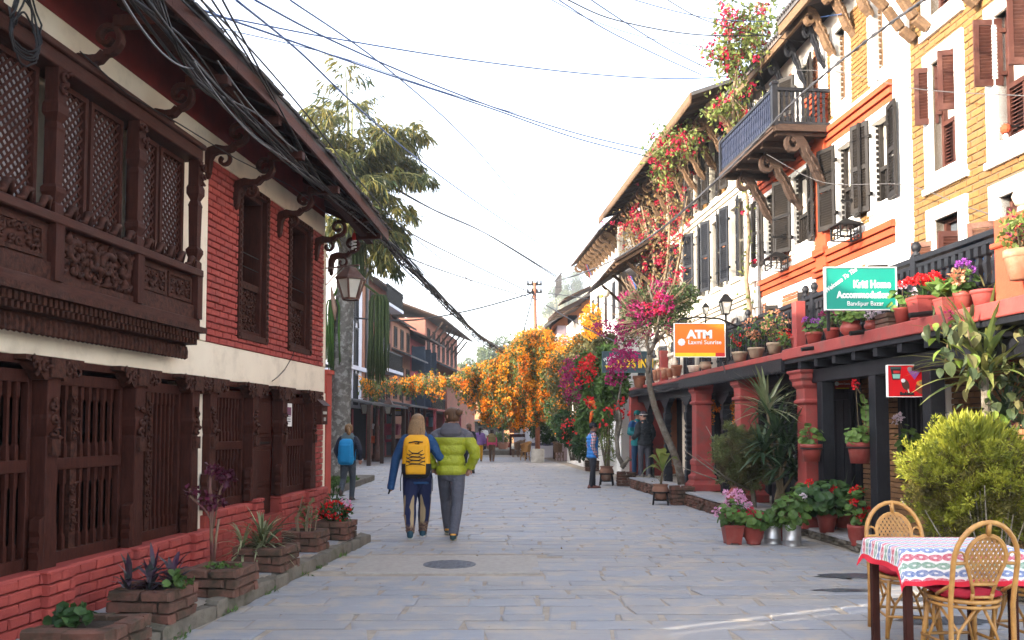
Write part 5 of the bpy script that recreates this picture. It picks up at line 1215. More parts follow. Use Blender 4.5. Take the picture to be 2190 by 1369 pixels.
def petals(mb,C,R_,k,s,flat=1.0):
    """round flower heads: k small petals on a ball of radius R_"""
    C=np.asarray(C,float).reshape(-1,3)
    if len(C)==0: return
    d=rdir(len(C)*k,.25); P=np.repeat(C,k,0)+d*(R_*nr.uniform(.45,1,len(d)))[:,None]*np.array((1,1,flat))
    leaves(mb,P,s,s*.9,D=d+nr.normal(size=d.shape)*.5,fold=.1,N=nr.normal(size=d.shape))
def blob(n,c,r,shell=.5):
    d=rdir(n); q=nr.random(n)**(1/3.); q=shell+(1-shell)*q if shell else q
    return np.asarray(c)+d*q[:,None]*np.asarray(r)
def pxp(px,py,y): return np.array(at_y(px,py,y))
def plant(name,lab,cat,base,group=None): return thing(name,lab,cat,tuple(base),group)
def leafpart(t,m,f,name='foliage',stuff=True):
    mb=MB(); f(mb); return part(mb,name,m,t,kind=None)
# ---------------------------------------------------------------- fishtail palm
def palm():
    y0=24.2; b=gnd(722,1037); b=Vector((at_y(722,1037,y0).x,y0,0)); t=plant('palm_tree','tall fishtail palm with ragged drooping fronds beside the red house','tree',b)
    mb=MB(); mb.smooth=True; z=0; rg=[]
    top=8.3
    tx=at_y(748,560,y0).x
    f=lambda z:Vector((b.x+(tx-b.x)*(z/top)**1.3,y0,z))
    zs=[];rr=[]
    z=0
    while z<top:
        r=.37-.10*(z/top)-.05*min(1,z/1.2)+.06*math.exp(-z*2.5); zs+= [z,z+.30]; rr+=[r*1.06,r*.985]; z+=.33
    mb.tube([f(z) for z in zs],rr,16); part(mb,'trunk',mat('palm_trunk',(.23,.215,.19),(.13,.12,.10),6,.9,.012,25,dirt=(.42,.41,.37),dsc=7,damt=.8,dlo=.5,dhi=.6),t)
    c=f(8.1); st=MB(); lf=MB(); st.smooth=True
    q=random.Random(3)
    specs=[(a,e,l) for a,e,l in ((0,1.1,2.8),(.5,.75,2.8),(1.0,1.2,2.8),(1.5,.45,2.8),(2.1,.9,3.0),(2.7,.6,3.2),(3.3,1.0,3.0),(3.9,.5,3.2),(4.5,.85,3.2),(5.1,.5,3.0),(5.7,.9,3.0),(6.1,.4,2.5),(.25,.15,2.2),(.35,.65,2.7),(5.95,.6,3.2),(.1,-.25,1.9),(5.2,.2,2.6),(3.6,.2,2.8),(2.4,.25,2.8),(.65,1.0,2.8),(4.6,1.1,2.9),(4.9,.65,2.7),(4.3,.8,2.6),(5.3,.95,2.7),(.2,.85,2.6),(2.9,.95,2.6),(3.4,.65,2.7),(1.2,.8,2.6),(4.7,.35,2.4),(2.2,1.15,2.6),(5.6,1.2,2.7),(3.9,1.25,2.6),(5.4,.1,2.7),(4.8,1.35,3.4),(1.8,1.4,3.2),(.8,-.1,2.2),(5.9,-.15,2.4),(4.2,.0,2.5))]
    for a,e,l in specs:
        a+=q.uniform(-.15,.15); l*=.74 if e<.9 else .84; hd=Vector((math.cos(a),math.sin(a),0)); p=c+hd*.15+Vector((0,0,q.uniform(-.3,.7) if e>.5 else q.uniform(-1.5,.1))); d=(hd*math.cos(e)+Vector((0,0,math.sin(e)))); pts=[p.copy()]; 
        for k in range(12):
            d=(d+Vector((0,0,-.045-.010*k))).normalized(); p=p+d*l/12; pts.append(p.copy())
        st.tube(pts,[.05*(1-i/13)+.008 for i in range(13)],6)
        for k in range(3,13):
            dd=(pts[k]-pts[k-1]).normalized(); sd=dd.cross(Vector((0,0,1))).normalized()
            for s in (-1,1):
                bl=l*.36*(1-abs(k-7)/9.5)*q.uniform(.8,1.15); bd=(sd*s*.8+dd*.55+Vector((q.uniform(-.25,.25),q.uniform(-.25,.25),q.uniform(-.35,.55)))).normalized(); bp=[pts[k]]; x=pts[k].copy(); v=bd.copy()
                for j in range(5): v=(v+Vector((0,0,-.13))).normalized(); x=x+v*bl/5; bp.append(x.copy())
                st.tube(bp,.008,3)
                n=21; ii=nr.uniform(.4,5,n); P=np.array([list(bp[int(i)].lerp(bp[min(int(i)+1,5)],i-int(i))) for i in ii]); sg=nr.choice([-1,1],n)
                w3=v.cross(Vector((0,0,1))).normalized()
                D=np.array(v)*.75+np.outer(sg,np.array(w3))*.55+np.array((0,0,-.45))+nr.normal(size=(n,3))*.28
                leaves(lf,P,.29,.050,D,droop=.3,jit=.5,fold=.3)
    part(st,'frond_stalk',MT['pstalk'] if 'pstalk' in MT else MT.setdefault('pstalk',mat('palm_stalk',(.30,.29,.09),(.2,.19,.07),5,.6)),t)
    part(lf,'frond',leafmat('palm_leaf',(.045,.075,.03),(.26,.21,.05),.42,.35,c3=(.035,.06,.028),sc=.9),t)  # yellow end of the mix paints sunlit highlights into the fronds
    for (px,py0,py1,wd,n,col) in ((810,640,815,.33,46,'tassel'),(710,650,790,.24,30,'tassel2'),(768,520,610,.2,22,'tassel')):
        mb=MB(); mb.smooth=True; o=at_y(px,py0,y0-.25); e=at_y(px,py1,y0-.25); L=o.z-e.z
        hub=f(min(o.z+.3,6.4)) 
        mb.tube([hub,hub.lerp(o,.5)+Vector((0,0,.35)),o+Vector((0,0,.12))],[.05,.045,.035],6)
        for i in range(n):
            a=q.uniform(0,6.28); r=wd*math.sqrt(q.random()); x=o+Vector((r*math.cos(a),r*math.sin(a)*.8,0)); l=L*q.uniform(.82,1.05)
            mb.tube([o+Vector((0,0,.12)),o.lerp(x,.7)+Vector((0,0,.10)),x+Vector((0,0,-.08)),x+Vector((q.uniform(-.03,.03),0,-l*.5)),x+Vector((q.uniform(-.05,.05),0,-l))],[.016,.016,.021,.024,.016],5)
        m=MT.setdefault(col,mat(col,(.09,.12,.045) if col=='tassel' else (.10,.19,.04),(.05,.075,.03) if col=='tassel' else (.06,.12,.03),14,.8,.012,60))
        part(mb,'flower_tassel',m,t)
    p=at_y(712,655,y0-.35); mb=MB(); mb.smooth=True; mb.tube([p+Vector((-.06,0,.55)),p+Vector((0,0,.2)),p+Vector((.05,0,-.1)),p+Vector((.06,0,-.4))],[.04,.12,.13,.02],8,flat=.5); part(mb,'spathe',cm('spathe',(.42,.27,.2)),t)
    # bed with ground cover
    g=gnd(690,1055); mb=MB(); mb.box(b.x-1.6,b.x+.75,19.6,26,-.03,.16); bed=solo(mb,'planting_bed',MT['kerb'],(b.x,22,0),kind='structure',bev=.02)
    mb=MB(); P=np.column_stack([nr.uniform(b.x-.1,b.x+.7,900),nr.uniform(19.8,23.5,900),np.full(900,.16)]); leaves(mb,P,.13,.06,rdir(900,1.2)); solo(mb,'ground_cover',MT['green'],(b.x,21,.16),kind='stuff')
palm()
# ---------------------------------------------------------------- trumpet vine over the street
YV=38.8
def vine():
    t=plant('trumpet_vine','orange trumpet vine draped over wires across the street','climber',gnd(1175,985)+Vector((0,.2,0)))
    xs=[778,800,830,860,900,930,960,990,1020,1050,1075,1100,1130,1160,1180,1210,1250]
    tp=[818,808,814,818,808,800,803,799,777,770,754,724,702,704,712,735,745]
    bt=[846,868,850,836,852,884,850,880,892,898,893,906,905,890,890,935,950]
    lf,st=MB(),MB(); fl=[MB(),MB()]; W3=lambda x,y,d:np.array(((x-1095)/FPX*d,d,HC-(y-HOR)/FPX*d))
    for i in range(250):
        x=rnd.uniform(778,1250) if i%2 else min(1240,max(800,rnd.gauss(1105,60))); a,b=np.interp(x,xs,tp),np.interp(x,xs,bt); d=YV+rnd.gauss(0,.55)
        clump=.5+.5*math.sin(x*.16)*math.sin(x*.071+2); l=(b-a)*(.25+.85*rnd.random()**.8*(.35+.65*clump)); y0=a+rnd.uniform(-4,6)+(0 if x<1020 else rnd.random()**2*(b-a)*.55); y1=min(y0+l,b+10)
        x1=x+rnd.gauss(0,6); k=max(3,int((y1-y0)/5)); pts=[W3(x+(x1-x)*f+rnd.gauss(0,.8),y0+(y1-y0)*f,d-.35*math.sin(f*2.4)) for f in np.linspace(0,1,k)]; st.tube(pts,.010,3)
        P=np.array(pts); m=int(k*9); s_=nr.random(m)*(k-1); ii=s_.astype(int).clip(0,k-2); X=P[ii]+(P[ii+1]-P[ii])*(s_-ii)[:,None]+nr.normal(size=(m,3))*.13
        leaves(lf,X,.15,.075,rdir(m,-.5),droop=.25)
        pf=.30 if x>1190 else (.62 if x<1030 else .95); nf=int(k*1.25*pf*(1.3 if rnd.random()<.6 else .35))
        if nf:
            s_=nr.random(nf)**.8*(k-1); ii=s_.astype(int).clip(0,k-2); X=P[ii]+(P[ii+1]-P[ii])*(s_-ii)[:,None]+nr.normal(size=(nf,3))*.08-np.array((0,.10,0)); h=s_/(k-1)>.45
            petals(fl[0],X[h],.11,15,.085,1.25); petals(fl[1],X[~h],.11,15,.085,1.2)
    x=nr.uniform(1060,1185,420); y=nr.uniform(.02,.85,420); a,b=np.interp(x,xs,tp),np.interp(x,xs,bt); P=np.array([W3(u,p_+(q_-p_)*v,YV+nr.normal()*.35) for u,p_,q_,v in zip(x,a,b,y)]); petals(fl[0],P[y>.4],.12,12,.085,1.2); petals(fl[1],P[y<=.4],.12,12,.085,1.2)
    x=nr.uniform(1040,1185,1500); a,b=np.interp(x,xs,tp),np.interp(x,xs,bt); y=nr.random(1500); leaves(lf,np.array([W3(u,p_+(q_-p_)*v*.9,YV+.4+nr.normal()*.3) for u,p_,q_,v in zip(x,a,b,y)]),.16,.085,rdir(1500,-.4))
    w_=[at_y(x_,y_+5,YV) for x_,y_ in zip(xs,tp)]; st.tube(w_,.025,5); st.tube([p+Vector((0,.5,-.2)) for p in w_],.025,5)
    part(st,'stem',MT['twig'],t); part(lf,'foliage',leafmat('vine_leaf',(.085,.13,.035),(.19,.21,.06),.35,sc=1.5),t)
    part(fl[0],'blossom',MT['orfl'],t); part(fl[1],'blossom',MT['yefl'],t)
vine()
def bush(name,lab,cat,base,blobs,leafm,fl,stem=None,L=.12,Wl=.07,dens=420,group=None):
    """blobs: (px,py,rpx,rpy,y,n) foliage; fl: (px,py,rpx,rpy,y,n,R,k,s,mat)"""
    t=plant(name,lab,cat,base,group); mb=MB(); 
    for px,py,rx,ry,y,n in blobs:
        P=blob(n,pxp(px,py,y),(rx*y/FPX,min(rx,ry)*y/FPX*.9,ry*y/FPX),.25); leaves(mb,P,L,Wl,rdir(n,-.2),droop=.15)
    part(mb,'foliage',leafm,t)
    for i,(px,py,rx,ry,y,n,R_,k,s,m) in enumerate(fl):
        mb=MB(); P=blob(n,pxp(px,py,y),(rx*y/FPX,min(rx,ry)*y/FPX,ry*y/FPX),.5); petals(mb,P,R_,k,s); part(mb,'flower',m,t)
    if stem:
        mb=MB(); mb.smooth=True
        for pts,r in stem: mb.tube([at_y(*p) for p in pts],[r*(1-.55*i/(len(pts)-1)) for i in range(len(pts))],7)
        part(mb,'stem',MT['bark'],t)
    return t
def zz(px,y): return (at_y(px,HOR,y).x,y,0)
bush('flowering_shrub','tall shrub of dusty green leaves with orange and magenta flowers right of the pole','shrub',zz(1230,34),
  [(1215,800,48,64,34,3600),(1255,760,50,50,33,3400),(1290,705,40,45,32.5,2200),(1230,880,50,60,34,2800),(1272,840,46,66,32,3200),(1300,760,34,50,29,1800)],MT['ogreen'],
  [(1200,780,35,50,33.6,90,.1,8,.07,MT['orfl']),(1270,690,30,40,32,190,.09,8,.07,MT['yefl']),(1230,740,40,25,33,140,.1,8,.07,MT['yefl']),(1230,860,40,50,33.2,60,.1,8,.07,MT['orfl']),(1245,800,35,50,32.4,60,.12,9,.08,MT['mag'])],
  stem=[(((1228,985,34),(1215,880,34),(1200,800,34)),.07),(((1235,985,34),(1240,880,33.6),(1262,780,33)),.06),(((1222,985,34),(1205,900,34.2),(1172,880,34.4)),.05)],L=.15,Wl=.085)
bush('poinsettia_shrub','crimson poinsettia shrub under the dark inn sign','shrub',zz(1290,26.5),
  [(1255,800,32,50,27.5,1500),(1285,850,40,42,26.8,2000),(1315,830,30,40,26,1300),(1270,900,38,42,27,1300),(1300,770,28,36,26.5,900)],MT['green'],
  [(1248,795,28,28,26.3,24,.10,10,.08,MT['redfl']),(1262,770,18,10,26.3,12,.10,9,.08,MT['redfl']),(1225,830,24,32,27.2,34,.10,9,.07,MT['mag']),(1290,870,35,30,26,10,.13,9,.1,MT['redfl']),(1218,790,20,18,27.2,22,.10,8,.07,MT['mag'])],
  stem=[(((1300,1000,26.5),(1302,900,26.4),(1280,800,26.6)),.06),(((1296,1000,26.5),(1275,890,26.8),(1250,830,27)),.045)],L=.17,Wl=.1)
bush('rose_bush','low rose bush with scattered red blooms behind the wicker chairs','shrub',zz(1235,31),
  [(1222,925,34,30,31,1300),(1250,950,28,32,30,1000),(1205,905,22,30,32.5,800),(1190,880,26,40,36,900)],MT['dgreen'],
  [(1225,925,35,30,30.3,14,.1,9,.08,MT['redfl'])],stem=[(((1240,990,31),(1236,950,31),(1228,900,31)),.05)],L=.13,Wl=.08)
bush('garden_shrub','dark leafy shrub spilling over the far tables behind the pole','shrub',zz(1175,42),
  [(1170,905,40,45,42,1400),(1100,880,36,22,45,700),(1135,890,36,25,44,800)],MT['dgreen'],[(1100,880,40,22,44,40,.13,8,.1,MT['redfl'])],L=.2,Wl=.12)
# bougainvillea tree leaning over the street
def boug_tree():
    b=gnd(1455,1070,.38); b=Vector((at_y(1455,1025,18.2).x,18.2,.38)); t=plant('bougainvillea_tree','leaning bougainvillea tree with magenta crown rooted in a brick pier','tree',b)
    mb=MB(); mb.smooth=True
    def limb(pts,r0,r1,seg=9): mb.tube([at_y(*p) for p in pts],[r0+(r1-r0)*i/(len(pts)-1) for i in range(len(pts))],seg)
    limb([(1458,1036,18.2),(1452,1000,18.2),(1440,965,18.1),(1420,920,18),(1400,870,17.9),(1390,830,17.8),(1386,790,17.7),(1388,760,17.7)],.085,.05)
    for pts,r in (([(1388,760,17.7),(1400,735,17.6),(1425,705,17.5),(1445,690,17.4),(1470,688,17.4)],.06),([(1388,762,17.7),(1384,730,17.8),(1390,690,18),(1400,650,18.2)],.05),([(1400,735,17.6),(1408,700,17.3),(1412,660,17.2),(1430,620,17.2)],.05),([(1384,735,17.8),(1370,700,18.2),(1350,660,18.6)],.04),([(1390,700,18),(1372,660,18),(1365,620,18)],.03),([(1412,670,17.2),(1395,640,17),(1385,610,17)],.03),([(1386,790,17.7),(1372,762,17.5),(1366,740,17.4)],.025),([(1388,800,17.7),(1394,760,17.2),(1398,720,17)],.02)): limb(pts,r*.75,r*.28,6)
    part(mb,'trunk',MT['bark'],t)
    mb=MB(); mb.smooth=True
    for i in range(260):
        p=pxp(nr.uniform(1325,1475),nr.uniform(600,745),nr.uniform(17,19)); q=pxp(1400,690,17.8); d=(p-q); 
        mb.tube([q+d*.45,q+d*.8+nr.normal(size=3)*.06,q+d*1.1+nr.normal(size=3)*.08],[.012,.009,.005],4)
    part(mb,'twig',MT['twig'],t,kind='stuff')
    mb=MB()
    for px,py,rx,ry,y,n in ((1400,660,75,50,18,1700),(1455,635,40,28,17.6,700),(1345,700,30,40,18.6,420),(1440,680,45,30,17.4,350)):
        P=blob(n,pxp(px,py,y),(rx*y/FPX,.55,ry*y/FPX),.2); leaves(mb,P,.085,.05,rdir(n,-.2))
    part(mb,'foliage',MT['dgreen2'] if 'dgreen2' in MT else MT.setdefault('dgreen2',leafmat('bougainvillea_leaf',(.06,.10,.035),(.12,.16,.06),.25)),t)
    mb=MB()
    for px,py,rx,ry,y,n in ((1350,645,26,26,18.2,70),(1370,665,26,22,17.6,60),(1410,620,30,14,17.8,60),(1415,650,26,22,17,40),(1330,700,26,16,18.4,60),(1290,702,16,16,18.8,44),(1325,765,22,18,17.2,60),(1340,735,20,25,17.8,34),(1400,690,50,40,17,36),(1350,770,16,18,17.2,30),(1318,800,22,26,17.0,60)):
        P=blob(int(n*.55),pxp(px,py,y),(rx*y/FPX,.3,ry*y/FPX),.3); petals(mb,P,.055,9,.05)
    part(mb,'bract',MT['mag'],t)
    mb=MB()
    for px,py,rx,ry,y,n in ((1415,640,25,14,17.2,22),(1400,660,26,16,16.9,22)):
        P=blob(int(n*.55),pxp(px,py,y),(rx*y/FPX,.3,ry*y/FPX),.3); petals(mb,P,.05,9,.05)
    part(mb,'bract',MT['crim'],t)
boug_tree()
# second leaning stem by the man in the vest
def old_shrub():
    y0=22.5; t=plant('twisted_shrub','twisted bare-stemmed shrub growing beside the far black posts','shrub',zz(1322,y0))
    mb=MB(); mb.smooth=True
    for pts,r in (([(1335,1000,22.5),(1322,975,22.5),(1318,930,22.5),(1322,890,22.6),(1312,850,22.6),(1300,812,22.6)],.065),([(1320,940,22.5),(1328,900,22.4),(1322,860,22.4),(1330,810,22.4)],.05),([(1330,1000,22.5),(1345,980,22.4),(1350,985,22.4)],.07),([(1318,900,22.5),(1306,868,22.7),(1290,840,23)],.035)): mb.tube([at_y(*p) for p in pts],[r*(1-.5*i/(len(pts)-1)) for i in range(len(pts))],8)
    part(mb,'trunk',MT['bark'],t)
    mb=MB()
    for px,py,rx,ry,n in ((1300,830,26,30,500),(1325,800,20,22,300),(1290,880,18,22,240)):
        leaves(mb,blob(n,pxp(px,py,22.6),(rx*22.6/FPX,.3,ry*22.6/FPX),.2),.15,.09,rdir(n,-.3))
    part(mb,'foliage',MT['green'],t)
    mb=MB(); petals(mb,[pxp(1320,865,22.2),pxp(1328,858,22.2),pxp(1300,880,22.2),pxp(1338,885,22.2),pxp(1290,905,22.2)],.09,10,.1); part(mb,'flower',MT['redfl'],t)
old_shrub()
# climbers on the fronts
def climber(name,lab,base,strands,leafm,flm,nl,nf,L=.09,twig=None):
    t=plant(name,lab,'climber',base); st,lf,fl=MB(),MB(),MB(); st.smooth=True
    for pts,r,sp,a,b in strands:
        P=[at_y(*p) for p in pts]; st.tube(P,[r*(1-.6*i/(len(P)-1)) for i in range(len(P))],6)
        A=np.array([list(p) for p in P]); s=nr.random(int(nl*a))*(len(P)-1); i=s.astype(int).clip(0,len(P)-2); X=A[i]+(A[i+1]-A[i])*(s-i)[:,None]
        o=nr.normal(size=X.shape)*sp; leaves(lf,X+o,L,L*.6,rdir(len(X),-.3),droop=.15)
        s=nr.random(int(nf*b))*(len(P)-1); i=s.astype(int).clip(0,len(P)-2); X=A[i]+(A[i+1]-A[i])*(s-i)[:,None]+nr.normal(size=(len(s),3))*sp*.9
        petals(fl,X,.05,12,.06)
        for k in range(int(10*a)):
            j=nr.integers(0,len(P)); d=nr.normal(size=3)*sp*1.5; st.tube([A[j],A[j]+d*.6+np.array((0,0,.05)),A[j]+d*1.3-np.array((0,0,.1))],[.008,.006,.003],3)
    part(st,'stem',MT['twig'],t); part(lf,'foliage',leafm,t); part(fl,'bract',flm,t)
    return t
yc=lambda px,n=.25: RF.w(ru(px,n),n,0).y
climber('bougainvillea_climber','half-dry crimson bougainvillea climbing the far end of the arched-window house',(RF.w(24.6,.3,0).x,24.5,ZL),
  [([(1395,640,24.2),(1400,560,24),(1385,500,24),(1372,440,24.2)],.05,.30,1.3,1.2),([(1415,640,23.2),(1428,560,23),(1432,480,22.8),(1425,410,22.8)],.05,.28,1.2,1.1),([(1440,620,22.2),(1455,540,22),(1462,470,21.7),(1470,420,21.5)],.04,.22,.7,.7),([(1372,560,25),(1355,520,25),(1345,480,25)],.04,.3,.9,.8),([(1425,410,22.6),(1440,370,22),(1470,330,21.4),(1500,310,20.8)],.03,.22,.9,.9)],
  MT['dryl'] if 'dryl' in MT else MT.setdefault('dryl',leafmat('dry_bract',(.30,.20,.09),(.22,.20,.07),.3,c3=(.20,.10,.05),sc=2)),MT['crim'],420,44)
climber('bougainvillea_climber','green bougainvillea with crimson clusters rising above the eave corner',(RF.w(17.6,.3,0).x,17.5,ZL),
  [([(1600,800,17.2),(1608,700,17.2),(1596,600,17.1),(1602,500,17.1),(1598,420,17),(1585,390,16.9)],.06,.07,.25,.16),([(1570,270,16.3),(1568,210,16),(1575,150,15.8),(1590,100,15.6),(1610,70,15.5)],.04,.2,1.1,1.2),([(1575,150,15.8),(1560,100,15.6),(1555,50,15.5),(1560,5,15.5)],.03,.15,.8,1.3),([(1590,120,15.6),(1605,60,15.5),(1602,10,15.5)],.025,.15,.7,1.2),([(1575,150,15.8),(1545,125,15.8),(1515,105,15.8)],.02,.12,.5,.8),([(1600,110,15.5),(1630,75,15.4),(1640,10,15.3)],.02,.15,.8,.4),([(1568,240,16.2),(1545,225,16.2),(1520,240,16.2)],.02,.1,.5,.25)],
  MT['ygr2'] if 'ygr2' in MT else MT.setdefault('ygr2',leafmat('sunny_leaf',(.14,.20,.05),(.26,.28,.08),.35)),MT['crim'],400,21,L=.10)
climber('bougainvillea_climber','small bougainvillea tuft with pink clusters under the scrolled eave',(RF.w(21,.9,0).x,20.6,6),
  [([(1405,320,19.5),(1430,305,19.3),(1460,300,19),(1490,295,18.8)],.03,.2,1.6,1.2),([(1410,330,19.5),(1412,360,19.5),(1420,390,19.7)],.02,.15,.5,.6)],MT['ygr2'],MT['crim'],380,34,L=.10)
# ---------------------------------------------------------------- conifer balls, dracaenas, yucca
def feather_ball(t,c,r,n,m1,m2,low=.9):
    """many small upright sprays, each a tuft of scale-leaf tips"""
    K=n//42; d=rdir(K); bump=1+.17*np.sin(d[:,0]*6+1)*np.sin(d[:,2]*5)+.13*np.sin(d[:,1]*11+d[:,2]*9)
    C=np.asarray(c)+d*np.asarray(r)*(bump*nr.uniform(.60,1.0,K))[:,None]; D0=unit(d*.8+np.array((0,0,.75))+nr.normal(size=(K,3))*.3)
    big=r[0]>.5; L=.13 if big else .10; sel=(np.sin(d[:,0]*6+1)*np.sin(d[:,2]*5)+.6*np.sin(d[:,1]*11+d[:,2]*9)+nr.normal(size=K)*.35)>-.05  # darker leaves follow the hollows between clumps: shade put into leaf colour
    for mm,m in ((sel,m1),(~sel,m2)):
        mb=MB(); q=42; Cq=np.repeat(C[mm],q,0); Dq=np.repeat(D0[mm],q,0); f=nr.random(len(Cq)); sp=nr.normal(size=Cq.shape)
        P=Cq+Dq*(f*L)[:,None]+sp*(.026*(1.15-f))[:,None]; leaves(mb,P,.042,.013,Dq+sp*.55,jit=.5,N=nr.normal(size=Cq.shape)); part(mb,'foliage',m,t)
MT['con1']=leafmat('conifer_leaf',(.12,.155,.055),(.20,.22,.085),.3,sc=5,c3=(.07,.075,.03))
MT['con2']=leafmat('conifer_leaf_brown',(.14,.135,.055),(.20,.17,.08),.3,sc=5,c3=(.08,.06,.035))
MT['thu1']=leafmat('thuja_leaf',(.25,.275,.028),(.36,.355,.045),.35,sc=5,c3=(.14,.17,.025))
MT['thu2']=leafmat('thuja_leaf_dark',(.13,.13,.025),(.18,.15,.04),.3,sc=5,c3=(.07,.06,.025))
cy=14.0; p=at_y(1590,985,cy); t=plant('clipped_conifer','dusty green clipped conifer ball on a short trunk before the red columns','shrub',(p.x+.12,cy,.1))
mb=MB(); mb.smooth=True; mb.tube([(p.x+.18,cy,.1),(p.x+.15,cy,.5),(p.x+.05,cy,.9)],[.045,.04,.03],8)
for i in range(26):
    d=nr.normal(size=3)*.2; mb.tube([(p.x+.12,cy,.55),(p.x+.08+d[0],cy+d[1],.7+abs(d[2])*.4),(p.x+d[0]*2,cy+d[1]*2,.85+abs(d[2])*1.6)],[.014,.01,.004],4)
part(mb,'trunk',MT['bark'],t); feather_ball(t,(p.x,cy,p.z+.02),(.44,.44,.47),36000,MT['con1'],MT['con2']); feather_ball(t,(p.x+.02,cy,p.z),(.33,.33,.36),15000,MT['con2'],MT['con1'])  # second, inner ball gives a dark core through leaf colour
cy=7.9; p=at_y(2082,1038,cy); t=plant('thuja_bush','large bright yellow-green thuja bush behind the cane table','shrub',(p.x,cy,.1))
mb=MB(); mb.smooth=True; mb.tube([(p.x,cy,.0),(p.x,cy,.8)],[.06,.03],8)
for i in range(60):
    d=nr.normal(size=3); mb.tube([(p.x+d[0]*.05,cy,.15),(p.x+d[0]*.22,cy+d[1]*.22-.1,.45),(p.x+d[0]*.36,cy+d[1]*.36,.75+abs(d[2])*.2)],[.014,.01,.004],4)
part(mb,'trunk',MT['bark'],t); feather_ball(t,(p.x,cy,p.z+.02),(.51,.5,.47),40000,MT['thu1'],MT['thu2']); feather_ball(t,(p.x,cy,p.z-.22),(.46,.44,.36),20000,MT['thu2'],MT['thu1'])
d=rdir(3500); P=np.array((p.x-.02,cy,p.z+.30))+d*np.array((.30,.30,.26))*nr.uniform(.6,1,3500)[:,None]; mb=MB(); leaves(mb,P,.12,.03,d*.6+np.array((0,0,.9)),jit=.6); part(mb,'foliage',MT['thu1'],t)
def blades(t,c,n,L,Wd,m,up=.35,droop=.55,name='leaf',seg=5,label=None,each=False,el=(-.3,1.3)):
    """strap leaves arching from one point; each=True makes every leaf a part"""
    mb=MB()
    for i in range(n):
        a=rnd.uniform(0,6.28); e=rnd.uniform(*el); l=L*rnd.uniform(.7,1.1); h=Vector((math.cos(a),math.sin(a),0)); d=h*math.cos(e)+Vector((0,0,math.sin(e))); p=Vector(c)+Vector((0,0,rnd.uniform(-.1,.1))); sd=h.cross(Vector((0,0,1))).normalized(); v=[];w_=Wd*rnd.uniform(.8,1.15)
        for k in range(seg+1):
            f=k/seg; ww=w_*(.55+1.6*f*(1-f)*1.6)*(1-f**4)+.002; v+=[tuple(p-sd*ww/2),tuple(p+Vector((0,0,-ww*.12))),tuple(p+sd*ww/2)]
            d=(d+Vector((0,0,-droop/seg*(0.4+f*1.3)))).normalized(); p=p+d*l/seg
        fc=[]
        for k in range(seg): b=k*3; fc+=[(b,b+1,b+4,b+3),(b+1,b+2,b+5,b+4)]
        if each: mb=MB(); mb.add(v,fc); part(mb,name,m,t)
        else: mb.add(v,fc)
    if not each: part(mb,'foliage',m,t)
MT['drac']=leafmat('dracaena_leaf',(.035,.07,.035),(.08,.12,.06),.2,.35,sc=1.5)
MT['dracl']=leafmat('dracaena_pale',(.16,.20,.09),(.28,.28,.16),.25,.35,sc=1.5)
MT['yucl']=leafmat('yucca_leaf',(.16,.20,.05),(.30,.27,.09),.3,.4,sc=2,c3=(.09,.14,.045))
cy=13.0; p=at_y(1668,1100,cy); t=plant('dracaena','tall dracaena with strap leaves between the conifer ball and the hanging pots','plant',(p.x,cy,.05))
mb=MB(); mb.smooth=True; heads=[(0,1640,872,.75),(.1,1660,930,.7),(-.1,1690,950,.65),(.05,1665,1000,.6),(.15,1630,960,.55),(-.05,1700,1010,.6)]
for dx,px,py,l in heads: q=at_y(px,py,cy); mb.tube([(p.x+dx*.4,cy,.05),(p.x+dx*.6,cy,.5),tuple(q)],[.03,.025,.02],7)
part(mb,'stem',MT['stem'],t)
for k,(dx,px,py,l) in enumerate(heads): blades(t,at_y(px,py,cy),44,l,.045,MT['dracl'] if k==0 else MT['drac'],each=(k==0),droop=.6)
cy=8.25; p=at_y(2110,880,cy); q=at_y(2105,790,cy); t=plant('yucca','arching yucca rosette above the thuja at the right edge','plant',(p.x,cy+.1,.1))
mb=MB(); mb.tube([(p.x,cy+.1,.1),(p.x,cy,.9),tuple(q)],[.05,.045,.035],8); part(mb,'stem',MT['bark'],t)
blades(t,q,64,.80,.055,MT['yucl'],each=True,droop=.75,el=(-.25,1.35)); blades(t,at_y(2150,880,cy+.1),30,.7,.05,MT['drac'],droop=.6)
# ---------------------------------------------------------------- big-leaved vine at the right edge of the terrace
def leaf_mesh(name,m,k=0):
    """unit ovate leaf along +y with a folded midrib"""
    mb=MB(); n=6; v=[]; q=random.Random(k)
    for i in range(n+1):
        f=i/n; w_=.36*math.sin(PI*f**.75)**.85 if 0<f<1 else .004; dz=-.28*f*f; v+=[(-w_,f,.10*w_*3+dz+q.uniform(-.015,.015)),(0,f,dz),(w_,f,.10*w_*3+dz+q.uniform(-.015,.015))]
    fc=[]
    for i in range(n): b=i*3; fc+=[(b,b+1,b+4,b+3),(b+1,b+2,b+5,b+4)]
    mb.add(v,fc); me=mb.mesh(name); mats_on(me,m); return me
MT['bigl']=leafmat('broad_leaf',(.055,.085,.04),(.12,.14,.06),.3,.4,sc=5)
MT['bigl2']=leafmat('broad_leaf_tan',(.26,.23,.10),(.20,.22,.08),.35,.45,sc=5)
MT['bigl3']=leafmat('broad_leaf_bright',(.16,.26,.04),(.26,.32,.06),.4,.4,sc=5)
bl_=[leaf_mesh('leaf',MT['bigl'],1),leaf_mesh('leaf',MT['bigl'],2),leaf_mesh('leaf',MT['bigl2'],3),leaf_mesh('leaf',MT['bigl3'],4)]
t=plant('broad_leaved_vine','broad-leaved vine with pink flowers hanging from the terrace edge above the yucca','climber',RF.w(ru(2100,1.3,700),1.25,ZL))
st=MB(); st.smooth=True
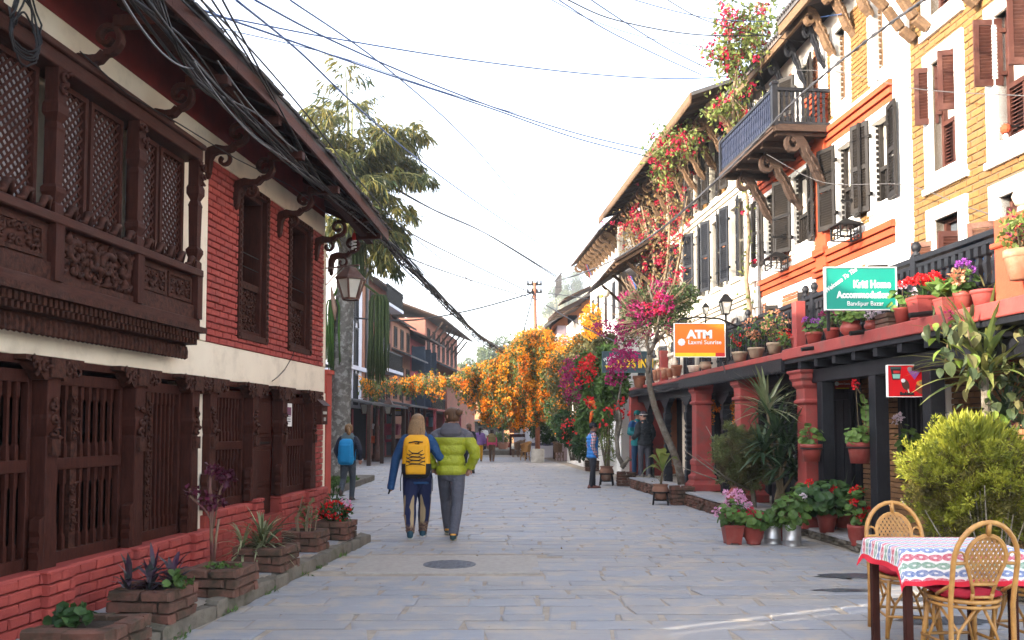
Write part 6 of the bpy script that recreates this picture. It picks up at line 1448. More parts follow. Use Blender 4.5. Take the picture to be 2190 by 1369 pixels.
for pts in ([(2010,655,8.6),(2030,720,8.5),(2020,780,8.4)],[(2060,660,8.3),(2075,730,8.2),(2095,800,8.1)],[(2120,650,8.4),(2140,720,8.3),(2180,760,8.2)],[(2030,690,8.5),(2080,690,8.4),(2150,700,8.4),(2200,720,8.2)]): st.tube([at_y(*p) for p in pts],.012,5)
part(st,'stem',MT['stem'],t)
for i in range(140):
    px,py=rnd.choice([(rnd.gauss(2045,30),rnd.gauss(715,35)),(rnd.gauss(2110,45),rnd.gauss(740,45)),(rnd.uniform(2060,2195),rnd.gauss(800,55)),(rnd.gauss(2150,25),rnd.gauss(880,40))])
    p=at_y(px,py,rnd.uniform(7.8,8.45)); s=rnd.uniform(.08,.16)
    inst('leaf',rnd.choices(bl_,(4,4,3,2))[0],t,T(p)@RZ(rnd.uniform(0,6.28))@RX(R(rnd.uniform(-100,-20)))@SC(s,s,s))
mb=MB(); petals(mb,[tuple(at_y(x,y,8.5)) for x,y in ((2030,672),(2040,680),(2050,668),(2172,742),(2160,780),(2178,860),(2158,905))],.035,10,.03); part(mb,'flower',MT['mag'],t)
mb=MB(); leaves(mb,np.concatenate([blob(60,pxp(2190,900,8.8),(.3,.3,.6)),blob(110,pxp(2165,1060,9.3),(.5,.3,.4))]),.14,.07,droop=.3); part(mb,'foliage',MT['bigl'],t)
# ================================================================ plants in the left planters
def lp(i,dx=0,dy=0): _,x,y,z=PO[i]; return Vector((x+dx,y+dy,z-.03))
t=plant('rosette_plant','purple-green rosette plant filling the second planter from the camera','plant',lp(1))
MT['rhoeo']=leafmat('rosette_leaf',(.035,.06,.045),(.07,.035,.06),.15,.35,c3=(.05,.02,.045),sc=9)
for dx,dy in ((-.15,-.08),(.0,-.1),(.15,-.04),(-.05,.1),(.1,.12)): blades(t,lp(1,dx,dy)+Vector((0,0,.05)),20,.19,.034,MT['rhoeo'],each=True,droop=.35,seg=4,el=(-.1,1.4))
mb=MB(); discs(mb,blob(26,lp(1,.2,-.05)+Vector((0,0,.07)),(.12,.12,.08),0),.035,nr.normal(size=(26,3))+np.array((0,-.5,1)),7); part(mb,'weed',MT['green'],t)
t=plant('purple_shrub','spindly shrub with dark purple leaves before the cream corner pilaster','shrub',lp(2))
mb=MB(); mb.smooth=True; b=lp(2); dv=Vector((b.x,b.y,0)); Y=b.y
for pts,r in (([(452,1200),(450,1110),(438,1090),(405,1060),(406,1045)],.010),([(455,1200),(452,1130),(448,1060),(450,1020)],.013),([(452,1180),(455,1090),(448,1030),(455,1005)],.012),([(456,1130),(470,1050),(490,1015)],.009),([(458,1200),(462,1150),(468,1110)],.012)): mb.tube([at_y(x,y,Y) for x,y in pts],r,6)
part(mb,'stem',mat('crimson_stem',(.14,.03,.05),(.2,.14,.08),6,.7),t)
mb=MB()
for px,py,n in ((408,1050,14),(416,1045,8),(470,1010,36),(455,1000,18),(490,1020,20),(482,1030,12),(450,1062,20),(460,1080,18),(475,1072,14),(432,1068,5)): leaves(mb,blob(n,at_y(px,py,Y),(.05,.05,.05),0),.06,.045,rdir(n,-.2))
part(mb,'foliage',MT['purpleleaf'],t); mb=MB(); leaves(mb,blob(50,lp(2)+Vector((.05,-.1,.03)),(.18,.1,.03),0),.05,.03,rdir(50,.5)); part(mb,'weed',MT['green'],t)
t=plant('spider_plant','striped spider plant spilling over its brick planter beside the carved door','plant',lp(3))
MT['spid']=leafmat('striped_leaf',(.16,.19,.08),(.40,.40,.24),.25,.4)
blades(t,lp(3,-.05,0)+Vector((0,0,.05)),110,.40,.020,MT['spid'],droop=.85,seg=5); blades(t,lp(3,-.2,-.15)+Vector((0,0,.0)),34,.34,.018,MT['spid'],droop=1.3,seg=5); blades(t,lp(3,.05,-.15)+Vector((0,0,.1)),3,.5,.05,MT['drac'],droop=.9,each=True)
t=plant('straggly_plant','straggly pale-stemmed plant in the fifth planter below the barred window','plant',lp(4))
mb=MB(); b=lp(4)
for i in range(9): x,y=rnd.uniform(-.12,.12),rnd.uniform(-.08,.08); mb.tube([b+Vector((x,y,0)),b+Vector((x*1.2,y,.15)),b+Vector((x*.8+.03,y,.30+.12*(i==0)))],.007,5)
part(mb,'stem',MT['twig'],t); mb=MB(); leaves(mb,blob(70,b+Vector((0,0,.22)),(.14,.1,.16),0),.06,.04,rdir(70)); part(mb,'foliage',MT['ogreen'],t)
t=plant('impatiens','red-flowered bushy plant in the planter at the red house corner','plant',lp(5)); b=lp(5)
mb=MB(); leaves(mb,blob(420,b+Vector((0,0,.13)),(.22,.18,.12),.2),.085,.03,rdir(420,.4)); leaves(mb,blob(30,b+Vector((0,0,.3)),(.08,.08,.1),.2),.13,.03,rdir(30,.6)); part(mb,'foliage',MT['dgreen'],t)
mb=MB(); petals(mb,blob(22,b+Vector((0,-.05,.14)),(.22,.16,.12),.7),.03,8,.04); part(mb,'flower',MT['redfl'],t)
mb=MB(); petals(mb,blob(7,b+Vector((.12,-.03,.22)),(.09,.08,.05),.7),.03,8,.04); part(mb,'flower',MT['pinkfl'],t)
t=plant('ivy_sprig','few dark ivy leaves in the planter nearest the camera','plant',lp(0)); mb=MB(); b=lp(0); P=blob(50,b+Vector((-.12,0,.06)),(.16,.14,.06),0); discs(mb,P,.04,nr.normal(size=(50,3))*.5+np.array((0,-.3,1)),6); part(mb,'foliage',MT['dgreen'],t)
# weeds along the kerb and a feather
mb=MB()
for yy in (6.5,7.4,8.3,9.2,9.7,10.6,5.8): c=np.array((KX(yy)+.03,yy,.0)); leaves(mb,c+nr.normal(size=(26,3))*np.array((.03,.09,.004)),.05,.014,rdir(26,1.2))
solo(mb,'weeds',MT['green'],(-2.4,8,0),kind='stuff')
# ================================================================ pots
def pot_mb(kind,r,h,c):
    mb=MB(T(*c)); mb.smooth=True
    if kind=='flower': mb.lathe([(r*.66,0),(r*.9,h*.72),(r*.92,h*.74),(r,h*.76),(r,h),(r*.88,h),(r*.84,h*.86),(.001,h*.86)],18)
    elif kind=='bulb': mb.lathe([(r*.6,0),(r*.72,h*.08),(r*1.12,h*.4),(r*1.1,h*.62),(r*.86,h*.88),(r*.95,h*.93),(r*.98,h),(r*.85,h),(r*.8,h*.88),(.001,h*.86)],20)
    elif kind=='rib': mb.lathe([(r*.62,0),(r*.66,h*.06),(r*.62,h*.09),(r*.9,h*.4),(r*.97,h*.8),(r*1.02,h*.86),(r*1.02,h),(r*.9,h),(r*.86,h*.9),(.001,h*.88)],40,flute=20,fd=.02)
    elif kind=='scal': mb.lathe([(r*.6,0),(r*.86,h*.8),(r*.98,h*.9),(r*1.03,h),(r*.88,h),(r*.84,h*.88),(.001,h*.86)],24,flute=12,fd=.03)
    elif kind=='tin': mb.lathe([(r,0),(r,h*.02),(r*.985,h*.04),(r*.985,h*.27),(r*1.03,h*.29),(r*.985,h*.31),(r*.98,h*.97),(r*1.01,h),(r*.95,h),(r*.94,h*.93),(.001,h*.92)],24)
    elif kind=='cyl': mb.lathe([(r*.8,0),(r*.95,h*.85),(r,h*.87),(r,h),(r*.88,h),(r*.86,h*.92),(.001,h*.92)],18)
    elif kind=='sq':
        mb.smooth=False; mb.sq([(r*.74,h*.06),(r*.95,h*.86),(r,h*.88),(r,h),(r*.9,h),(r*.88,h*.9),(.01,h*.9)])
        for a in (-1,1):
            for b in (-1,1): mb.box(a*r*.6-.02,a*r*.6+.02,b*r*.6-.02,b*r*.6+.02,0,h*.07)
    elif kind=='wide': mb.lathe([(r*.72,0),(r*.9,h*.7),(r*.93,h*.78),(r*1.02,h*.8),(r*1.02,h),(r*.92,h),(r*.9,h*.88),(.001,h*.86)],22)
    return mb
def pot(kind,r,h,c,m,lab,group=None):
    name={'tin':'milk_can'}.get(kind,'flower_pot'); t=thing(name,lab,'can' if kind=='tin' else 'pot',tuple(c),group)
    part(pot_mb(kind,r,h,c),'can_body' if kind=='tin' else 'pot_body',m,t)
    mb=MB(T(*c)); k=.93 if kind=='tin' else .875; mb.lathe([(r*.84,h*k),(.001,h*k+.012)],12); part(mb,'soil',MT['soil'],t); return t
def geranium(c,R_,H,n,flm=None,nf=0,lm=None,rl=.045,lab='geranium',tall=(),fr=.035,group=None,k=7):
    """round scalloped leaves on short stems, ball flower heads above"""
    t=plant('geranium',lab,'plant',tuple(c),group); c=np.array(c)
    P=blob(n,c+np.array((0,0,H*.5)),(R_,R_,H*.55),.3); N=(P-(c+np.array((0,0,H*.1))))+nr.normal(size=P.shape)*R_*.35+np.array((0,-R_*.35,R_*.4))
    mb=MB(); discs(mb,P,rl,N,8); part(mb,'foliage',lm or MT['green'],t)
    st=MB()
    for p in P[::6]: st.tube([c+nr.normal(size=3)*np.array((.02,.02,0)),(c+p)/2+np.array((0,0,.02)),p],.005,4)
    F=[]
    for i in range(nf): a=rnd.uniform(0,6.28); F.append(c+np.array((R_*.95*math.cos(a),R_*.8*math.sin(a)-R_*.2,H*rnd.uniform(.75,1.15))))
    for f in tall: F.append(np.array(f))
    for f in F: st.tube([c+np.array((0,0,H*.2)),(c+f)/2+np.array((0,0,.04)),f],.005,4)
    part(st,'stem',MT['stem'],t)
    if F: mb=MB(); petals(mb,F,fr,34,fr*.75); part(mb,'flower',flm,t)
    return t
def at_ground(px,py,z=0): return gnd(px,py,z)
GRP='potted plants at the foot of the near arcade'
# ground group
def gp_(px,pb,pt,w,kind,m,lab,z=0.0):
    c=gnd(px,pb,z); k=FPX/c.y; r=w/2/k; c=c+Vector((0,r*.8,0)); h=(pb-pt)/k; return pot(kind,r,h,c,m,lab,None),c,r,h
q,c,r,h=gp_(1571,1165,1124,42,'sq',MT['rpot'],'square-footed red pot at the left end of the pot row'); top=c+Vector((0,0,h*.9))
geranium(top,.22,.34,95,MT['pinkfl'],3,lab='pale pink geranium in the square red pot',tall=[at_y(1553,1057,c.y),at_y(1572,1058,c.y),at_y(1578,1052,c.y),at_y(1555,1078,c.y),at_y(1533,1095,c.y-.1)],fr=.05)
q,c,r,h=gp_(1617,1166,1128,45,'rib',MT['rpot'],'ribbed round red pot second in the pot row'); top=c+Vector((0,0,h*.9))
geranium(top,.24,.22,90,MT['crim'],1,lab='magenta geranium in the ribbed red pot',tall=[at_y(1608,1094,c.y-.15),at_y(1625,1106,c.y)],fr=.05,rl=.052)
q,c,r,h=gp_(1656,1164,1121,37,'tin',MT['tin'],'ridged silver milk can between the ribbed pot and the smooth can'); top=c+Vector((0,0,h*.9))
geranium(top,.18,.2,60,lab='leafy geranium in the ridged milk can',rl=.05)
q,c,r,h=gp_(1699,1169,1124,39,'tin',MT['tin'],'smooth dented silver can at the right of the milk can'); top=c+Vector((0,0,h*.9))
geranium(top,.26,.42,130,MT['whifl'],0,lab='tall geranium with a white head in the smooth silver can',tall=[at_y(1718,1062,c.y)],fr=.04,rl=.055)
c0=c
for px,pb,w,lab in ((1600,1150,26,'dark red pot half hidden behind the square pot'),(1680,1158,22,'dark red pot squeezed between the two silver cans')): gp_(px,pb,1118,w,'flower',MT['rpot'],lab)
q,c,r,h=gp_(1775,1141,1100,44,'flower',MT['rpot'],'large swirl-ribbed red pot on the platform edge',.13); top=c+Vector((0,0,h*.9))
geranium(top,.40,.46,230,MT['redfl'],0,lm=MT['dgreen'],lab='broad dark geranium bush in the swirled red pot',tall=[at_y(1731,1032,c.y-.3),at_y(1783,1050,c.y-.2),at_y(1785,1046,c.y-.2)],fr=.045,rl=.06)
q,c,r,h=gp_(1739,1130,1098,40,'flower',MT['rpot'],'shaded red pot behind the swirled pot',.13); geranium(c+Vector((0,0,h*.9)),.32,.42,150,lab='leafy geranium behind the silver cans',rl=.055)
q,c,r,h=gp_(1809,1132,1098,34,'rib',MT['rpot'],'dark ribbed pot in front of the shadowed doorway',.13); t=plant('lily_plant','two dark strap leaves rising from the ribbed pot by the door','plant',tuple(c)); blades(t,c+Vector((0,0,h)),5,.55,.09,MT['dgreen'],el=(.9,1.5),droop=.3,each=True)
q,c,r,h=gp_(1842,1170,1125,42,'rib',MT['rpot'],'ribbed red pot directly behind the cane table',.06); top=c+Vector((0,0,h*.9))
geranium(top,.15,.50,80,MT['redfl'],0,lab='tall red geranium behind the cane table',tall=[at_y(1826,1075,c.y-.1),at_y(1853,1091,c.y-.1),at_y(1841,1106,c.y-.1),at_y(1825,1052,c.y),at_y(1836,1048,c.y)],fr=.045,rl=.045)
# pots hung on the posts
def hung(px,pb,pt,w,yd,m,lab,flab,tall,fm,n=60,H=.3,R_=.2):
    c=at_y(px,pb,yd); k=FPX/yd; t=pot('wide',w/2/k,(pb-pt)/k,c,m,lab); 
    mb=MB(); r=w/2/k; mb.tube([(c.x+r*1.03*math.cos(a),c.y+r*1.03*math.sin(a),c.z+(pb-pt)/k*.74) for a in np.linspace(0,2*PI,17)],.008,5); mb.bar((c.x,c.y+r,c.z+.12),(c.x+.12,c.y+r+.25,c.z+.12),.02,.03); part(mb,'bracket',MT['iron'],t)
    geranium(c+Vector((0,0,(pb-pt)/k*.85)),R_,H,n,fm,0,lab=flab,tall=[at_y(x,y,yd) for x,y in tall],rl=.042,lm=MT['brg'] if 'brg' in MT else MT.setdefault('brg',leafmat('bright_leaf',(.12,.22,.05),(.20,.30,.07),.35)),fr=.05)
hung(1736,987,950,44,12.0,MT['rpot'],'red pot hung on the near red column','pale geranium with bare arching stems on the red column',[],MT['redfl'],42,.32,.16)
hung(1839,991,946,52,11.0,MT['rpot'],'red pot hung on the middle black post','geranium with one tall coral head on the middle black post',[(1830,823)],MT['redfl'],60,.26,.19)
t=[o for o in COL.objects if o.get('label','').startswith('geranium with one tall')][0]
mb=MB(); Y=10.9; P=np.array([list(at_y(x,y,Y)) for x,y in ((1843,850),(1848,858),(1852,872),(1849,880),(1858,885),(1851,892),(1860,897),(1855,905),(1840,868))]); discs(mb,P,.05,nr.normal(size=(9,3))*.5+np.array((0,-1,.3))); part(mb,'upper_foliage',MT['brg'],t)
mb=MB(); mb.tube([at_y(1850,940,Y),at_y(1852,880,Y),at_y(1846,850,Y),at_y(1831,828,Y)],.007,5); part(mb,'tall_stem',MT['stem'],t)
hung(1944,990,965,26,11.0,MT['rpot'],'small red pot hung before the shaded window','white-headed geranium at the shaded window',[(1922,893),(1918,898)],MT['whifl'],60,.34,.16)
# pots on the terrace edge
def edge_pot(px,pb,pt,w,kind,m,lab,n=1.12):
    u,z=RF.at(px,pb,n); c=RF.w(u,n,ZL+.005); k=FPX/c.y; r=w/2/k; return pot(kind,r,(pb-pt)/k,c,m,lab,'pots along the terrace edge'),c,r,(pb-pt)/k
def euph(c,R_,H,lab,fm,nf,lm,n=110):
    t=plant('potted_plant',lab,'plant',tuple(c)); c=np.array(c); mb=MB(); leaves(mb,blob(n,c+np.array((0,0,H*.55)),(R_,R_,H*.5),.2),.07,.045,rdir(n,.3)); part(mb,'foliage',lm,t)
    mb=MB(); petals(mb,blob(nf,c+np.array((0,-.05,H*.7)),(R_,R_,H*.4),.7),.03,9,.035); part(mb,'flower',fm,t)
    mb=MB(); [mb.tube([c,c+nr.normal(size=3)*np.array((R_*.3,R_*.3,0))+np.array((0,0,H*.6))],.006,4) for _ in range(8)]; part(mb,'stem',MT['stem'],t)
tp=lambda c,h:c+Vector((0,0,h*.9))
q,c,r,h=edge_pot(1706,744,718,30,'cyl',MT['rpot'],'tall red cylinder pot in front of the square red pillar'); 
q,c,r,h=edge_pot(1741,738,711,36,'flower',MT['rpot'],'red pot of purple flowers right of the square red pillar'); geranium(tp(c,h),.15,.2,40,MT['purfl'],5,lab='purple-flowered geranium on the terrace edge',rl=.035,fr=.03)
q,c,r,h=edge_pot(1780,728,701,35,'flower',MT['rpot'],'red pot with magenta blooms under the left end of the green sign'); geranium(tp(c,h),.15,.24,40,MT['mag'],4,lab='magenta-flowered geranium under the green sign',rl=.035,fr=.035)
q,c,r,h=edge_pot(1820,718,685,40,'bulb',MT['rpot'],'round-bellied red pot of plain green leaves under the green sign'); geranium(tp(c,h),.18,.2,70,lab='flowerless bright green geranium under the green sign',rl=.04,lm=MT['brg'])
q,c,r,h=edge_pot(1868,704,681,34,'bulb',MT['rpot'],'small dark bulbous pot of pale pink flowers'); t=geranium(tp(c,h),.12,.1,24,MT['whifl'],0,lab='dense pale pink flower cluster in the bulbous pot',rl=.03,tall=[c+Vector((dx*.8,-.05+dy,h+.05+dz)) for dx,dy,dz in ((-.09,0,0),(0,-.03,.03),(.08,0,.02),(-.04,.05,.06),(.05,.05,.05))],fr=.04)
q,c,r,h=edge_pot(1930,687,651,38,'scal',MT['rpot'],'scallop-rimmed red pot right of the green sign'); geranium(tp(c,h),.15,.24,34,MT['whifl'],2,lab='sparse pale geranium trailing over the green sign',rl=.04,lm=MT['brg'],fr=.04)
q,c,r,h=edge_pot(1976,678,628,54,'sq',MT['terr'],'big square terracotta-red pot of crimson carnations'); 
t=plant('carnations','crimson carnations massed in the big square pot','plant',tuple(c)); blades(t,tp(c,h),80,.2,.02,MT['dgreen'],droop=.3,el=(.1,1.4),seg=3); mb=MB(); petals(mb,[tp(c,h)+Vector((rnd.uniform(-.22,.2),rnd.uniform(-.12,.1),rnd.uniform(.12,.27))) for _ in range(20)],.045,26,.035,.6); part(mb,'flower',MT['redfl'],t)
q,c,r,h=edge_pot(2025,662,626,42,'sq',MT['terr'],'smaller square red pot of pale lettuce-like leaves'); t=plant('broad_leaf_plant','pale broad-leaved plant in the smaller square pot','plant',tuple(c)); mb=MB(); b=tp(c,h); leaves(mb,blob(60,b+Vector((-.03,0,.1)),(.14,.12,.1),.2),.15,.09,rdir(60,.5)); part(mb,'foliage',MT['brg'],t)
q,c,r,h=edge_pot(2061,652,611,42,'flower',MT['rpot'],'banded red pot with a salmon bloom near the terrace end'); t=geranium(tp(c,h),.15,.24,50,MT['purfl'],0,lab='purple salvia and salmon bloom in the banded pot',rl=.04,tall=[tp(c,h)+Vector((rnd.uniform(-.1,.12),0,rnd.uniform(.24,.34))) for _ in range(6)],fr=.028); mb=MB(); petals(mb,[at_y(2047,595,c.y-.15)],.06,40,.05); part(mb,'flower',MT['peach'],t)
q,c,r,h=edge_pot(2106,641,606,56,'wide',MT['terr'],'wide shallow red pot nearest the orange pier'); t=plant('dry_plant','few dry stalks in the wide shallow pot','plant',tuple(c)); blades(t,tp(c,h),14,.14,.015,MT['ogreen'],droop=.4)
q,c,r,h=edge_pot(1582,761,740,34,'flower',MT['gpot'],'tan clay pot right of the orange bank sign'); euph(tp(c,h),.2,.42,'thorny plant with red flowers right of the orange bank sign',MT['redfl'],8,MT['dgreen'])
q,c,r,h=edge_pot(1617,752,730,36,'flower',MT['gpot'],'cream-rimmed tan pot second from the orange bank sign'); euph(tp(c,h),.2,.5,'peach-flowered thorny plant second from the bank sign',MT['peach'],26,MT['dgreen'])
q,c,r,h=edge_pot(1656,744,720,33,'flower',MT['gpot'],'mossy clay pot third from the orange bank sign'); euph(tp(c,h),.2,.48,'peach and red flowered plant third from the bank sign',MT['peach'],18,MT['brg'])
t=euph(RF.w(ru(1678,1.15,720),1.15,ZL+.02),.12,.26,'small red-flowered plant left of the tall cylinder pot',MT['redfl'],7,MT['brg'],60)
q,c,r,h=edge_pot(1483,782,768,26,'wide',MT['cream'],'cream woven pot below the bank sign'); q,c,r,h=edge_pot(1508,778,762,24,'bulb',MT['gpot'],'half-hidden tan pot below the bank sign')
for px,pb,pt,w,lab in ((1447,791,768,25,'terracotta pot at the right end of the small pot row'),(1433,795,776,16,'narrow terracotta pot second from the right in the small pot row'),(1421,800,777,17,'leaning terracotta pot in the middle of the small pot row'),(1411,804,780,15,'terracotta pot second from the left in the small pot row'),(1402,806,783,14,'terracotta pot at the left end of the small pot row')):
    q,c,r,h=edge_pot(px,pb,pt,w,'flower',MT['tpot'],lab); 
euph(tp(c,h)+Vector((.15,-.3,0)),.24,.3,'sparse yellow-leaved plants over the small terracotta pots',MT['yefl'],5,MT['brg'],90)
c=RF.w(ru(1367,1.3,815),1.3,ZL-.12); t=pot('flower',.17,.30,c,MT['tpot'],'terracotta pot tipping over the far terrace edge')
u=ru(1902,1.1,690); mb=RB_(); 
for k in range(3): mb.box(u-.16+.02*k,u+.15,1.0,1.2,ZL+.005+.06*k,ZL+.055+.06*k)
solo(mb,'brick_stack',MT['brownbrick'],RF.base(u,1.1,ZL),'low stack of brown bricks between the bulbous and the scalloped pots','bricks',bev=.006)
c=RF.w(ru(2184,1.32,590),1.32,ZL+.12); t=pot('flower',.14,.26,c,MT['tpot'],'terracotta pot hung at the orange pier on the right edge'); euph(c+Vector((0,0,.22)),.17,.36,'yellow-green plant with pink flowers at the orange pier',MT['mag'],12,MT['ygr2'],200)
# pots in iron stands
def stand_pot(px,pb,pt,w,lab):
    c=gnd(px,pb); k=FPX/c.y; r=w/2/k; c=c+Vector((0,r,0)); h=(pb-pt)/k
    t=thing('stand_pot',lab,'pot',tuple(c),'clay pots in black iron stands'); mb=MB(T(*c)); mb.smooth=True; z0=h*.22; H=h*.78
    mb.lathe([(r*.5,z0),(r*.72,z0+H*.15),(r*.98,z0+H*.55),(r,z0+H*.66),(r*.86,z0+H*.84),(r*.8,z0+H*.88),(r*.94,z0+H*.96),(r*.94,z0+H),(r*.78,z0+H),(r*.74,z0+H*.9),(.001,z0+H*.88)],22); part(mb,'pot_body',MT['tpot2'] if 'tpot2' in MT else MT.setdefault('tpot2',mat('old_clay',(.26,.125,.08),(.17,.085,.055),5,.85,.003,30,dirt=(.32,.25,.19),dsc=5,damt=.6)),t)
    for j in range(4):
        a=j*PI/2+.6; mb=MB(T(*c)); mb.bar((r*1.02*math.cos(a),r*1.02*math.sin(a),h*.62),(r*1.25*math.cos(a),r*1.25*math.sin(a),0),.025,.025); part(mb,'stand_leg',MT['iron'],t)
    mb=MB(T(*c)); mb.lathe([(r*1.0,h*.57),(r*1.06,h*.57),(r*1.06,h*.64),(r*1.0,h*.64),(r*1.0,h*.57)],20); mb.lathe([(r*.8,h*.2),(r*.86,h*.2),(r*.86,h*.25),(r*.8,h*.25),(r*.8,h*.2)],20); part(mb,'stand_ring',MT['iron'],t); return c,r,h
c,r,h=stand_pot(1416,1081,1037,36,'clay pot in an iron stand holding the broad-leaved palm seedling'); 
t=plant('palm_seedling','broad-leaved palm seedling with browning tips in the near stand pot','plant',tuple(c)); mb=MB(); mb.smooth=True; z=c+Vector((0,0,h*.85)); hb=at_y(1417,1010,c.y); mb.tube([z,hb],.025,7); part(mb,'stem',MT['stem'],t)
MT['seed']=leafmat('seedling_leaf',(.20,.24,.05),(.28,.30,.09),.4,.4,c3=(.14,.20,.05),sc=5)
for ex,ey,wd in ((1372,1010,.16),(1385,975,.18),(1412,955,.22),(1426,968,.22),(1452,980,.16),(1395,1000,.14)):
    e=at_y(ex,ey,c.y+rnd.uniform(-.2,.2)); m_=hb.lerp(e,.55)+Vector((0,0,.12)); e2=e+Vector((0,0,-.05)); pts=[hb,hb.lerp(m_,.5)+Vector((0,0,.04)),m_,m_.lerp(e2,.5)+Vector((0,0,.03)),e2]; mb=MB(); sd=(e2-hb).cross(Vector((0,.35,1))).normalized(); v=[];fc=[]
    for k,p in enumerate(pts): ww=(.02,.5,1,.85,.03)[k]*wd*.5; v+=[tuple(p-sd*ww+Vector((0,0,ww*.25))),tuple(p),tuple(p+sd*ww+Vector((0,0,ww*.25)))]
    for k in range(4): b=k*3; fc+=[(b,b+1,b+4,b+3),(b+1,b+2,b+5,b+4)]
    mb.add(v,fc); part(mb,'leaf',MT['seed'],t)
mb=MB(); leaves(mb,blob(40,c+Vector((-.05,0,h+.12)),(.2,.15,.1),0),.04,.02,rdir(40)); part(mb,'weed',MT['ogreen'],t)
c,r,h=stand_pot(1299,1039,998,31,'clay pot in an iron stand holding the bamboo-like plant behind the vest man')
t=plant('bamboo_plant','yellow-green bamboo-like plant in the far stand pot','plant',tuple(c)); mb=MB(); z=c+Vector((0,0,h*.85))
tops=[(1300,905),(1292,915),(1310,920),(1304,895)]
for i,(x,y) in enumerate(tops): mb.tube([z+Vector((.03*i-.05,0,0)),at_y(x,y,c.y)],.014,6)
part(mb,'stem',MT['stem'],t)
mb=MB(); P=np.concatenate([blob(150,at_y(1302,930,c.y),(.32,.25,.32),.2),blob(70,at_y(1300,890,c.y),(.28,.2,.25),.2),blob(60,at_y(1305,970,c.y),(.25,.2,.2),.2)]); leaves(mb,P,.24,.03,rdir(len(P),.3),droop=.25); part(mb,'foliage',MT['bamb'] if 'bamb' in MT else MT.setdefault('bamb',leafmat('bamboo_leaf',(.14,.20,.05),(.30,.32,.10),.35)),t)
# ================================================================ cane chairs and table
def cane_chair(M,lab):
    t=thing('cane_chair',lab,'chair',M,'cane chairs round the café table'); B=lambda:MB(M)
    def tb(nm,pts,r,m=None,seg=8):
        mb=B(); mb.smooth=True; mb.tube(pts,r,seg); return part(mb,nm,m or MT['rattan'],t)
    w=.205; zs=.44; yb=-.21
    # back: +y is forward; back plane leans
    by=lambda z:yb-.10*max(0,(z-zs))/.5
    arch=[(-w-.005,by(0)+.0,.0),(-w,by(.2),.2),(-w,by(zs),zs)]+[(-w*1.02*math.cos(a),by(.70+.26*math.sin(a)),.70+.26*math.sin(a)) for a in np.linspace(0,PI,15)]+[(w,by(zs),zs),(w,by(.2),.2),(w+.005,by(0),0)]
    tb('back_frame',arch,.0165)
    oval=[(-.065,by(.50),.50),(-.085,by(.58),.58),(-.115,by(.66),.66)]+[(-.135*math.cos(a),by(.73+.15*math.sin(a)),.73+.15*math.sin(a)) for a in np.linspace(-.2,PI+.2,15)]+[(.115,by(.66),.66),(.085,by(.58),.58),(.065,by(.50),.50)]
    for k,dx in enumerate((0,.018)):
        tb('back_hoop',[(x*(1-dx*4),y,.55+(z-.55)*(1-dx*1.8)) for x,y,z in oval],.0095)
    tb('back_crosspiece',[(-.085,by(.56),.56),(.085,by(.56),.56)],.011); 
    for s in (-1,1):
        tb('back_stile',[(s*.065,by(.50),.50),(s*.062,by(.42)+.01,.44)],.012); tb('back_link',[(s*.13,by(.7),.70),(s*w,by(.7),.695)],.011)
        tb('back_curl',[(s*.135,by(.74),.74)]+[(s*(.168+.028*math.cos(a)),by(.74+.03*math.sin(a)),.735+.035*math.sin(a)) for a in np.linspace(PI,-.2,7)]+[(s*.2,by(.8),.80)],.007)
    tb('top_link',[(0,by(.88),.875),(0,by(.96),.96)],.016)
    tb('back_rung',[(-.06,by(.47),.475),(.06,by(.47),.475)],.010)
    # woven back
    inside=lambda x,z:(x*x/.0148+(z-.735)**2/.0185<1) or (.56<z<.74 and abs(x)<.062+.065*(z-.56)/.18)
    mb=B()
    for sg in (1,-1):
        for o in np.arange(-.4,.42,.062):
            seg=[]
            for s in np.arange(-.3,.3,.008):
                x=s*.62; z=.73+o*.8+sg*s
                if inside(x,z): seg.append((x,by(z)+.004*sg,z))
            if len(seg)>1:
                a,b=Vector(seg[0]),Vector(seg[-1])
                for d in (-.005,.005): mb.bar(a+Vector((d,0,0)),b+Vector((d,0,0)),.006,.004,(0,1,0))
    part(mb,'back_weave',MT['rattan'],t,kind='stuff')
    ring=[(.215*math.cos(a)*1.0,.215*math.sin(a),zs) for a in np.linspace(0,2*PI,25)]
    tb('seat_ring',ring,.014); tb('seat_ring',[(x*.97,y*.97,z-.035) for x,y,z in ring],.011)
    mb=B(); mb.lathe([(.205,zs-.01),(.205,zs+.008),(.001,zs+.012)],20); part(mb,'seat',MT['rattan'],t)
    for sx,sy in ((-1,-1),(1,-1),(-1,1),(1,1)):
        if sy>0: tb('leg',[(sx*.155,.14,zs-.02),(sx*.175,.17,.2),(sx*.19,.19,0)],.0165)
        top=(sx*.15,sy*.15,zs-.03); 
        for (ex,ey) in ((sx*.02,sy*.19),(sx*.19,sy*.02)): tb('brace',[(ex,ey,zs-.03),(sx*.12,sy*.15,.24),(sx*.175,sy*.175,.06)],.010)
    for z,f in ((.16,.185),): tb('stretcher',[(-f,-f,z),(f,-f,z),(f,f,z),(-f,f,z),(-f,-f,z)],.011)
    tb('arm_brace',[(-w,by(.56),.56),(-.205,-.05,.47)],.012); tb('arm_brace',[(w,by(.56),.56),(.205,-.05,.47)],.012)
    return t
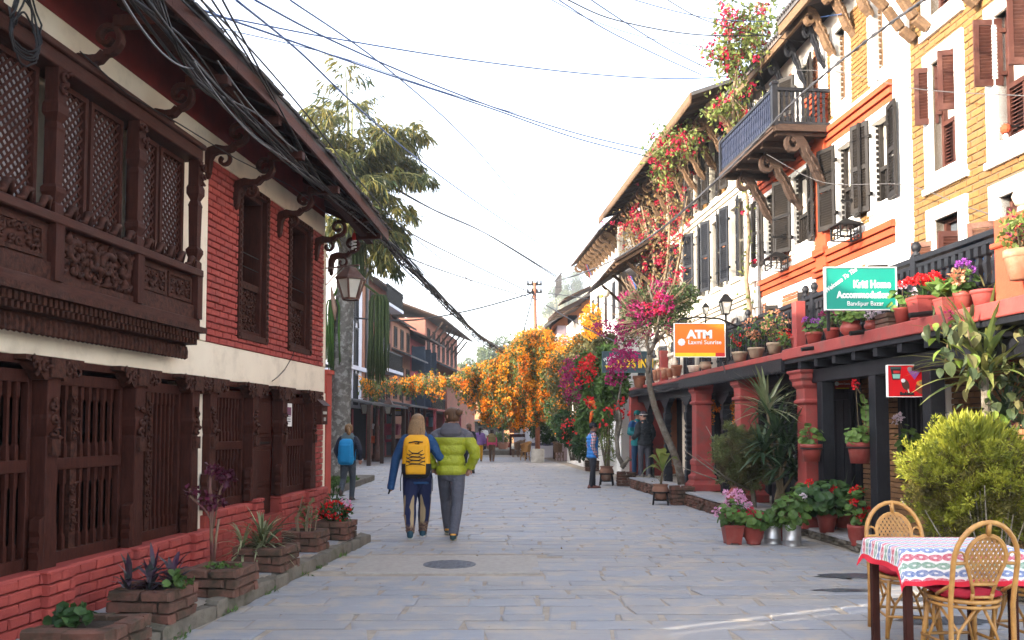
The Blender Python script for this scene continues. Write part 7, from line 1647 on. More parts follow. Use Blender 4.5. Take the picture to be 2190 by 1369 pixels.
def cushion(M,lab):
    mb=MB(M); mb.smooth=True; rg=[]
    for s,z in ((.02,.452),(.17,.455),(.205,.475),(.19,.5),(.02,.508)): rg.append([(s*math.copysign(abs(math.cos(a))**.6,math.cos(a)),s*math.copysign(abs(math.sin(a))**.6,math.sin(a)),z+.008*math.sin(a*5)) for a in np.linspace(0,2*PI,21)[:-1]])
    mb.rings(rg); solo(mb,'cushion',cm('maroon_cloth',(.36,.012,.03),.85),M@T(0,0,.45),lab,'cushion','red cushions on the cane chairs')
ch=[(T(2.98,5.78,0)@RZ(R(3)),'cane chair nearest the camera, its woven oval back to us'),(T(2.98,6.62,0)@RZ(R(172)),'cane chair beyond the table, its arched back rising over the cloth'),(T(3.66,6.15,0)@RZ(R(95)),'cane chair half cut off at the right picture edge')]
for M,l in ch: cane_chair(M,l)
cushion(ch[0][0],'red cushion on the nearest cane chair'); cushion(ch[1][0],'red cushion on the chair beyond the table'); cushion(ch[2][0],'red cushion on the chair at the right edge')
TX0,TX1,TY0,TY1,TZ=2.565,3.36,5.74,6.34,.755
t=thing('cafe_table','small dark wooden table under the patterned cloth','table',((TX0+TX1)/2,(TY0+TY1)/2,0))
mb=MB(); mb.box(TX0+.01,TX1-.01,TY0+.01,TY1-.01,TZ-.03,TZ-.004); part(mb,'table_top',MT['wood'],t)
for x in (TX0+.05,TX1-.05):
    for y in (TY0+.04,TY1-.04): mb=MB(); mb.box(x-.025,x+.025,y-.025,y+.025,0,TZ-.03); part(mb,'leg',MT['wood'],t,bev=.004)
mb=MB()
for a in ((TX0+.06,TX1-.06,TY0+.03,TY0+.05),(TX0+.06,TX1-.06,TY1-.05,TY1-.03)): mb.box(*a,TZ-.10,TZ-.03)
part(mb,'apron',MT['wood'],t)
def clothmat():
    m,n,l,p=new_mat('block_print_cloth'); tc=n.new('ShaderNodeTexCoord'); sx=n.new('ShaderNodeSeparateXYZ'); l.new(tc.outputs['UV'],sx.inputs[0])
    def M_(op,a,b=None,c=None):
        q=n.new('ShaderNodeMath'); q.operation=op
        for i,x in enumerate((a,b,c)):
            if x is None: continue
            if isinstance(x,(int,float)): q.inputs[i].default_value=x
            else: l.new(x,q.inputs[i])
        return q.outputs[0]
    u,v=sx.outputs[0],sx.outputs[1]
    row=M_('FLOOR',M_('MULTIPLY',v,19)); fv=M_('SUBTRACT',M_('FRACT',M_('MULTIPLY',v,19)),.5)
    fu_=M_('SUBTRACT',M_('FRACT',M_('ADD',M_('MULTIPLY',u,13),M_('MULTIPLY',row,.5))),.5)
    e=M_('ADD',M_('MULTIPLY',M_('MULTIPLY',fu_,fu_),5.0),M_('MULTIPLY',M_('MULTIPLY',fv,fv),7.5)); leafm_=M_('LESS_THAN',e,1.35); core=M_('LESS_THAN',e,.10)
    k=M_('MODULO',row,3); nz=noise(n,l,tc.outputs['UV'],60)
    c=mixc(n,l,M_('LESS_THAN',k,.5),(.10,.16,.36),(.55,.05,.10)); c=mixc(n,l,M_('GREATER_THAN',k,1.5),c,(.16,.30,.20))
    c=mixc(n,l,M_('MULTIPLY',core,.8),c,(.8,.78,.74)); c=mixc(n,l,M_('MULTIPLY',ramp(n,l,nz,.35,.7),.45),c,(.7,.7,.72))
    base=mixc(n,l,leafm_,(.74,.72,.70),c); bd=M_('GREATER_THAN',M_('MAXIMUM',M_('ABSOLUTE',M_('SUBTRACT',u,.5)),M_('ABSOLUTE',M_('SUBTRACT',v,.5))),.468)
    l.new(mixc(n,l,bd,base,(.62,.012,.035)),p.inputs['Base Color']); p.inputs['Roughness'].default_value=.8; return m
def tablecloth():
    ov=.24; nx,ny=56,48; X0,X1,Y0,Y1=TX0-ov*.65,TX1+ov,TY0-ov*1.0,TY1+ov*.65; v=[];uv=[]
    for j in range(ny+1):
        for i in range(nx+1):
            x=X0+(X1-X0)*i/nx; y=Y0+(Y1-Y0)*j/ny; dx=max(TX0-x,0,x-TX1); dy=max(TY0-y,0,y-TY1); d=math.hypot(dx,dy)
            cx_=min(max(x,TX0),TX1); cy_=min(max(y,TY0),TY1)
            if d>1e-6:
                nx_,ny_=(x-cx_)/d,(y-cy_)/d; s=(x*9+y*7.3); fl=.012+.02*math.sin(s*2.1)*min(1,d/.15)+.03*min(dx,dy)/ov
                q=(cx_+nx_*(.012+fl*d/.12*.5+d*.06),cy_+ny_*(.012+fl*d/.12*.5+d*.06),TZ+.004-d*.985+.004*math.sin(s*3))
            else: q=(x,y,TZ+.004)
            v.append(q); uv.append((i/nx,j/ny))
    f=[(j*(nx+1)+i,j*(nx+1)+i+1,(j+1)*(nx+1)+i+1,(j+1)*(nx+1)+i) for j in range(ny) for i in range(nx)]
    mb=MB(); mb.smooth=True; mb.add(v,f); o=solo(mb,'tablecloth',clothmat(),((TX0+TX1)/2,(TY0+TY1)/2,TZ),'white block-printed tablecloth with red border on the café table','tablecloth')
    L=o.data.uv_layers.new(name='uv'); uva=np.array(uv,np.float32); idx=np.zeros(len(o.data.loops),np.int32); o.data.loops.foreach_get('vertex_index',idx); L.data.foreach_set('uv',uva[idx].ravel())
tablecloth()
# ================================================================ lanterns, mailbox, notice, bulbs
def lantern(c,r,h,m,glass,parent,frame_top=True,n=4):
    c=Vector(c); prof=lambda k,z:[(c.x+k*math.cos(PI/n+2*PI*i/n),c.y+k*math.sin(PI/n+2*PI*i/n),c.z+z) for i in range(n)]
    lo,hi=prof(r*.55,0),prof(r,h*.6)
    mb=MB(); mb.rings([prof(r*.50,0),prof(r*.94,h*.6)]); part(mb,'lamp_glass',glass,parent)
    mb=MB()
    for a,b in zip(lo,hi): mb.bar(a,b,r*.12,r*.12)
    for ring in (lo,hi):
        for i in range(n): mb.bar(ring[i],ring[(i+1)%n],r*.13,r*.13)
    part(mb,'lamp_frame',m,parent)
    mb=MB(); mb.rings([prof(r*1.15,h*.6),prof(r*1.12,h*.64),prof(r*.5,h*.9),prof(r*.45,h*.95),prof(.01,h)]); part(mb,'lamp_cap',m,parent)
rust=mat('rusty_brown_metal',(.14,.065,.045),(.09,.045,.035),7,.6,dirt=(.2,.19,.18),dsc=6,damt=.5); frost=mat('frosted_glass',(.62,.60,.52),(.5,.48,.42),5,.35)
u,z=LF.at(750,640,.46); c=LF.w(LF.u(750,.46,620)-.0,.46,z); 
t=thing('wall_lantern','rusty hexagonal glass lantern on the corner bracket of the red house','lantern',tuple(c)); lantern(c,.21,.48,rust,frost,t,n=6)
mb=MB(); mb.tube([LF.w(U0+.0,.02,c.z+.50),c+Vector((.12,0,.50))],.014,6); mb.tube([LF.w(U0,.02,c.z+.25),c+Vector((-.1,0,.49))],.01,5); part(mb,'bracket_arm',rust,t)
c=at_y(757,535,12.9); t=thing('light_bulb','spiral energy-saving bulb hanging from the eave corner','light bulb',tuple(c)); mb=MB(); mb.smooth=True
mb.tube([(c.x+.032*math.cos(a),c.y+.032*math.sin(a),c.z+.012*a/1.6) for a in np.linspace(0,20,60)],.012,6); part(mb,'bulb_spiral',cm('white_glass',(.75,.74,.72),.3),t); mb=MB(); mb.lathe([(.03,.15),(.035,.2),(.02,.26)],10,c); mb.tube([c+Vector((0,0,.24)),c+Vector((0,0,.62))],.006,4); part(mb,'socket',MT['redfl'] if False else cm('red_socket',(.4,.03,.03)),t)
def hang_lantern(px,py0,py1,wx,ax,ay,lab):
    n=.30; u,z1=RF.at(px,py1,n); _,z0=RF.at(px,py0,n); c=RF.w(u,n,z1); k=FPX/c.y; t=thing('hanging_lantern',lab,'lantern',tuple(c),'caged lanterns hung on the orange-trimmed house'); h=z0-z1; r=wx/2/k*1.05
    F=lambda k_,z:[tuple(c+RF.ex*(sx*k_)+RF.ey*(sy*k_)+Vector((0,0,z))) for sx,sy in ((-1,-1),(1,-1),(1,1),(-1,1))]
    mb=MB(); b0,b1=F(r,0),F(r,h*.62)
    for a,b in zip(b0,b1): mb.bar(a,b,.025,.025)
    for ring in (b0,b1,F(r,h*.3)):
        for i in range(4): mb.bar(ring[i],ring[(i+1)%4],.018,.018)
    for i in range(4):
        for f in (.33,.66): mb.bar(Vector(b0[i]).lerp(Vector(b0[(i+1)%4]),f),Vector(b1[i]).lerp(Vector(b1[(i+1)%4]),f),.012,.012)
    part(mb,'cage',MT['iron'],t,kind='stuff'); mb=MB(); mb.rings([F(r*1.3,h*.62),F(r*1.25,h*.66),F(.03,h)]); part(mb,'lamp_cap',MT['iron'],t)
    mb=MB(); mb.lathe([(.02,.05),(.05,.12),(.03,.2),(.001,.22)],8,c); part(mb,'bulb',frost,t)
    mb=MB(); top=c+Vector((0,0,h+.28)); mb.bar(top-RF.ey*n*.92,top+RF.ey*.06,.03,.035); mb.tube([top,c+Vector((0,0,h))],.008,4); 
    mb.tube([top-RF.ey*(n*.9)+Vector((0,0,.28)),top-RF.ey*(n*.6)+Vector((0,0,.2)),top-RF.ey*(n*.7)+Vector((0,0,.08)),top-RF.ey*(n*.3)+Vector((0,0,.02))],.012,5); part(mb,'bracket',MT['iron'],t)
hang_lantern(1809,468,512,42,1840,435,'caged black lantern on the right orange bay'); hang_lantern(1660,539,577,34,1690,515,'caged black lantern on the bay below the balcony')
for px,py0,py1,lab in ((1552,672,628,'upright black lantern on the terrace left of the orange sign bracket, the nearer of two'),(1509,672,648,'upright black lantern beyond the bank sign, the farther of two')):
    n=.55; u,z=RF.at(px,py0,n); c=RF.w(u,n,z); h=RF.z(px,py1,n)-z; t=thing('lamp_post',lab,'lantern',tuple(c),'black lanterns over the middle terrace'); lantern(c,h*.36,h,MT['iron'],frost,t); mb=MB(); mb.tube([c,RF.w(u,n,ZL+.0)],.018,6); part(mb,'pole',MT['iron'],t)
# mailbox
u,z0=LF.at(684,908,.13); z1=LF.z(684,868,.13); mb=LB(); a,b=u-.13,u+.13
t=thing('mailbox','small red-brown wooden letter box with a pitched lid at the house corner','letter box',LF.base(u,.13,z0)); mb.box(a,b,.03,.2,z0,z1); part(mb,'box',MT['wood'],t,bev=.004)
mb=LB(); mb.prism([(-.01,z1),(.235,z1),(.11,z1+.11)],a-.03,b+.03,lambda p,q,c:(c,p,q)); part(mb,'lid',MT['wood'],t); mb=LB(); mb.box(a+.05,b-.05,.2,.204,z1-.12,z1-.08); mb.box(a+.09,b-.09,.2,.206,z0+.05,z0+.1); part(mb,'slot',cm('slot_grey',(.35,.33,.3)),t)
u0,z0=LF.at(628,912,.03); u1,z1=LF.at(612,862,.03); u0,u1=sorted((u0,u1)); mb=LB(); mb.box(u0,u1,.0,.005,z0,z1); t=thing('notice','white paper notice with a dark picture fixed to the barred window','notice',LF.base(u0,.0,z0)); part(mb,'paper',MT['white'],t)
mb=LB(); mb.box(u0+.03,u1-.03,.005,.007,z1-.16,z1-.05); part(mb,'picture',cm('plum_print',(.22,.08,.14)),t); mb=LB()
for k in range(5): mb.box(u0+.05,u1-.05,.005,.007,z0+.06+k*.03,z0+.072+k*.03)
part(mb,'print_lines',cm('ink',(.12,.12,.14)),t,kind='stuff')
c=at_y(2151,285,9.6); t=thing('wall_bulb','bare bulb in an orange holder on an iron arm beside the right brown window','light bulb',tuple(c)); mb=MB(); mb.smooth=True; mb.lathe([(.001,-.09),(.03,-.06),(.03,-.03),(.015,0)],10,c); part(mb,'bulb',cm('white_glass',(.75,.74,.72),.3),t); mb=MB(); mb.lathe([(.04,0),(.055,.03),(.055,.07),(.03,.1)],10,c); part(mb,'holder',MT['orange'],t); mb=MB(); mb.bar(c+Vector((0,0,.08)),c+Vector((.25,0,.08)),.02,.02); part(mb,'arm',MT['iron'],t)
c=at_y(2188,420,8.3); mb=MB(); mb.smooth=True; mb.lathe([(.001,-.1),(.07,-.08),(.1,0),(.07,.08),(.001,.1)],16,c); mb.smooth=False; mb.lathe([(.05,-.1),(.06,-.16),(.03,-.3),(.03,-.45)],10,c); solo(mb,'globe_lamp',[cm('cream_glass',(.72,.63,.46),.35)],tuple(c),'cream globe lamp on the orange pier at the right edge','lamp')
# ================================================================ signs
def text(parent,s,size,M,m,name='lettering',bold=0,shear=0,align='CENTER',sx=1,ext=.0015):
    cu=bpy.data.curves.new(name,'FONT'); cu.body=s; cu.size=size; cu.extrude=ext; cu.offset=bold; cu.shear=shear; cu.align_x=align; cu.align_y='CENTER'; cu.resolution_u=3
    tmp=bpy.data.objects.new('text_outline',cu); COL.objects.link(tmp); bpy.context.view_layer.update()
    me=bpy.data.meshes.new_from_object(tmp.evaluated_get(bpy.context.evaluated_depsgraph_get())); bpy.data.objects.remove(tmp); bpy.data.curves.remove(cu); me.name=name; me.materials.clear(); me.materials.append(m)
    o=bpy.data.objects.new(name,me); COL.objects.link(o); o.parent=parent; o.matrix_local=W[parent].inverted()@M@SC(sx,1,1); W[o]=M; return o
def board(name,lab,px0,px1,py0,py1,y,m,frame=None,fm=None,rot=0):
    a=at_y(px0,py1,y); b=at_y(px1,py0,y); w_,h_=b.x-a.x,b.z-a.z; M=T((a.x+b.x)/2,y,(a.z+b.z)/2)@RZ(rot); t=thing(name,lab,'sign',M); mb=MB(M); mb.box(-w_/2,w_/2,-.02,.02,-h_/2,h_/2); part(mb,'panel',m,t)
    if frame:
        mb=MB(M); f=frame
        for q in ((-w_/2-f,-w_/2,-h_/2-f,h_/2+f),(w_/2,w_/2+f,-h_/2-f,h_/2+f),(-w_/2,w_/2,-h_/2-f,-h_/2),(-w_/2,w_/2,h_/2,h_/2+f)): mb.box(q[0],q[1],-.03,.03,q[2],q[3])
        part(mb,'frame',fm,t)
    return t,M,w_,h_
def tx(t,M,w_,h_,fx,fy,s,size,m,**k): return text(t,s,size*h_,M@T((fx-.5)*w_,-.022,(.5-fy)*h_)@RX(PI/2),m,**k)
WH=cm('sign_white',(.80,.80,.80),.5); BK=cm('sign_black',(.02,.02,.02),.5)
def strip(t,M,w_,h_,x0,x1,y0,y1,m,name,d=.023):
    mb=MB(M); mb.box((x0-.5)*w_,(x1-.5)*w_,-d,-.0201,(.5-y1)*h_,(.5-y0)*h_); return part(mb,name,m,t)
t,M,w_,h_=board('bank_sign','orange bank machine sign with white letters hung over the middle arcade',1443,1549,693,763,15.6,mat('sign_orange',(.80,.17,.01),(.76,.155,.01),2,.45),.012,MT['white'])
tx(t,M,w_,h_,.5,.33,'ATM',.33,WH,bold=.012,sx=1.12); tx(t,M,w_,h_,.60,.565,'Laxmi Sunrise',.185,WH,bold=.001,sx=.98)
strip(t,M,w_,h_,0,.81,.885,1,cm('sign_yellow',(.80,.62,.02),.5),'yellow_band'); strip(t,M,w_,h_,.81,1,.885,1,cm('sign_red',(.62,.03,.03),.5),'red_band')
mb=MB(M@T((.135-.5)*w_,-.0215,(.5-.56)*h_)@RX(PI/2)); rr=h_*.105
for i in range(8): a=i*PI/4; mb.lathe([(rr*.42,0),(.001,.003)],10,(rr*.68*math.cos(a),rr*.68*math.sin(a),0))
mb.lathe([(rr*.8,0.001),(.001,.0035)],16); part(mb,'flower_emblem',WH,t)
mb=MB(M@T((.135-.5)*w_,-.0255,(.5-.56)*h_)@RX(PI/2)); mb.prism([(-.3*rr,-.45*rr),(.3*rr,-.45*rr),(.12*rr,-.1*rr),(.2*rr,.1*rr),(0,.55*rr),(-.2*rr,.1*rr),(-.12*rr,-.1*rr)],0,.002,lambda a,b,c:(a,b,c)); part(mb,'emblem_figure',t.children[0].data.materials[0],t)
mb=MB(); a=at_y(1443,690,15.6); b=at_y(1560,690,15.6); mb.tube([at_y(1440,700,15.7),at_y(1455,683,15.7),at_y(1490,678,15.7),at_y(1540,682,15.7),at_y(1580,700,15.9)],.018,6); part(mb,'hanger',MT['iron'],t)
t,M,w_,h_=board('guesthouse_sign','green guesthouse sign with white letters among the terrace pots',1766,1913,574,662,10.05,mat('sign_green',(.008,.26,.19),(.01,.23,.175),2,.5),.012,MT['white'])
tx(t,M,w_,h_,.66,.40,'Kriti Home',.25,WH,bold=.006,sx=.78); tx(t,M,w_,h_,.53,.655,'Accommodation',.225,WH,bold=.005,sx=.83); tx(t,M,w_,h_,.56,.865,'Bandipur Bazar',.16,WH,sx=.9)
text(t,'Welcome To The',.15*h_,M@T((.21-.5)*w_,-.022,(.5-.30)*h_)@RX(PI/2)@RZ(R(36)),WH,shear=.35,bold=.002,sx=.86)
for x in (.05,.95): mb=MB(M); mb.box((x-.5)*w_-.015,(x-.5)*w_+.015,.02,.05,-h_/2-.25,h_/2); part(mb,'post',MT['iron'],t)
t,M,w_,h_=board('inn_sign','dark slate-blue inn sign with yellow letters half hidden by bougainvillea',1290,1392,754,795,22.0,cm('sign_slate',(.035,.06,.075),.6),.03,cm('sign_slate_edge',(.05,.09,.10)))
YE=cm('sign_gold',(.75,.48,.02),.5)
text(t,'Welcome',.26*h_,M@T((.155-.5)*w_,-.022,(.5-.28)*h_)@RX(PI/2)@RZ(R(20)),WH,shear=.2,sx=.8); text(t,'to',.26*h_,M@T((.09-.5)*w_,-.022,(.5-.52)*h_)@RX(PI/2)@RZ(R(18)),WH,shear=.2)
tx(t,M,w_,h_,.14,.80,'THE',.28,YE,bold=.006); tx(t,M,w_,h_,.62,.60,"OLD'S INN",.62,YE,bold=.014,sx=.72)
t,M,w_,h_=board('ice_cream_sign','red ice cream sign with treats pictured, fixed to the black post',1900,1988,782,848,9.75,mat('sign_scarlet',(.66,.006,.012),(.62,.006,.012),3,.35),.008,MT['white'],rot=R(-4))
tx(t,M,w_,h_,.43,.915,'Badabite',.125,BK,bold=.005)
Ms=M@T(0,-.0215,0)@RX(PI/2); P_=lambda x,y:((x-.5)*w_,(.5-y)*h_)
def decal(poly,m,name,d=0): mb=MB(Ms); mb.prism([P_(*q) for q in poly],d,d+.002,lambda a,b,c:(a,b,c)); part(mb,name,m,t)
ell=lambda cx,cy_,rx,ry,n=18,rot=0:[(cx+rx*math.cos(2*PI*i/n)*math.cos(rot)-ry*math.sin(2*PI*i/n)*math.sin(rot),cy_+(rx*math.cos(2*PI*i/n)*math.sin(rot)+ry*math.sin(2*PI*i/n)*math.cos(rot))*1.25) for i in range(n)]
decal([(.06,.1),(.30,.1),(.27,.46),(.10,.46)],BK,'ice_cream_tub'); decal([(.05,.04),(.31,.04),(.31,.11),(.05,.11)],cm('tub_lid',(.05,.09,.08)),'tub_lid',.002); decal([(.10,.28),(.285,.28),(.265,.42),(.115,.42)],cm('mint',(.25,.5,.42)),'tub_label',.002); decal([(.12,.17),(.28,.17),(.27,.25),(.125,.25)],cm('sign_red',(.62,.03,.03),.5),'tub_band',.002)
for k,x in enumerate((.50,.60,.71)):
    decal([(x-.05,.16),(x+.05,.16),(.61,.46)],cm('cone_wrap',(.30,.10,.35)),'cone',.002*k); decal(ell(x,.12,.055,.06),cm('choc',(.08,.035,.025)) if k==1 else cm('greyswirl',(.30,.27,.28)),'scoop',.002*k+.002)
decal(ell(.40,.62,.085,.15,18,-.3),cm('choc',(.08,.035,.025)),'chocolate_bar'); decal([(.44,.76),(.47,.75),(.49,.88),(.46,.89)],MT['cream'],'stick'); decal(ell(.345,.49,.05,.05),WH,'bite',.002)
decal(ell(.80,.72,.175,.17),cm('clay_bowl',(.24,.06,.03)),'pot_bowl'); decal(ell(.80,.58,.15,.085),cm('custard',(.75,.36,.06)),'pot_top',.002); decal(ell(.80,.57,.09,.04),cm('nuts',(.35,.30,.1)),'nuts',.004)
t,M,w_,h_=board('small_bank_sign','small dim orange-red bank sign in the shaded doorway',1784,1817,810,832,13.4,cm('sign_dimred',(.45,.07,.03),.6),.01,MT['iron'])
tx(t,M,w_,h_,.63,.5,'Laxmi Sunrise',.3,WH,sx=.75); mb=MB(M@T((.14-.5)*w_,-.022,0)@RX(PI/2)); mb.lathe([(h_*.22,0),(.001,.003)],8); part(mb,'emblem',WH,t); strip(t,M,w_,h_,.1,.9,.9,1,cm('sign_yellow',(.80,.62,.02),.5),'yellow_band')
# marigold garlands in the doorway
t=thing('marigold_garland','orange marigold garlands strung across the doorway behind the red columns','garland',tuple(RF.w(ru(1550,.55,870),.55,2.1))); mb=MB(); P=[]
for px in np.arange(1524,1584,1.6): P.append(list(RF.w(ru(px,.6,870),.6,2.12-.20*abs(math.sin((px-1524)/60*PI*2.5)))))
for px in (1524,1548,1570,1583): P+= [list(RF.w(ru(px,.6,870),.6,2.1-.05*k)) for k in range(10)]
petals(mb,P,.03,7,.035); part(mb,'flowers',MT['orfl'],t)
# prayer flags, orange scarf
MT['flagr']=cm('flag_red',(.5,.05,.12)); MT['flagb']=cm('flag_blue',(.08,.16,.5)); 
for px0,py0,px1,py1,y,lab in ((1250,566,1263,612,29,'pink and blue flag leaning under the scrolled eave'),(1342,590,1355,635,22.5,'blue and red flag leaning below the plank awning')):
    a,b=at_y(px0,py0,y),at_y(px1,py1,y); t=thing('flag',lab,'flag',tuple(b),'thin leaning flags on the right row'); d=b-a; mb=MB(); mb.tube([a,a+d*1.7],.012,5); part(mb,'staff',MT['gwood'],t)
    for k,m in ((0,MT['flagr']),(1,MT['flagb'])): mb=MB(); mb.tube([a+Vector((.03+.05*k,0,0)),a.lerp(b,.5)+Vector((.08+.05*k,-.02,0)),b+Vector((.05+.06*k,0,0))],[.03,.06,.03],6,flat=.3); part(mb,'cloth',m,t)
a=at_y(1262,870,26); mb=MB(); mb.smooth=True; mb.tube([at_y(1258,862,26),at_y(1268,860,26),at_y(1274,872,26),at_y(1266,885,26),at_y(1262,905,26)],[.09,.13,.10,.11,.04],8,flat=.6); solo(mb,'orange_scarf',cm('saffron',(.75,.13,.02)),tuple(a),'bunched saffron-orange cloth tied among the shrubs','cloth')
for px,py,r,lab,c in ((1296,628,.11,'cream paper lantern under the plank awning',(.6,.52,.4)),(1286,634,.055,'small yellow paper lantern beside the cream one',(.7,.5,.1))):
    p=at_y(px,py,24.5); mb=MB(); mb.smooth=True; mb.lathe([(r*math.cos(a)+.002,r*math.sin(a)) for a in np.linspace(-PI/2,PI/2,9)],14,p); solo(mb,'paper_lantern',cm('paper_'+lab[:5].strip(),c),tuple(p),lab,'paper lantern')
# ================================================================ people
def zmat(name,stops,rough=.8,fine=None,noise_amt=.0,bump=0):
    """cloth whose colour changes with height on the garment (object z): stops=[(z,colour),...]"""
    m,n,l,p=new_mat(name); tc=n.new('ShaderNodeTexCoord'); s=n.new('ShaderNodeSeparateXYZ'); l.new(tc.outputs['Object'],s.inputs[0])
    col=None
    for i,(z,c) in enumerate(stops):
        if col is None: col=mixc(n,l,0.0,c,c); continue
        g=n.new('ShaderNodeMath'); g.operation='GREATER_THAN'; l.new(s.outputs[2],g.inputs[0]); g.inputs[1].default_value=z; col=mixc(n,l,g.outputs[0],col,c)
    col=mixc(n,l,ramp(n,l,noise(n,l,tc.outputs['Object'],14),.35,.7),col,(0,0,0)) if False else col
    nz=noise(n,l,tc.outputs['Object'],9,5); k=n.new('ShaderNodeMix'); k.data_type='RGBA'; k.blend_type='MULTIPLY'; k.inputs[0].default_value=.35; l.new(col,k.inputs[6])
    r=n.new('ShaderNodeMapRange'); r.inputs[3].default_value=.6; r.inputs[4].default_value=1.25; l.new(nz,r.inputs[0]); cc=n.new('ShaderNodeCombineColor'); [l.new(r.outputs[0],cc.inputs[i]) for i in range(3)]; l.new(cc.outputs[0],k.inputs[7])
    l.new(k.outputs[2],p.inputs['Base Color']); p.inputs['Roughness'].default_value=rough
    b=n.new('ShaderNodeBump'); b.inputs['Distance'].default_value=.035; b.inputs['Strength'].default_value=.9; l.new(noise(n,l,tc.outputs['Object'],11,3),b.inputs['Height']); l.new(b.outputs[0],p.inputs['Normal']); return m
def remesh(o,v=.012,sm=3):
    r=o.modifiers.new('remesh','REMESH'); r.mode='VOXEL'; r.voxel_size=v; r.use_smooth_shade=True
    if sm: s=o.modifiers.new('smooth','SMOOTH'); s.factor=.5; s.iterations=sm
    return o
def ell_rings(rs,n=20): return [[(cx+rx*math.copysign(abs(math.cos(a))**.85,math.cos(a)),cy+ry*math.copysign(abs(math.sin(a))**.85,math.sin(a)),z) for a in np.linspace(0,2*PI,n+1)[:-1]] for z,cx,cy,rx,ry in rs]
def lerp_rings(keys,zs):
    K=np.array(sorted(keys)); return [(z,*[np.interp(z,K[:,0],K[:,i]) for i in range(1,5)]) for z in zs]
def person(label,base,yaw,H,legs,arms,jacket,trous,shoes,skin=None,hair=None,hairc=(.2,.1,.05),head_yaw=0,hat=None,hem=.86,fem=False,quilt=0,jr=1.0,legw=1.0,sleeve=None,group=None,flare=0,vox=.013,sleeve_end=True,hood=None,lean=0,bare_head=True):
    s=H/1.75; M=T(*base)@RZ(yaw)@SC(s,s,s); t=thing('person',label,'person',T(*base)@RZ(yaw),group); B=lambda:MB(M)
    skin=skin or MT['skin']; hw=.085; J={}
    for side,k in (('L',-1),('R',1)):
        th,ph,fp=legs[side]; th,ph=R(th),R(ph); hip=Vector((k*hw,0,.90)); kn=hip+Vector((k*.01,.43*math.sin(th),-.43*math.cos(th))); an=kn+Vector((k*-.03,.41*math.sin(th-ph),-.41*math.cos(th-ph))); J['hip'+side],J['kn'+side],J['an'+side]=hip,kn,an; J['fp'+side]=R(fp)
    low=min(J['an'+k].z-(.07 if abs(J['fp'+k])<.3 else .10) for k in 'LR'); dz=Vector((0,0,-low))
    for k in list(J): 
        if isinstance(J[k],Vector): J[k]=J[k]+dz
    sw=.17 if fem else .185
    up=lambda x,y,z:Vector((x,y+lean*(z-.9),z))+dz*0+Vector((0,0,-low))
    # --- body: one continuous skin surface (trunk, neck, head, arms, hands, legs)
    mb=B(); mb.smooth=True; rg=[(.84,0,0,.13,.09),(.95,0,0,.15,.10),(1.08,0,0,.125,.085),(1.28,0,0,.155,.10),(1.40,0,-.01,.165,.09),(1.46,0,-.01,.09,.06),(1.50,0,0,.055,.058),(1.56,0,.01,.05,.055)]
    mb.rings([[tuple(up(*p)) for p in r] for r in ell_rings(rg)])
    hc=up(0,.02,1.635); Hm=T(*hc)@RZ(head_yaw)
    hr=[(-.125,0,.045,.028,.03),(-.10,0,.035,.05,.06),(-.06,0,.018,.065,.082),(-.01,0,.008,.073,.094),(.04,0,0,.077,.099),(.08,0,-.006,.07,.09),(.105,0,-.012,.05,.064),(.12,0,-.012,.02,.025)]
    mb.rings(ell_rings(hr),M=Hm); mb.tube([(0,.095,.02),(0,.112,-.012),(0,.118,-.03),(0,.098,-.045)],[.008,.013,.016,.008],8,M=Hm)
    for k in (-1,1): mb.tube([(k*.075,-.002,.03),(k*.084,-.012,.012),(k*.08,-.004,-.03)],[.012,.018,.01],6,M=Hm)
    mb.tube([(-.022,.088,-.068),(0,.096,-.066),(.022,.088,-.068)],[.007,.01,.007],6,M=Hm)
    for side,k in (('L',-1),('R',1)):
        mb.tube([J['hip'+side],J['kn'+side],J['an'+side]],[.075,.05,.035],10); e,w_=arms[side]; sh=up(k*sw,-.01,1.40); el=sh+Vector(e); wr=el+Vector(w_); J['sh'+side],J['el'+side],J['wr'+side]=sh,el,wr
        mb.tube([sh,el,wr],[.045,.036,.026],10); d=(wr-el).normalized(); sd=d.cross(Vector((0,1,0))).normalized() if abs(d.y)<.9 else Vector((1,0,0)); nn=sd.cross(d)
        mb.tube([wr,wr+d*.05,wr+d*.095],[.028,.038,.034],8,flat=.6)
        for f in range(4): o=wr+d*.09+sd*(-.027+.018*f); l=(.062,.075,.07,.055)[f]; mb.tube([o,o+d*l*.5+nn*.004,o+d*l*.8+nn*.02,o+d*l*.9+nn*.035],[.010,.0095,.009,.007],6)
        o=wr+d*.03-sd*.03*k*-1; mb.tube([o,o+d*.035+sd*k*.022,o+d*.065+sd*k*.02],[.013,.011,.009],6)
    remesh(part(mb,'body',skin,t),.010,2)
    mb=B()
    for k in (-1,1): mb.lathe([(.001,-.007),(.007,0),(.001,.007)],6,(k*.030,.090,.012),M=Hm)
    part(mb,'eyes',cm('eye_dark',(.03,.02,.02),.3),t)
    # --- trousers
    mb=B(); mb.smooth=True; mb.rings([[tuple(Vector(p)+Vector((0,0,-low))) for p in r] for r in ell_rings([(.78,0,0,.13*legw,.10*legw),(.86,0,-.012,.158*legw,.125*legw),(.95,0,-.01,.155,.118),(1.03,0,0,.14,.10)])])
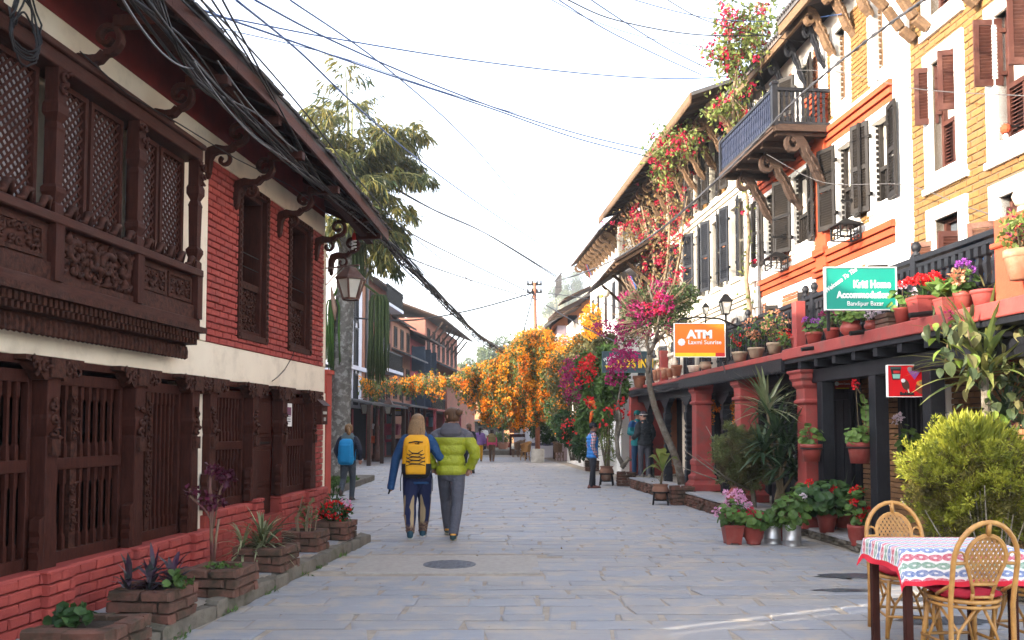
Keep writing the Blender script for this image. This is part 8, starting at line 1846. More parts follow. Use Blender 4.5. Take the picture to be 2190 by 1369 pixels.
    for side,k in (('L',-1),('R',1)):
        a,b_,c=J['hip'+side],J['kn'+side],J['an'+side]; P=[a+Vector((0,-.005,.02)),a.lerp(b_,.45),b_,b_.lerp(c,.4),b_.lerp(c,.75),c+(c-b_).normalized()*.035]; rr=[.098,.09,.07,.07,.064+.02*flare,.058+.035*flare]
        mb.tube(P,[r*legw for r in rr],12); 
        for f in (.7,.82,.94): q=b_.lerp(c,f); mb.tube([q+Vector((-.05*legw,-.03,-.01)),q+Vector((0,-.062*legw,.012)),q+Vector((.05*legw,-.03,-.008))],.013,6)
    remesh(part(mb,'trousers',trous,t),vox,2)
    # --- shoes
    for side in 'LR':
        c=J['an'+side]; Mf=T(*c)@RX(-J['fp'+side])@SC(1.12,1.1,1.05); mb=B(); mb.smooth=True
        mb.rings([[(cx+rx*math.cos(a),y,z0+rz*math.sin(a)) for a in np.linspace(0,2*PI,13)[:-1]] for y,cx,rx,z0,rz in ((-.085,0,.018,-.045,.02),(-.07,0,.037,-.03,.045),(-.02,0,.041,-.012,.062),(.04,0,.041,-.028,.042),(.11,0,.045,-.042,.028),(.16,0,.036,-.047,.022),(.185,0,.012,-.05,.012))],M=Mf)
        sh=part(mb,'shoe',shoes[0],t); mb=B(); mb.rings([[(x*.047*(1 if y>0 else .88),y,z) for x,y in ((-.7,-.085),(.7,-.085),(1,-.04),(.88,.04),(1.05,.11),(.6,.18),(0,.195),(-.6,.18),(-1.05,.11),(-.88,.04),(-1,-.04))] for z in (-.072,-.05)],M=Mf); part(mb,'sole',shoes[1],sh)
    # --- jacket
    mb=B(); mb.smooth=True; zs=np.linspace(hem,1.44,40); key=[(hem,0,-.005,.165*jr,.13*jr),(hem+.06,0,-.008,.172*jr,.135*jr),(1.08,0,-.003,.150*jr,.118*jr),(1.25,0,-.008,.178*jr,.13*jr),(1.36,0,-.012,.19*jr,.125*jr),(1.42,0,-.012,.16,.10),(1.44,0,-.012,.12,.085)]
    R0=lerp_rings(key,zs)
    if quilt: R0=[(z,cx,cy,rx+q_,ry+q_) for (z,cx,cy,rx,ry) in R0 for q_ in ((abs(math.sin((z-hem)*PI/quilt))**.55)*.030-.018 if z<1.36 else 0,)]
    mb.rings([[tuple(up(*p)) for p in r] for r in ell_rings(R0,26)])
    mb.tube([up(0,-.012,1.40),up(0,0,1.47),up(0,.008,1.53)],[.10,.078,.07],14)
    nosl=sleeve is not None
    sl=B() if nosl else mb
    if nosl: sl.smooth=True
    for side,k in (('L',-1),('R',1)):
        a,b_,c=J['sh'+side],J['el'+side],J['wr'+side]; n=22; P=[];rr=[]
        for i in range(n+1):
            f=i/n; q=a.lerp(b_,min(1,f*2)) if f<.5 else b_.lerp(c,(f-.5)*2*(sleeve_end if isinstance(sleeve_end,float) else 1.06)); P.append(q); r=np.interp(f,[0,.15,.5,.85,1],[.075,.075,.062,.052,.05])*(jr if not nosl else 1); r+=(abs(math.sin(f*PI*6))**.5*.022-.012) if quilt and not nosl else 0; rr.append(r)
        sl.tube([a+Vector((-k*.07,0,.01))]+P,[.085]+rr,14)
    remesh(part(mb,'jacket',jacket,t),vox,1 if quilt else 2)
    if nosl: remesh(part(sl,'sleeves',sleeve,t),vox,2)
    if hood:
        mb=B(); mb.smooth=True; mb.rings([[tuple(up(*p)) for p in r] for r in ell_rings([(1.36,0,-.10,.10,.05),(1.41,0,-.085,.15,.09),(1.47,0,-.055,.145,.105),(1.53,0,-.02,.115,.10),(1.56,0,-.005,.09,.085),(1.53,0,0,.07,.06)])]); remesh(part(mb,'hood',hood,t),.012,3)
    # --- hair / hat
    hm=mat('hair_strands',hairc,tuple(c*.42 for c in hairc),6,.5,.006,8,stretch=(22,22,1.2)) if hair else None
    def cap(mb,z0,grow,back=0): mb.rings(ell_rings([(z0,0,-.03-back,.066+grow,.075+grow),(.0,0,-.012,.075+grow,.094+grow),(.04,0,-.004,.079+grow,.101+grow),(.08,0,-.01,.072+grow,.093+grow),(.108,0,-.014,.054+grow,.068+grow),(.125+grow*.6,0,-.014,.02,.024)]),M=Hm)
    if hair:
        mb=B(); mb.smooth=True
        if hair=='long':
            cap(mb,-.05,.016); mb.rings(ell_rings([(-.33,.0,-.16,.07,.02),(-.24,0,-.15,.112,.045),(-.14,0,-.12,.115,.065),(-.05,0,-.07,.104,.085),(.05,0,-.02,.090,.10)]),M=Hm)
            for i in range(60): a=rnd.uniform(-2.9,-.25); r=rnd.uniform(.9,1.02); x,y=.10*math.cos(a)*r,-.03+.085*math.sin(a)*r; mb.tube([(x*.6,y*.8,.10),(x*1.02,y-.015,.0),(x*1.2,y-.07,-.12),(x*1.1+rnd.uniform(-.02,.02),y-.10,-.25-rnd.random()*.09)],[.008,.013,.012,.004],4,M=Hm)
        elif hair in('bun','pony','braid'):
            cap(mb,-.06,.013)
            for i in range(50): a=rnd.uniform(-3.3,.2); x,y=.083*math.cos(a),.10*math.sin(a); mb.tube([(x,y,rnd.uniform(-.06,.02)),(x*.9,y-.01,.06),(x*.3,-.10,.05)],[.006,.009,.006],4,M=Hm)
            if hair=='bun': mb.tube([(0,-.09,.05),(.01,-.13,.065),(.05,-.16,.05)],[.035,.056,.03],8,M=Hm); [mb.tube([(.02,-.12,.05),(.02+rnd.uniform(-.03,.07),-.14+rnd.uniform(-.03,.02),.05+rnd.uniform(-.04,.05))],[.006,.002],3,M=Hm) for _ in range(26)]
            elif hair=='pony': mb.tube([(0,-.10,.04),(0,-.14,.0),(.01,-.14,-.09),(.02,-.12,-.20)],[.028,.042,.045,.012],9,M=Hm); [mb.tube([(0,-.11,.03),(rnd.uniform(-.05,.06),-.15,-.06),(rnd.uniform(-.05,.06),-.14,-.2)],[.006,.006,.002],3,M=Hm) for _ in range(26)]
            else: mb.tube([(0,-.10,.03),(.01,-.12,-.08),(.0,-.13,-.25),(-.02,-.13,-.42),(-.03,-.12,-.52)],[.03,.04,.032,.028,.008],9,M=Hm)
        else: cap(mb,-.03,.008)
        part(mb,'hair',hm,t)
        if hair=='bun': 
            mb=B(); mb.smooth=True; mb.rings(ell_rings([(-.135,0,.045,.03,.035),(-.10,0,.04,.056,.068),(-.06,0,.025,.068,.086),(-.045,0,.02,.06,.07)]),M=Hm); part(mb,'beard',hm,t)
    if hat:
        mb=B(); mb.smooth=True; cap(mb,.015,.012,-.02); mb.rings(ell_rings([(.0,0,-.004,.088,.110),(.035,0,-.004,.092,.113),(.04,0,-.004,.085,.106)]),M=Hm); part(mb,'beanie',hat,t)
    return t,M,J,up,Hm
def garb(n,c): return zmat(n,[(-9,c)])
ARM_DOWN={'L':((-.05,-.02,-.27),(-.01,.04,-.25)),'R':((.05,-.02,-.27),(.01,.04,-.25))}
POCK={'L':((-.12,-.05,-.26),(.08,.10,-.20)),'R':((.13,-.05,-.26),(-.07,.10,-.20))}
WALK={'L':(16,8,0),'R':(-14,14,-18)}
# ---- the couple
p=gnd(964,1150); 
man=person('man in a lime and grey quilted jacket walking arm in arm, hair in a bun',(p.x,p.y+.05,0),R(-2),1.86,{'L':(26,16,6),'R':(-17,10,-24)},{'L':((-.13,-.03,-.27),(.07,.12,-.17)),'R':((.15,-.04,-.25),(-.09,.11,-.20))},zmat('lime_puffer',[(-9,(.30,.33,.012)),(1.42,(.075,.07,.085))],.6),garb('grey_trousers',(.075,.078,.10)),(zmat('teal_shoe',[(-9,(.015,.045,.05)),(.075,(.5,.22,.02)),(.10,(.02,.06,.10))],.6),cm('tan_sole',(.42,.36,.26),.7)),hair='bun',hairc=(.14,.07,.035),head_yaw=R(48),hem=.85,quilt=.135,jr=1.14,legw=1.10,hood=cm('grey_hood',(.095,.09,.105)),vox=.011)
p=gnd(892,1151)
def gold():
    m,n,l,pb=new_mat('navy_gold_trousers'); tc=n.new('ShaderNodeTexCoord'); s=n.new('ShaderNodeSeparateXYZ'); l.new(tc.outputs['Object'],s.inputs[0])
    wv=n.new('ShaderNodeTexWave'); wv.wave_type='BANDS'; wv.bands_direction='X'; wv.inputs['Scale'].default_value=2.6; wv.inputs['Distortion'].default_value=5; wv.inputs['Detail'].default_value=3; wv.inputs['Detail Scale'].default_value=1.2; mp=n.new('ShaderNodeMapping'); mp.inputs['Scale'].default_value=(1,1,.28); l.new(tc.outputs['Object'],mp.inputs[0]); l.new(mp.outputs[0],wv.inputs[0])
    z1=ramp(n,l,s.outputs[2],.80,.45); th=n.new('ShaderNodeMath'); th.operation='MULTIPLY'; l.new(z1,th.inputs[0]); l.new(wv.outputs['Fac'],th.inputs[1]); g=ramp(n,l,th.outputs[0],.5,.56)
    c=mixc(n,l,g,(.006,.012,.055),(.34,.25,.14)); lowz=ramp(n,l,s.outputs[2],.24,.18); spk=ramp(n,l,noise(n,l,tc.outputs['Object'],45),.45,.6); lowc=mixc(n,l,spk,(.05,.02,.025),(.28,.17,.09)); c=mixc(n,l,lowz,c,lowc); dots=ramp(n,l,noise(n,l,tc.outputs['Object'],110),.70,.74); c=mixc(n,l,dots,c,(.2,.25,.35)); l.new(c,pb.inputs['Base Color']); pb.inputs['Roughness'].default_value=.85; return m
JB=garb('blue_shell',(.008,.055,.16))
wom=person('woman with long fair hair and a yellow backpack walking beside the man in lime',(p.x,p.y,0),R(2),1.76,{'L':(-15,24,-30),'R':(18,6,2)},{'L':((-.13,-.03,-.27),(-.05,-.01,-.30)),'R':((.14,.0,-.24),(.20,.14,-.10))},JB,gold(),(cm('blue_shoe',(.015,.06,.09),.6),cm('pale_sole',(.55,.55,.52),.7)),hair='long',hairc=(.34,.205,.10),head_yaw=R(-4),hem=.78,fem=True,jr=1.04,legw=1.26,flare=-.4,sleeve_end=1.42,hood=JB,vox=.011)
def backpack(P,label,main,low,w_,h_,d_,zc,cords=True,name='backpack',rear=-.14):
    t0,M,J,up,Hm=P; t=thing(name,label,'backpack',W[t0].copy()@T(*(up(0,rear-.1,zc)))) ; B=lambda:MB(M); c=up(0,rear,zc)
    def shell(z0,z1,gx,gy,y0):
        rg=[]
        for f in np.linspace(0,1,15):
            z=c.z-h_/2+h_*(z0+(z1-z0)*f); g=(z0+(z1-z0)*f); q=(1-abs(2*g-1)**5)**.5 if 0<g<1 else .05; ww=w_/2*gx*(.55+.45*q)*(1.03-.14*g); dd=d_*gy*(.35+.65*q)*(1.05-.25*g)
            rg.append([(c.x+ww*math.copysign(abs(math.cos(a))**.55,math.cos(a)),c.y+y0-dd/2+dd/2*math.copysign(abs(math.sin(a))**.6,math.sin(a)),z) for a in np.linspace(0,2*PI,25)[:-1]])
        return rg
    mb=B(); mb.smooth=True; mb.rings(shell(0,1,1,1,0)); part(mb,'main_bag',main,t)
    mb=B(); mb.smooth=True; mb.rings(shell(0,.34,1.03,1.04,.004)); part(mb,'lower_panel',low,t)
    mb=B(); mb.smooth=True; mb.rings(shell(.1,.78,.72,.5,-d_*.62)); part(mb,'front_pocket',main,t)
    yb=c.y-d_*1.13; 
    if cords:
        ck=cm('pack_cord',(.01,.01,.012),.6)
        for z_,wd in ((.60,.24),(.52,.30),(.44,.32),(.36,.32)):
            mb=B(); z=c.z-h_/2+h_*z_; mb.tube([(c.x-w_*wd,yb+.02,z+.03),(c.x-w_*wd*.5,yb-.006,z-.005),(c.x+w_*wd*.3,yb-.008,z-.012),(c.x+w_*wd,yb+.02,z+.03)],.006,5); mb.tube([(c.x-w_*wd,yb+.02,z-.035),(c.x-w_*wd*.3,yb-.008,z-.012),(c.x+w_*wd*.5,yb-.006,z-.018),(c.x+w_*wd,yb+.02,z-.035)],.006,5); part(mb,'cord',ck,t)
        mb=B(); z=c.z+h_*.34; mb.tube([(c.x-w_*.24,c.y-d_*.93,z-.012),(c.x,c.y-d_*.99,z+.006),(c.x+w_*.24,c.y-d_*.93,z-.004)],.010,6); part(mb,'zip',ck,t)
        mb=B(); z=c.z+h_*.265
        for k,r in enumerate((.016,.026,.036)): mb.tube([(c.x+.05+r*math.cos(a)*-1,c.y-d_*1.02,z+r*math.sin(a)) for a in np.linspace(0,PI/2,7)],.004,4)
        for k in range(3): mb.box(c.x-.015,c.x+.012,c.y-d_*1.03,c.y-d_*1.0,z+.004+.011*k,z+.010+.011*k)
        part(mb,'emblem',ck,t); mb=B(); mb.prism([(-.028,-.03),(.028,-.03),(.028,.005),(0,.03),(-.028,.005)],-.006,.004,lambda a,b,q:(c.x+a,yb+.028+q,c.z-h_*.27+b)); part(mb,'grey_tag',cm('tag_grey',(.35,.36,.38)),t)
    for k in (-1,1):
        mb=B(); mb.smooth=True; s=J['sh'+('L' if k<0 else 'R')]; mb.tube([(c.x+k*w_*.28,c.y+.01,c.z+h_*.42),(s.x*.72+0,s.y-.03,s.z+.075),(s.x*.75,s.y+.10,s.z+.0),(s.x*.8,s.y+.11,s.z-.2),(c.x+k*w_*.48,c.y+.05,c.z-h_*.32)],[.03,.034,.034,.03,.015],6,flat=.4); part(mb,'strap',low if cords else main,t)
        if cords: mb=B(); mb.tube([(c.x+k*w_*.5,c.y,c.z-h_*.3),(c.x+k*w_*.56,c.y-.02,c.z-h_*.55),(c.x+k*w_*.55,c.y-.02,c.z-h_*.80)],.007,4); part(mb,'loose_strap',cm('pack_cord',(.01,.01,.012),.6),t)
    return t
backpack(wom,'yellow and black backpack with zigzag cords worn by the fair-haired woman',mat('pack_yellow',(.74,.36,.012),(.68,.32,.01),6,.6,.004,25),cm('pack_black',(.012,.013,.018),.6),.40,.60,.20,1.17)
t0,M,J,up,Hm=wom; mb=MB(M); e=J['wrL']; mb.tube([e,e+Vector((-.02,-.0,-.10)),e+Vector((-.05,-.0,-.19))],[.012,.016,.012],5); part(mb,'cuff_strap',cm('pack_cord',(.01,.01,.012),.6),t0)
# ---- other walkers and bystanders
p=gnd(744,1071)
wk=person('woman in a navy jacket and grey trousers walking away near the palm',(p.x,p.y,0),R(-3),1.63,{'L':(-8,48,-42),'R':(8,4,0)},{'L':((-.10,-.06,-.25),(.03,.14,-.16)),'R':((.11,-.04,-.25),(-.02,.10,-.20))},garb('navy_shell',(.012,.014,.028)),garb('slate_trousers',(.055,.07,.085)),(cm('brown_boot',(.09,.07,.06)),cm('grey_sole',(.25,.23,.21))),hair='pony',hairc=(.30,.17,.075),head_yaw=R(12),hem=.84,fem=True,jr=1.04,legw=.98,hood=cm('grey_scarf',(.10,.14,.15)))
backpack(wk,'bright blue daypack worn by the woman near the palm',mat('pack_blue',(.008,.24,.50),(.008,.20,.43),6,.6,.004,25),cm('pack_blue_low',(.01,.26,.52),.6),.36,.60,.19,1.12,cords=False)
p=gnd(1268,1044)
def plaid():
    m,n,l,pb=new_mat('plaid_shirt'); tc=n.new('ShaderNodeTexCoord'); s=n.new('ShaderNodeSeparateXYZ'); l.new(tc.outputs['Object'],s.inputs[0])
    def band(k,f,th):
        a=n.new('ShaderNodeMath'); a.operation='MULTIPLY'; a.inputs[1].default_value=f; l.new(s.outputs[k],a.inputs[0]); b=n.new('ShaderNodeMath'); b.operation='FRACT'; l.new(a.outputs[0],b.inputs[0]); c=n.new('ShaderNodeMath'); c.operation='LESS_THAN'; c.inputs[1].default_value=th; l.new(b.outputs[0],c.inputs[0]); return c.outputs[0]
    c=mixc(n,l,band(2,13,.5),(.025,.03,.09),(.40,.05,.07)); h=n.new('ShaderNodeMath'); h.operation='MULTIPLY'; l.new(band(0,15,.45),h.inputs[0]); h.inputs[1].default_value=.6; c=mixc(n,l,h.outputs[0],c,(.03,.03,.07)); c=mixc(n,l,band(2,26,.16),c,(.6,.58,.6)); c=mixc(n,l,band(1,22,.16),c,(.55,.5,.55)); l.new(c,pb.inputs['Base Color']); return m
person('man in a bright blue padded vest and black beanie standing side-on in the street',(p.x,p.y,0),R(-78),1.68,{'L':(4,3,0),'R':(-4,2,0)},{'L':((-.06,-.04,-.27),(.02,.10,-.22)),'R':((.06,-.07,-.26),(-.02,.10,-.22))},zmat('blue_vest',[(-9,(.012,.17,.50)),(1.40,(.03,.03,.055)),(1.50,(.012,.18,.5))],.6),garb('black_trousers',(.010,.012,.018)),(cm('rust_shoe',(.22,.085,.065)),cm('dark_sole',(.03,.02,.02))),skin=MT['skinb'],head_yaw=R(-12),hat=cm('black_knit',(.012,.013,.018)),hem=.80,quilt=.10,jr=1.10,sleeve=plaid(),hair='short',hairc=(.02,.015,.012))
c1=Vector((at_y(1378,1020,22.6).x,22.6,.275)); c2=Vector((at_y(1364,1010,23.5).x,23.5,.275))
person('man in a black quilted jacket and striped beanie, back turned under the arcade',tuple(c1),R(28),1.70,{'L':(5,3,0),'R':(-5,2,0)},{'L':((-.08,-.02,-.26),(.03,.18,-.10)),'R':((.10,-.05,-.25),(-.03,.12,-.18))},garb('black_puffer',(.014,.018,.022)),garb('charcoal_trousers',(.055,.055,.07)),(cm('grey_boot',(.22,.19,.16)),cm('tan_sole2',(.3,.27,.22))),skin=MT['skin'],head_yaw=R(35),hat=zmat('striped_beanie',[(-9,(.03,.022,.03)),(1.625,(.6,.55,.5)),(1.645,(.03,.022,.03))]),hem=.84,quilt=.08,jr=1.08,hair='short',hairc=(.03,.02,.015))
tm=person('man in a teal and blue jacket and green beanie holding a cup under the arcade',tuple(c2),R(-152),1.74,{'L':(3,2,0),'R':(-4,2,0)},{'L':((-.08,.0,-.26),(.10,.19,-.02)),'R':((.09,.02,-.26),(-.06,.20,-.02))},zmat('teal_jacket',[(-9,(.006,.22,.24)),(1.30,(.01,.075,.24)),(1.46,(.006,.22,.24))],.6),garb('blue_jeans',(.015,.06,.14)),(cm('maroon_shoe',(.12,.05,.05)),cm('dark_sole',(.03,.02,.02))),head_yaw=R(20),hat=cm('green_knit',(.006,.14,.13)),hem=.80,jr=1.1,hair='short',hairc=(.03,.02,.015))
t0,M,J,up,Hm=tm; q=M@(J['wrL'].lerp(J['wrR'],.4)+Vector((0,.09,.02))); mb=MB(); mb.smooth=True; mb.lathe([(.03,0),(.038,.08),(.033,.08),(.027,.01),(.001,.008)],12,q); solo(mb,'cup',cm('steel_cup',(.55,.53,.5),.35,metal=.6),tuple(q),'pale metal cup held by the man in teal','cup')
p=gnd(1026,987)
person('woman in a lilac top and yellow trousers walking away with a long black braid',(p.x,p.y,0),0,1.58,{'L':(-10,30,-25),'R':(10,5,0)},{'L':((-.12,-.03,-.24),(-.02,.05,-.22)),'R':((.10,-.03,-.25),(.0,.08,-.22))},garb('lilac_top',(.23,.12,.36)),garb('yellow_trousers',(.66,.34,.01)),(cm('brown_boot',(.09,.07,.06)),cm('pale_sole',(.55,.55,.52),.7)),skin=MT['skinb'],hair='braid',hairc=(.012,.01,.012),hem=.84,fem=True,jr=1.1,legw=1.0,vox=.02)
p=gnd(1052,987)
q=person('woman in an olive shawl, pink top and brown trousers walking away beside the lilac one',(p.x,p.y,0),R(4),1.48,{'L':(10,6,0),'R':(-10,14,-10)},ARM_DOWN,zmat('shawl_top',[(-9,(.60,.05,.16)),(1.12,(.20,.15,.05))]),garb('brown_trousers',(.10,.055,.03)),(MT['skinb'],cm('dark_sole',(.03,.02,.02))),skin=MT['skinb'],hair='bun',hairc=(.02,.014,.012),hem=.92,fem=True,jr=1.12,legw=1.05,vox=.02)
t0,M,J,up,Hm=q; mb=MB(M); mb.smooth=True; mb.rings([[tuple(up(*p_)) for p_ in r] for r in ell_rings([(1.05,0,-.02,.24,.15),(1.2,0,-.02,.25,.155),(1.36,0,-.02,.21,.14),(1.48,0,-.02,.12,.11),(1.55,0,-.01,.10,.10)])]); remesh(part(mb,'shawl',zmat('olive_shawl',[(-9,(.20,.15,.05)),(1.15,(.26,.20,.09)),(1.3,(.18,.13,.05))]),t0),.02,2)
p=Vector((at_y(1003,900,30).x,30,0)); person('person in a dark jacket with curly brown hair half hidden beyond the man in lime',tuple(p),R(20),1.72,WALK,ARM_DOWN,garb('midnight_jacket',(.012,.016,.028)),garb('dark_trousers',(.015,.018,.03)),(cm('dark_shoe',(.02,.02,.02)),cm('dark_sole',(.03,.02,.02))),hair='pony',hairc=(.13,.06,.03),hem=.78,fem=True,jr=1.05,vox=.02)
p=gnd(1036,965); person('distant figure in a white jacket and dark trousers facing us down the street',(p.x,p.y,0),R(170),1.66,{'L':(3,2,0),'R':(-3,2,0)},{'L':((-.06,.02,-.26),(.14,.16,.05)),'R':((.08,.02,-.26),(-.10,.14,.20))},garb('white_jacket',(.68,.66,.62)),garb('dark_trousers',(.015,.018,.03)),(cm('dark_shoe',(.02,.02,.02)),cm('dark_sole',(.03,.02,.02))),skin=MT['skinb'],hair='short',hairc=(.02,.015,.012),hem=.84,vox=.025)
# ================================================================ street furniture far down, pole, lamps, cables
def lighting_pole():
    b=gnd(1150,989); t=thing('utility_pole','rusty utility pole in a whitewashed concrete footing rising from the vine','pole',tuple(b)); y=b.y; k=FPX/y
    mb=MB(); mb.lathe([(.30,0),(.30,.58),(.27,.62),(.001,.62)],18,b); part(mb,'footing',mat('whitewashed_concrete',(.55,.52,.47),(.42,.39,.35),6,.9,.006,30,dirt=(.3,.27,.23),dsc=4,damt=.6),t)
    top=at_y(1143,604,y); mb=MB(); mb.smooth=True; mb.tube([b+Vector((0,0,.6)),b+Vector((-.02,0,2.9)),b+Vector((-.03,0,2.95)),top],[.115,.105,.085,.075],12); part(mb,'shaft',mat('rusty_pole',(.30,.11,.06),(.22,.085,.05),4,.7,dirt=(.14,.09,.06),dsc=3,damt=.5),t)
    mb=MB()
    for z in (0,-.35): mb.box(top.x-.35,top.x+.35,y-.05,y+.05,top.z+z-.15,top.z+z-.07)
    for dx in (-.3,-.1,.12,.3):
        for z in (0,-.35): mb.lathe([(.04,-.07),(.055,-.03),(.03,.02),(.05,.05),(.001,.09)],8,(top.x+dx,y,top.z+z))
    part(mb,'insulators',MT['iron'],t,kind='stuff'); mb=MB(); z=HC+(916-825)*y/FPX; mb.box(b.x-.16,b.x+.14,y-.22,y-.1,z,z+.5); part(mb,'meter_box',cm('cream_box',(.5,.46,.38)),t); return top
PT=lighting_pole()
def fchair(name,lab,p,yaw,m,kind,group):
    M=T(*p)@RZ(yaw); t=thing(name,lab,'chair',M,group); B=lambda:MB(M)
    if kind=='cane':
        mb=B(); mb.smooth=True; mb.lathe([(.24,.40),(.25,.44),(.001,.45)],12); part(mb,'seat',m,t)
        mb=B(); mb.smooth=True; rg=[]
        for z,r in ((.42,.26),(.6,.29),(.76,.31)): rg.append([(r*math.cos(a),r*.95*math.sin(a),z+(.14 if z>.7 else 0)*max(0,-math.sin(a))) for a in np.linspace(PI*.95,PI*2.05,13)])
        mb.rings(rg,closed=False); mb.rings([[(x*.93,y*.93,z) for x,y,z in r] for r in rg],closed=False); mb.tube([(x,y,z) for x,y,z in rg[-1]],.03,6); part(mb,'back',m,t)
        for a in (.6,2.5,3.8,5.6): mb=B(); mb.tube([(.2*math.cos(a),.2*math.sin(a),.42),(.23*math.cos(a),.23*math.sin(a),0)],.02,6); part(mb,'leg',m,t)
        mb=B()
        for a in np.linspace(0,2*PI,9)[:-1]: mb.tube([(.22*math.cos(a),.22*math.sin(a),.38),(.21*math.cos(a+.6),.21*math.sin(a+.6),.12)],.012,5)
        part(mb,'braces',m,t,kind='stuff')
    else:
        mb=B(); mb.box(-.22,.22,-.21,.21,.42,.46); part(mb,'seat',m,t)
        for sx in (-.2,.2):
            mb=B(); mb.box(sx-.02,sx+.02,-.21,-.17,0,1.0); part(mb,'leg',m,t); mb=B(); mb.box(sx-.02,sx+.02,.16,.2,0,.42); part(mb,'leg',m,t)
        mb=B(); mb.box(-.18,.18,-.205,-.18,.88,.97); mb.box(-.18,.18,-.205,-.18,.6,.66)
        for k in range(5): x=-.14+.07*k; mb.box(x-.014,x+.014,-.2,-.185,.66,.88)
        part(mb,'back_slats',m,t,kind='stuff')
    return t
def ftable(lab,p,w_,d_,h_,m,cloth=None,clab=None,yaw=0,drop=.25):
    M=T(*p)@RZ(yaw); t=thing('table',lab,'table',M,'tables set out down the street'); mb=MB(M); mb.box(-w_/2,w_/2,-d_/2,d_/2,h_-.05,h_); part(mb,'table_top',m,t)
    for sx in (-1,1):
        for sy in (-1,1): mb=MB(M); mb.box(sx*(w_/2-.05)-.03,sx*(w_/2-.05)+.03,sy*(d_/2-.05)-.03,sy*(d_/2-.05)+.03,0,h_-.05); part(mb,'leg',m,t)
    if cloth:
        mb=MB(M); a,b=w_/2+.015,d_/2+.015; n=12; rg=[[],[],[]]
        per=[(-a+2*a*i/n,-b) for i in range(n)]+[(a,-b+2*b*i/n) for i in range(n)]+[(a-2*a*i/n,b) for i in range(n)]+[(-a,b-2*b*i/n) for i in range(n)]
        rg=[[(x*.98,y*.98,h_+.008) for x,y in per],[(x,y,h_+.004) for x,y in per],[(x*(1.03+.025*math.sin(i*1.9)),y*(1.03+.025*math.sin(i*1.7)),h_-drop+.015*math.sin(i*1.3)) for i,(x,y) in enumerate(per)]]
        mb.rings(rg,caps=False); mb.add(rg[0],[tuple(range(len(per)))]); solo(mb,'tablecloth',cloth,M@T(0,0,h_),clab,'tablecloth')
MT['cane']=MT['cane_d']
GC='cane armchairs round the far tables'
g=lambda px,py:gnd(px,py)
fchair('cane_armchair','honey cane armchair turned to the left, nearest left of the pole',g(1123,985),R(125),MT['rattan'],'cane',GC)
fchair('cane_armchair','dark cane armchair at the left end of the row by the pole',g(1103,978),R(100),MT['cane_d'],'cane',GC)
fchair('cane_armchair','dark cane armchair second in the row left of the pole',g(1112,975),R(95),MT['cane_d'],'cane',GC)
fchair('cane_armchair','cane armchair nearest right of the pole facing left',g(1196,986),R(-115),MT['cane_d'],'cane',GC)
fchair('cane_armchair','cane armchair tucked behind the one right of the pole',g(1184,978)+Vector((.2,.6,0)),R(-100),MT['cane_d'],'cane',GC)
ftable('dark table with a grey cloth right behind the pole',g(1156,983)+Vector((0,.7,0)),1.5,.9,.80,MT['wood'],cm('slate_cloth',(.10,.10,.15)),'slate-grey tablecloth behind the pole',drop=.12)
ftable('table under a grey cloth left of the pole',g(1137,975)+Vector((0,1.4,0)),.9,.9,.82,MT['wood'],cm('slate_cloth2',(.13,.12,.17)),'grey tablecloth with deep fall left of the pole',drop=.35)
ftable('table under a maroon cloth farther left behind the pole',g(1128,965),1.5,1,.86,MT['wood'],cm('maroon_cloth2',(.28,.01,.07)),'maroon tablecloth, the larger one behind the cane chairs',drop=.5)
ftable('smaller maroon-clothed table farthest behind the pole',g(1116,958),1.2,1,.9,MT['wood'],cm('maroon_cloth3',(.34,.02,.10)),'maroon tablecloth, the smaller and farther one',drop=.4)
GL='wooden café chairs down the left side'
for px,py,a,l in ((838,950,10,'slat-backed wooden chair left of the fair-haired woman'),(852,952,-5,'slat-backed wooden chair immediately behind the fair-haired woman'),(862,948,8,'slat-backed wooden chair between the couple on the left side'),(845,944,185,'slat-backed wooden chair facing us farther behind the woman')): fchair('cafe_chair',l,g(px,py),R(a),mat('red_wood_chair_'+str(px),(.16,.05,.03),(.11,.035,.022),6,.5),'wood',GL)
def tall_table():
    b=g(814,978); ftable('tall dark wooden table with a checked red top near the palm',b,1.45,.9,.95,MT['wood'],cm('red_check',(.36,.05,.09)),'red checked cloth on the tall table near the palm',drop=.12)
    for dx,l in ((-.95,'short wooden bench end left of the tall table'),(.95,'tall wooden bench end right of the tall table')): 
        t=thing('bench',l,'bench',tuple(b+Vector((dx,0,0)))); mb=MB(T(*b)); mb.box(dx-.16,dx+.16,-.45,.45,.45,.50); part(mb,'seat',MT['wood'],t)
        for y in (-.4,.4): mb=MB(T(*b)); mb.box(dx-.14,dx+.14,y-.03,y+.03,0,1.0 if dx>0 else .7); part(mb,'end_board',MT['wood'],t)
tall_table()
# flower stand, menu boards, street lamps
b=g(786,962); t=thing('flower_stand','wooden stand with a green tray of pink and orange flowers behind the walking woman','flower stand',tuple(b)); mb=MB(T(*b)); mb.box(-.6,.9,-.3,.3,.80,.86); part(mb,'shelf',MT['wood'],t)
for x in (-.55,.85):
    for y in (-.25,.25): mb=MB(T(*b)); mb.box(x-.03,x+.03,y-.03,y+.03,0,.8); part(mb,'leg',MT['wood'],t)
mb=MB(T(*b)); mb.box(-.5,.35,-.25,.25,.86,1.05); part(mb,'tray',cm('tray_green',(.02,.35,.05),.5),t)
for x0,x1,m in ((-.5,.05,MT['mag']),(.1,.8,MT['orfl'])): mb=MB(T(*b)); petals(mb,np.column_stack([nr.uniform(x0,x1,26),nr.uniform(-.25,.2,26),nr.uniform(1.05,1.18,26)]),.08,8,.08); part(mb,'flowers',m,t)
def msign(lab,px0,px1,py0,py1,y,m,rot=0): return board('menu_board',lab,px0,px1,py0,py1,y,m,.03,MT['wood'],rot)
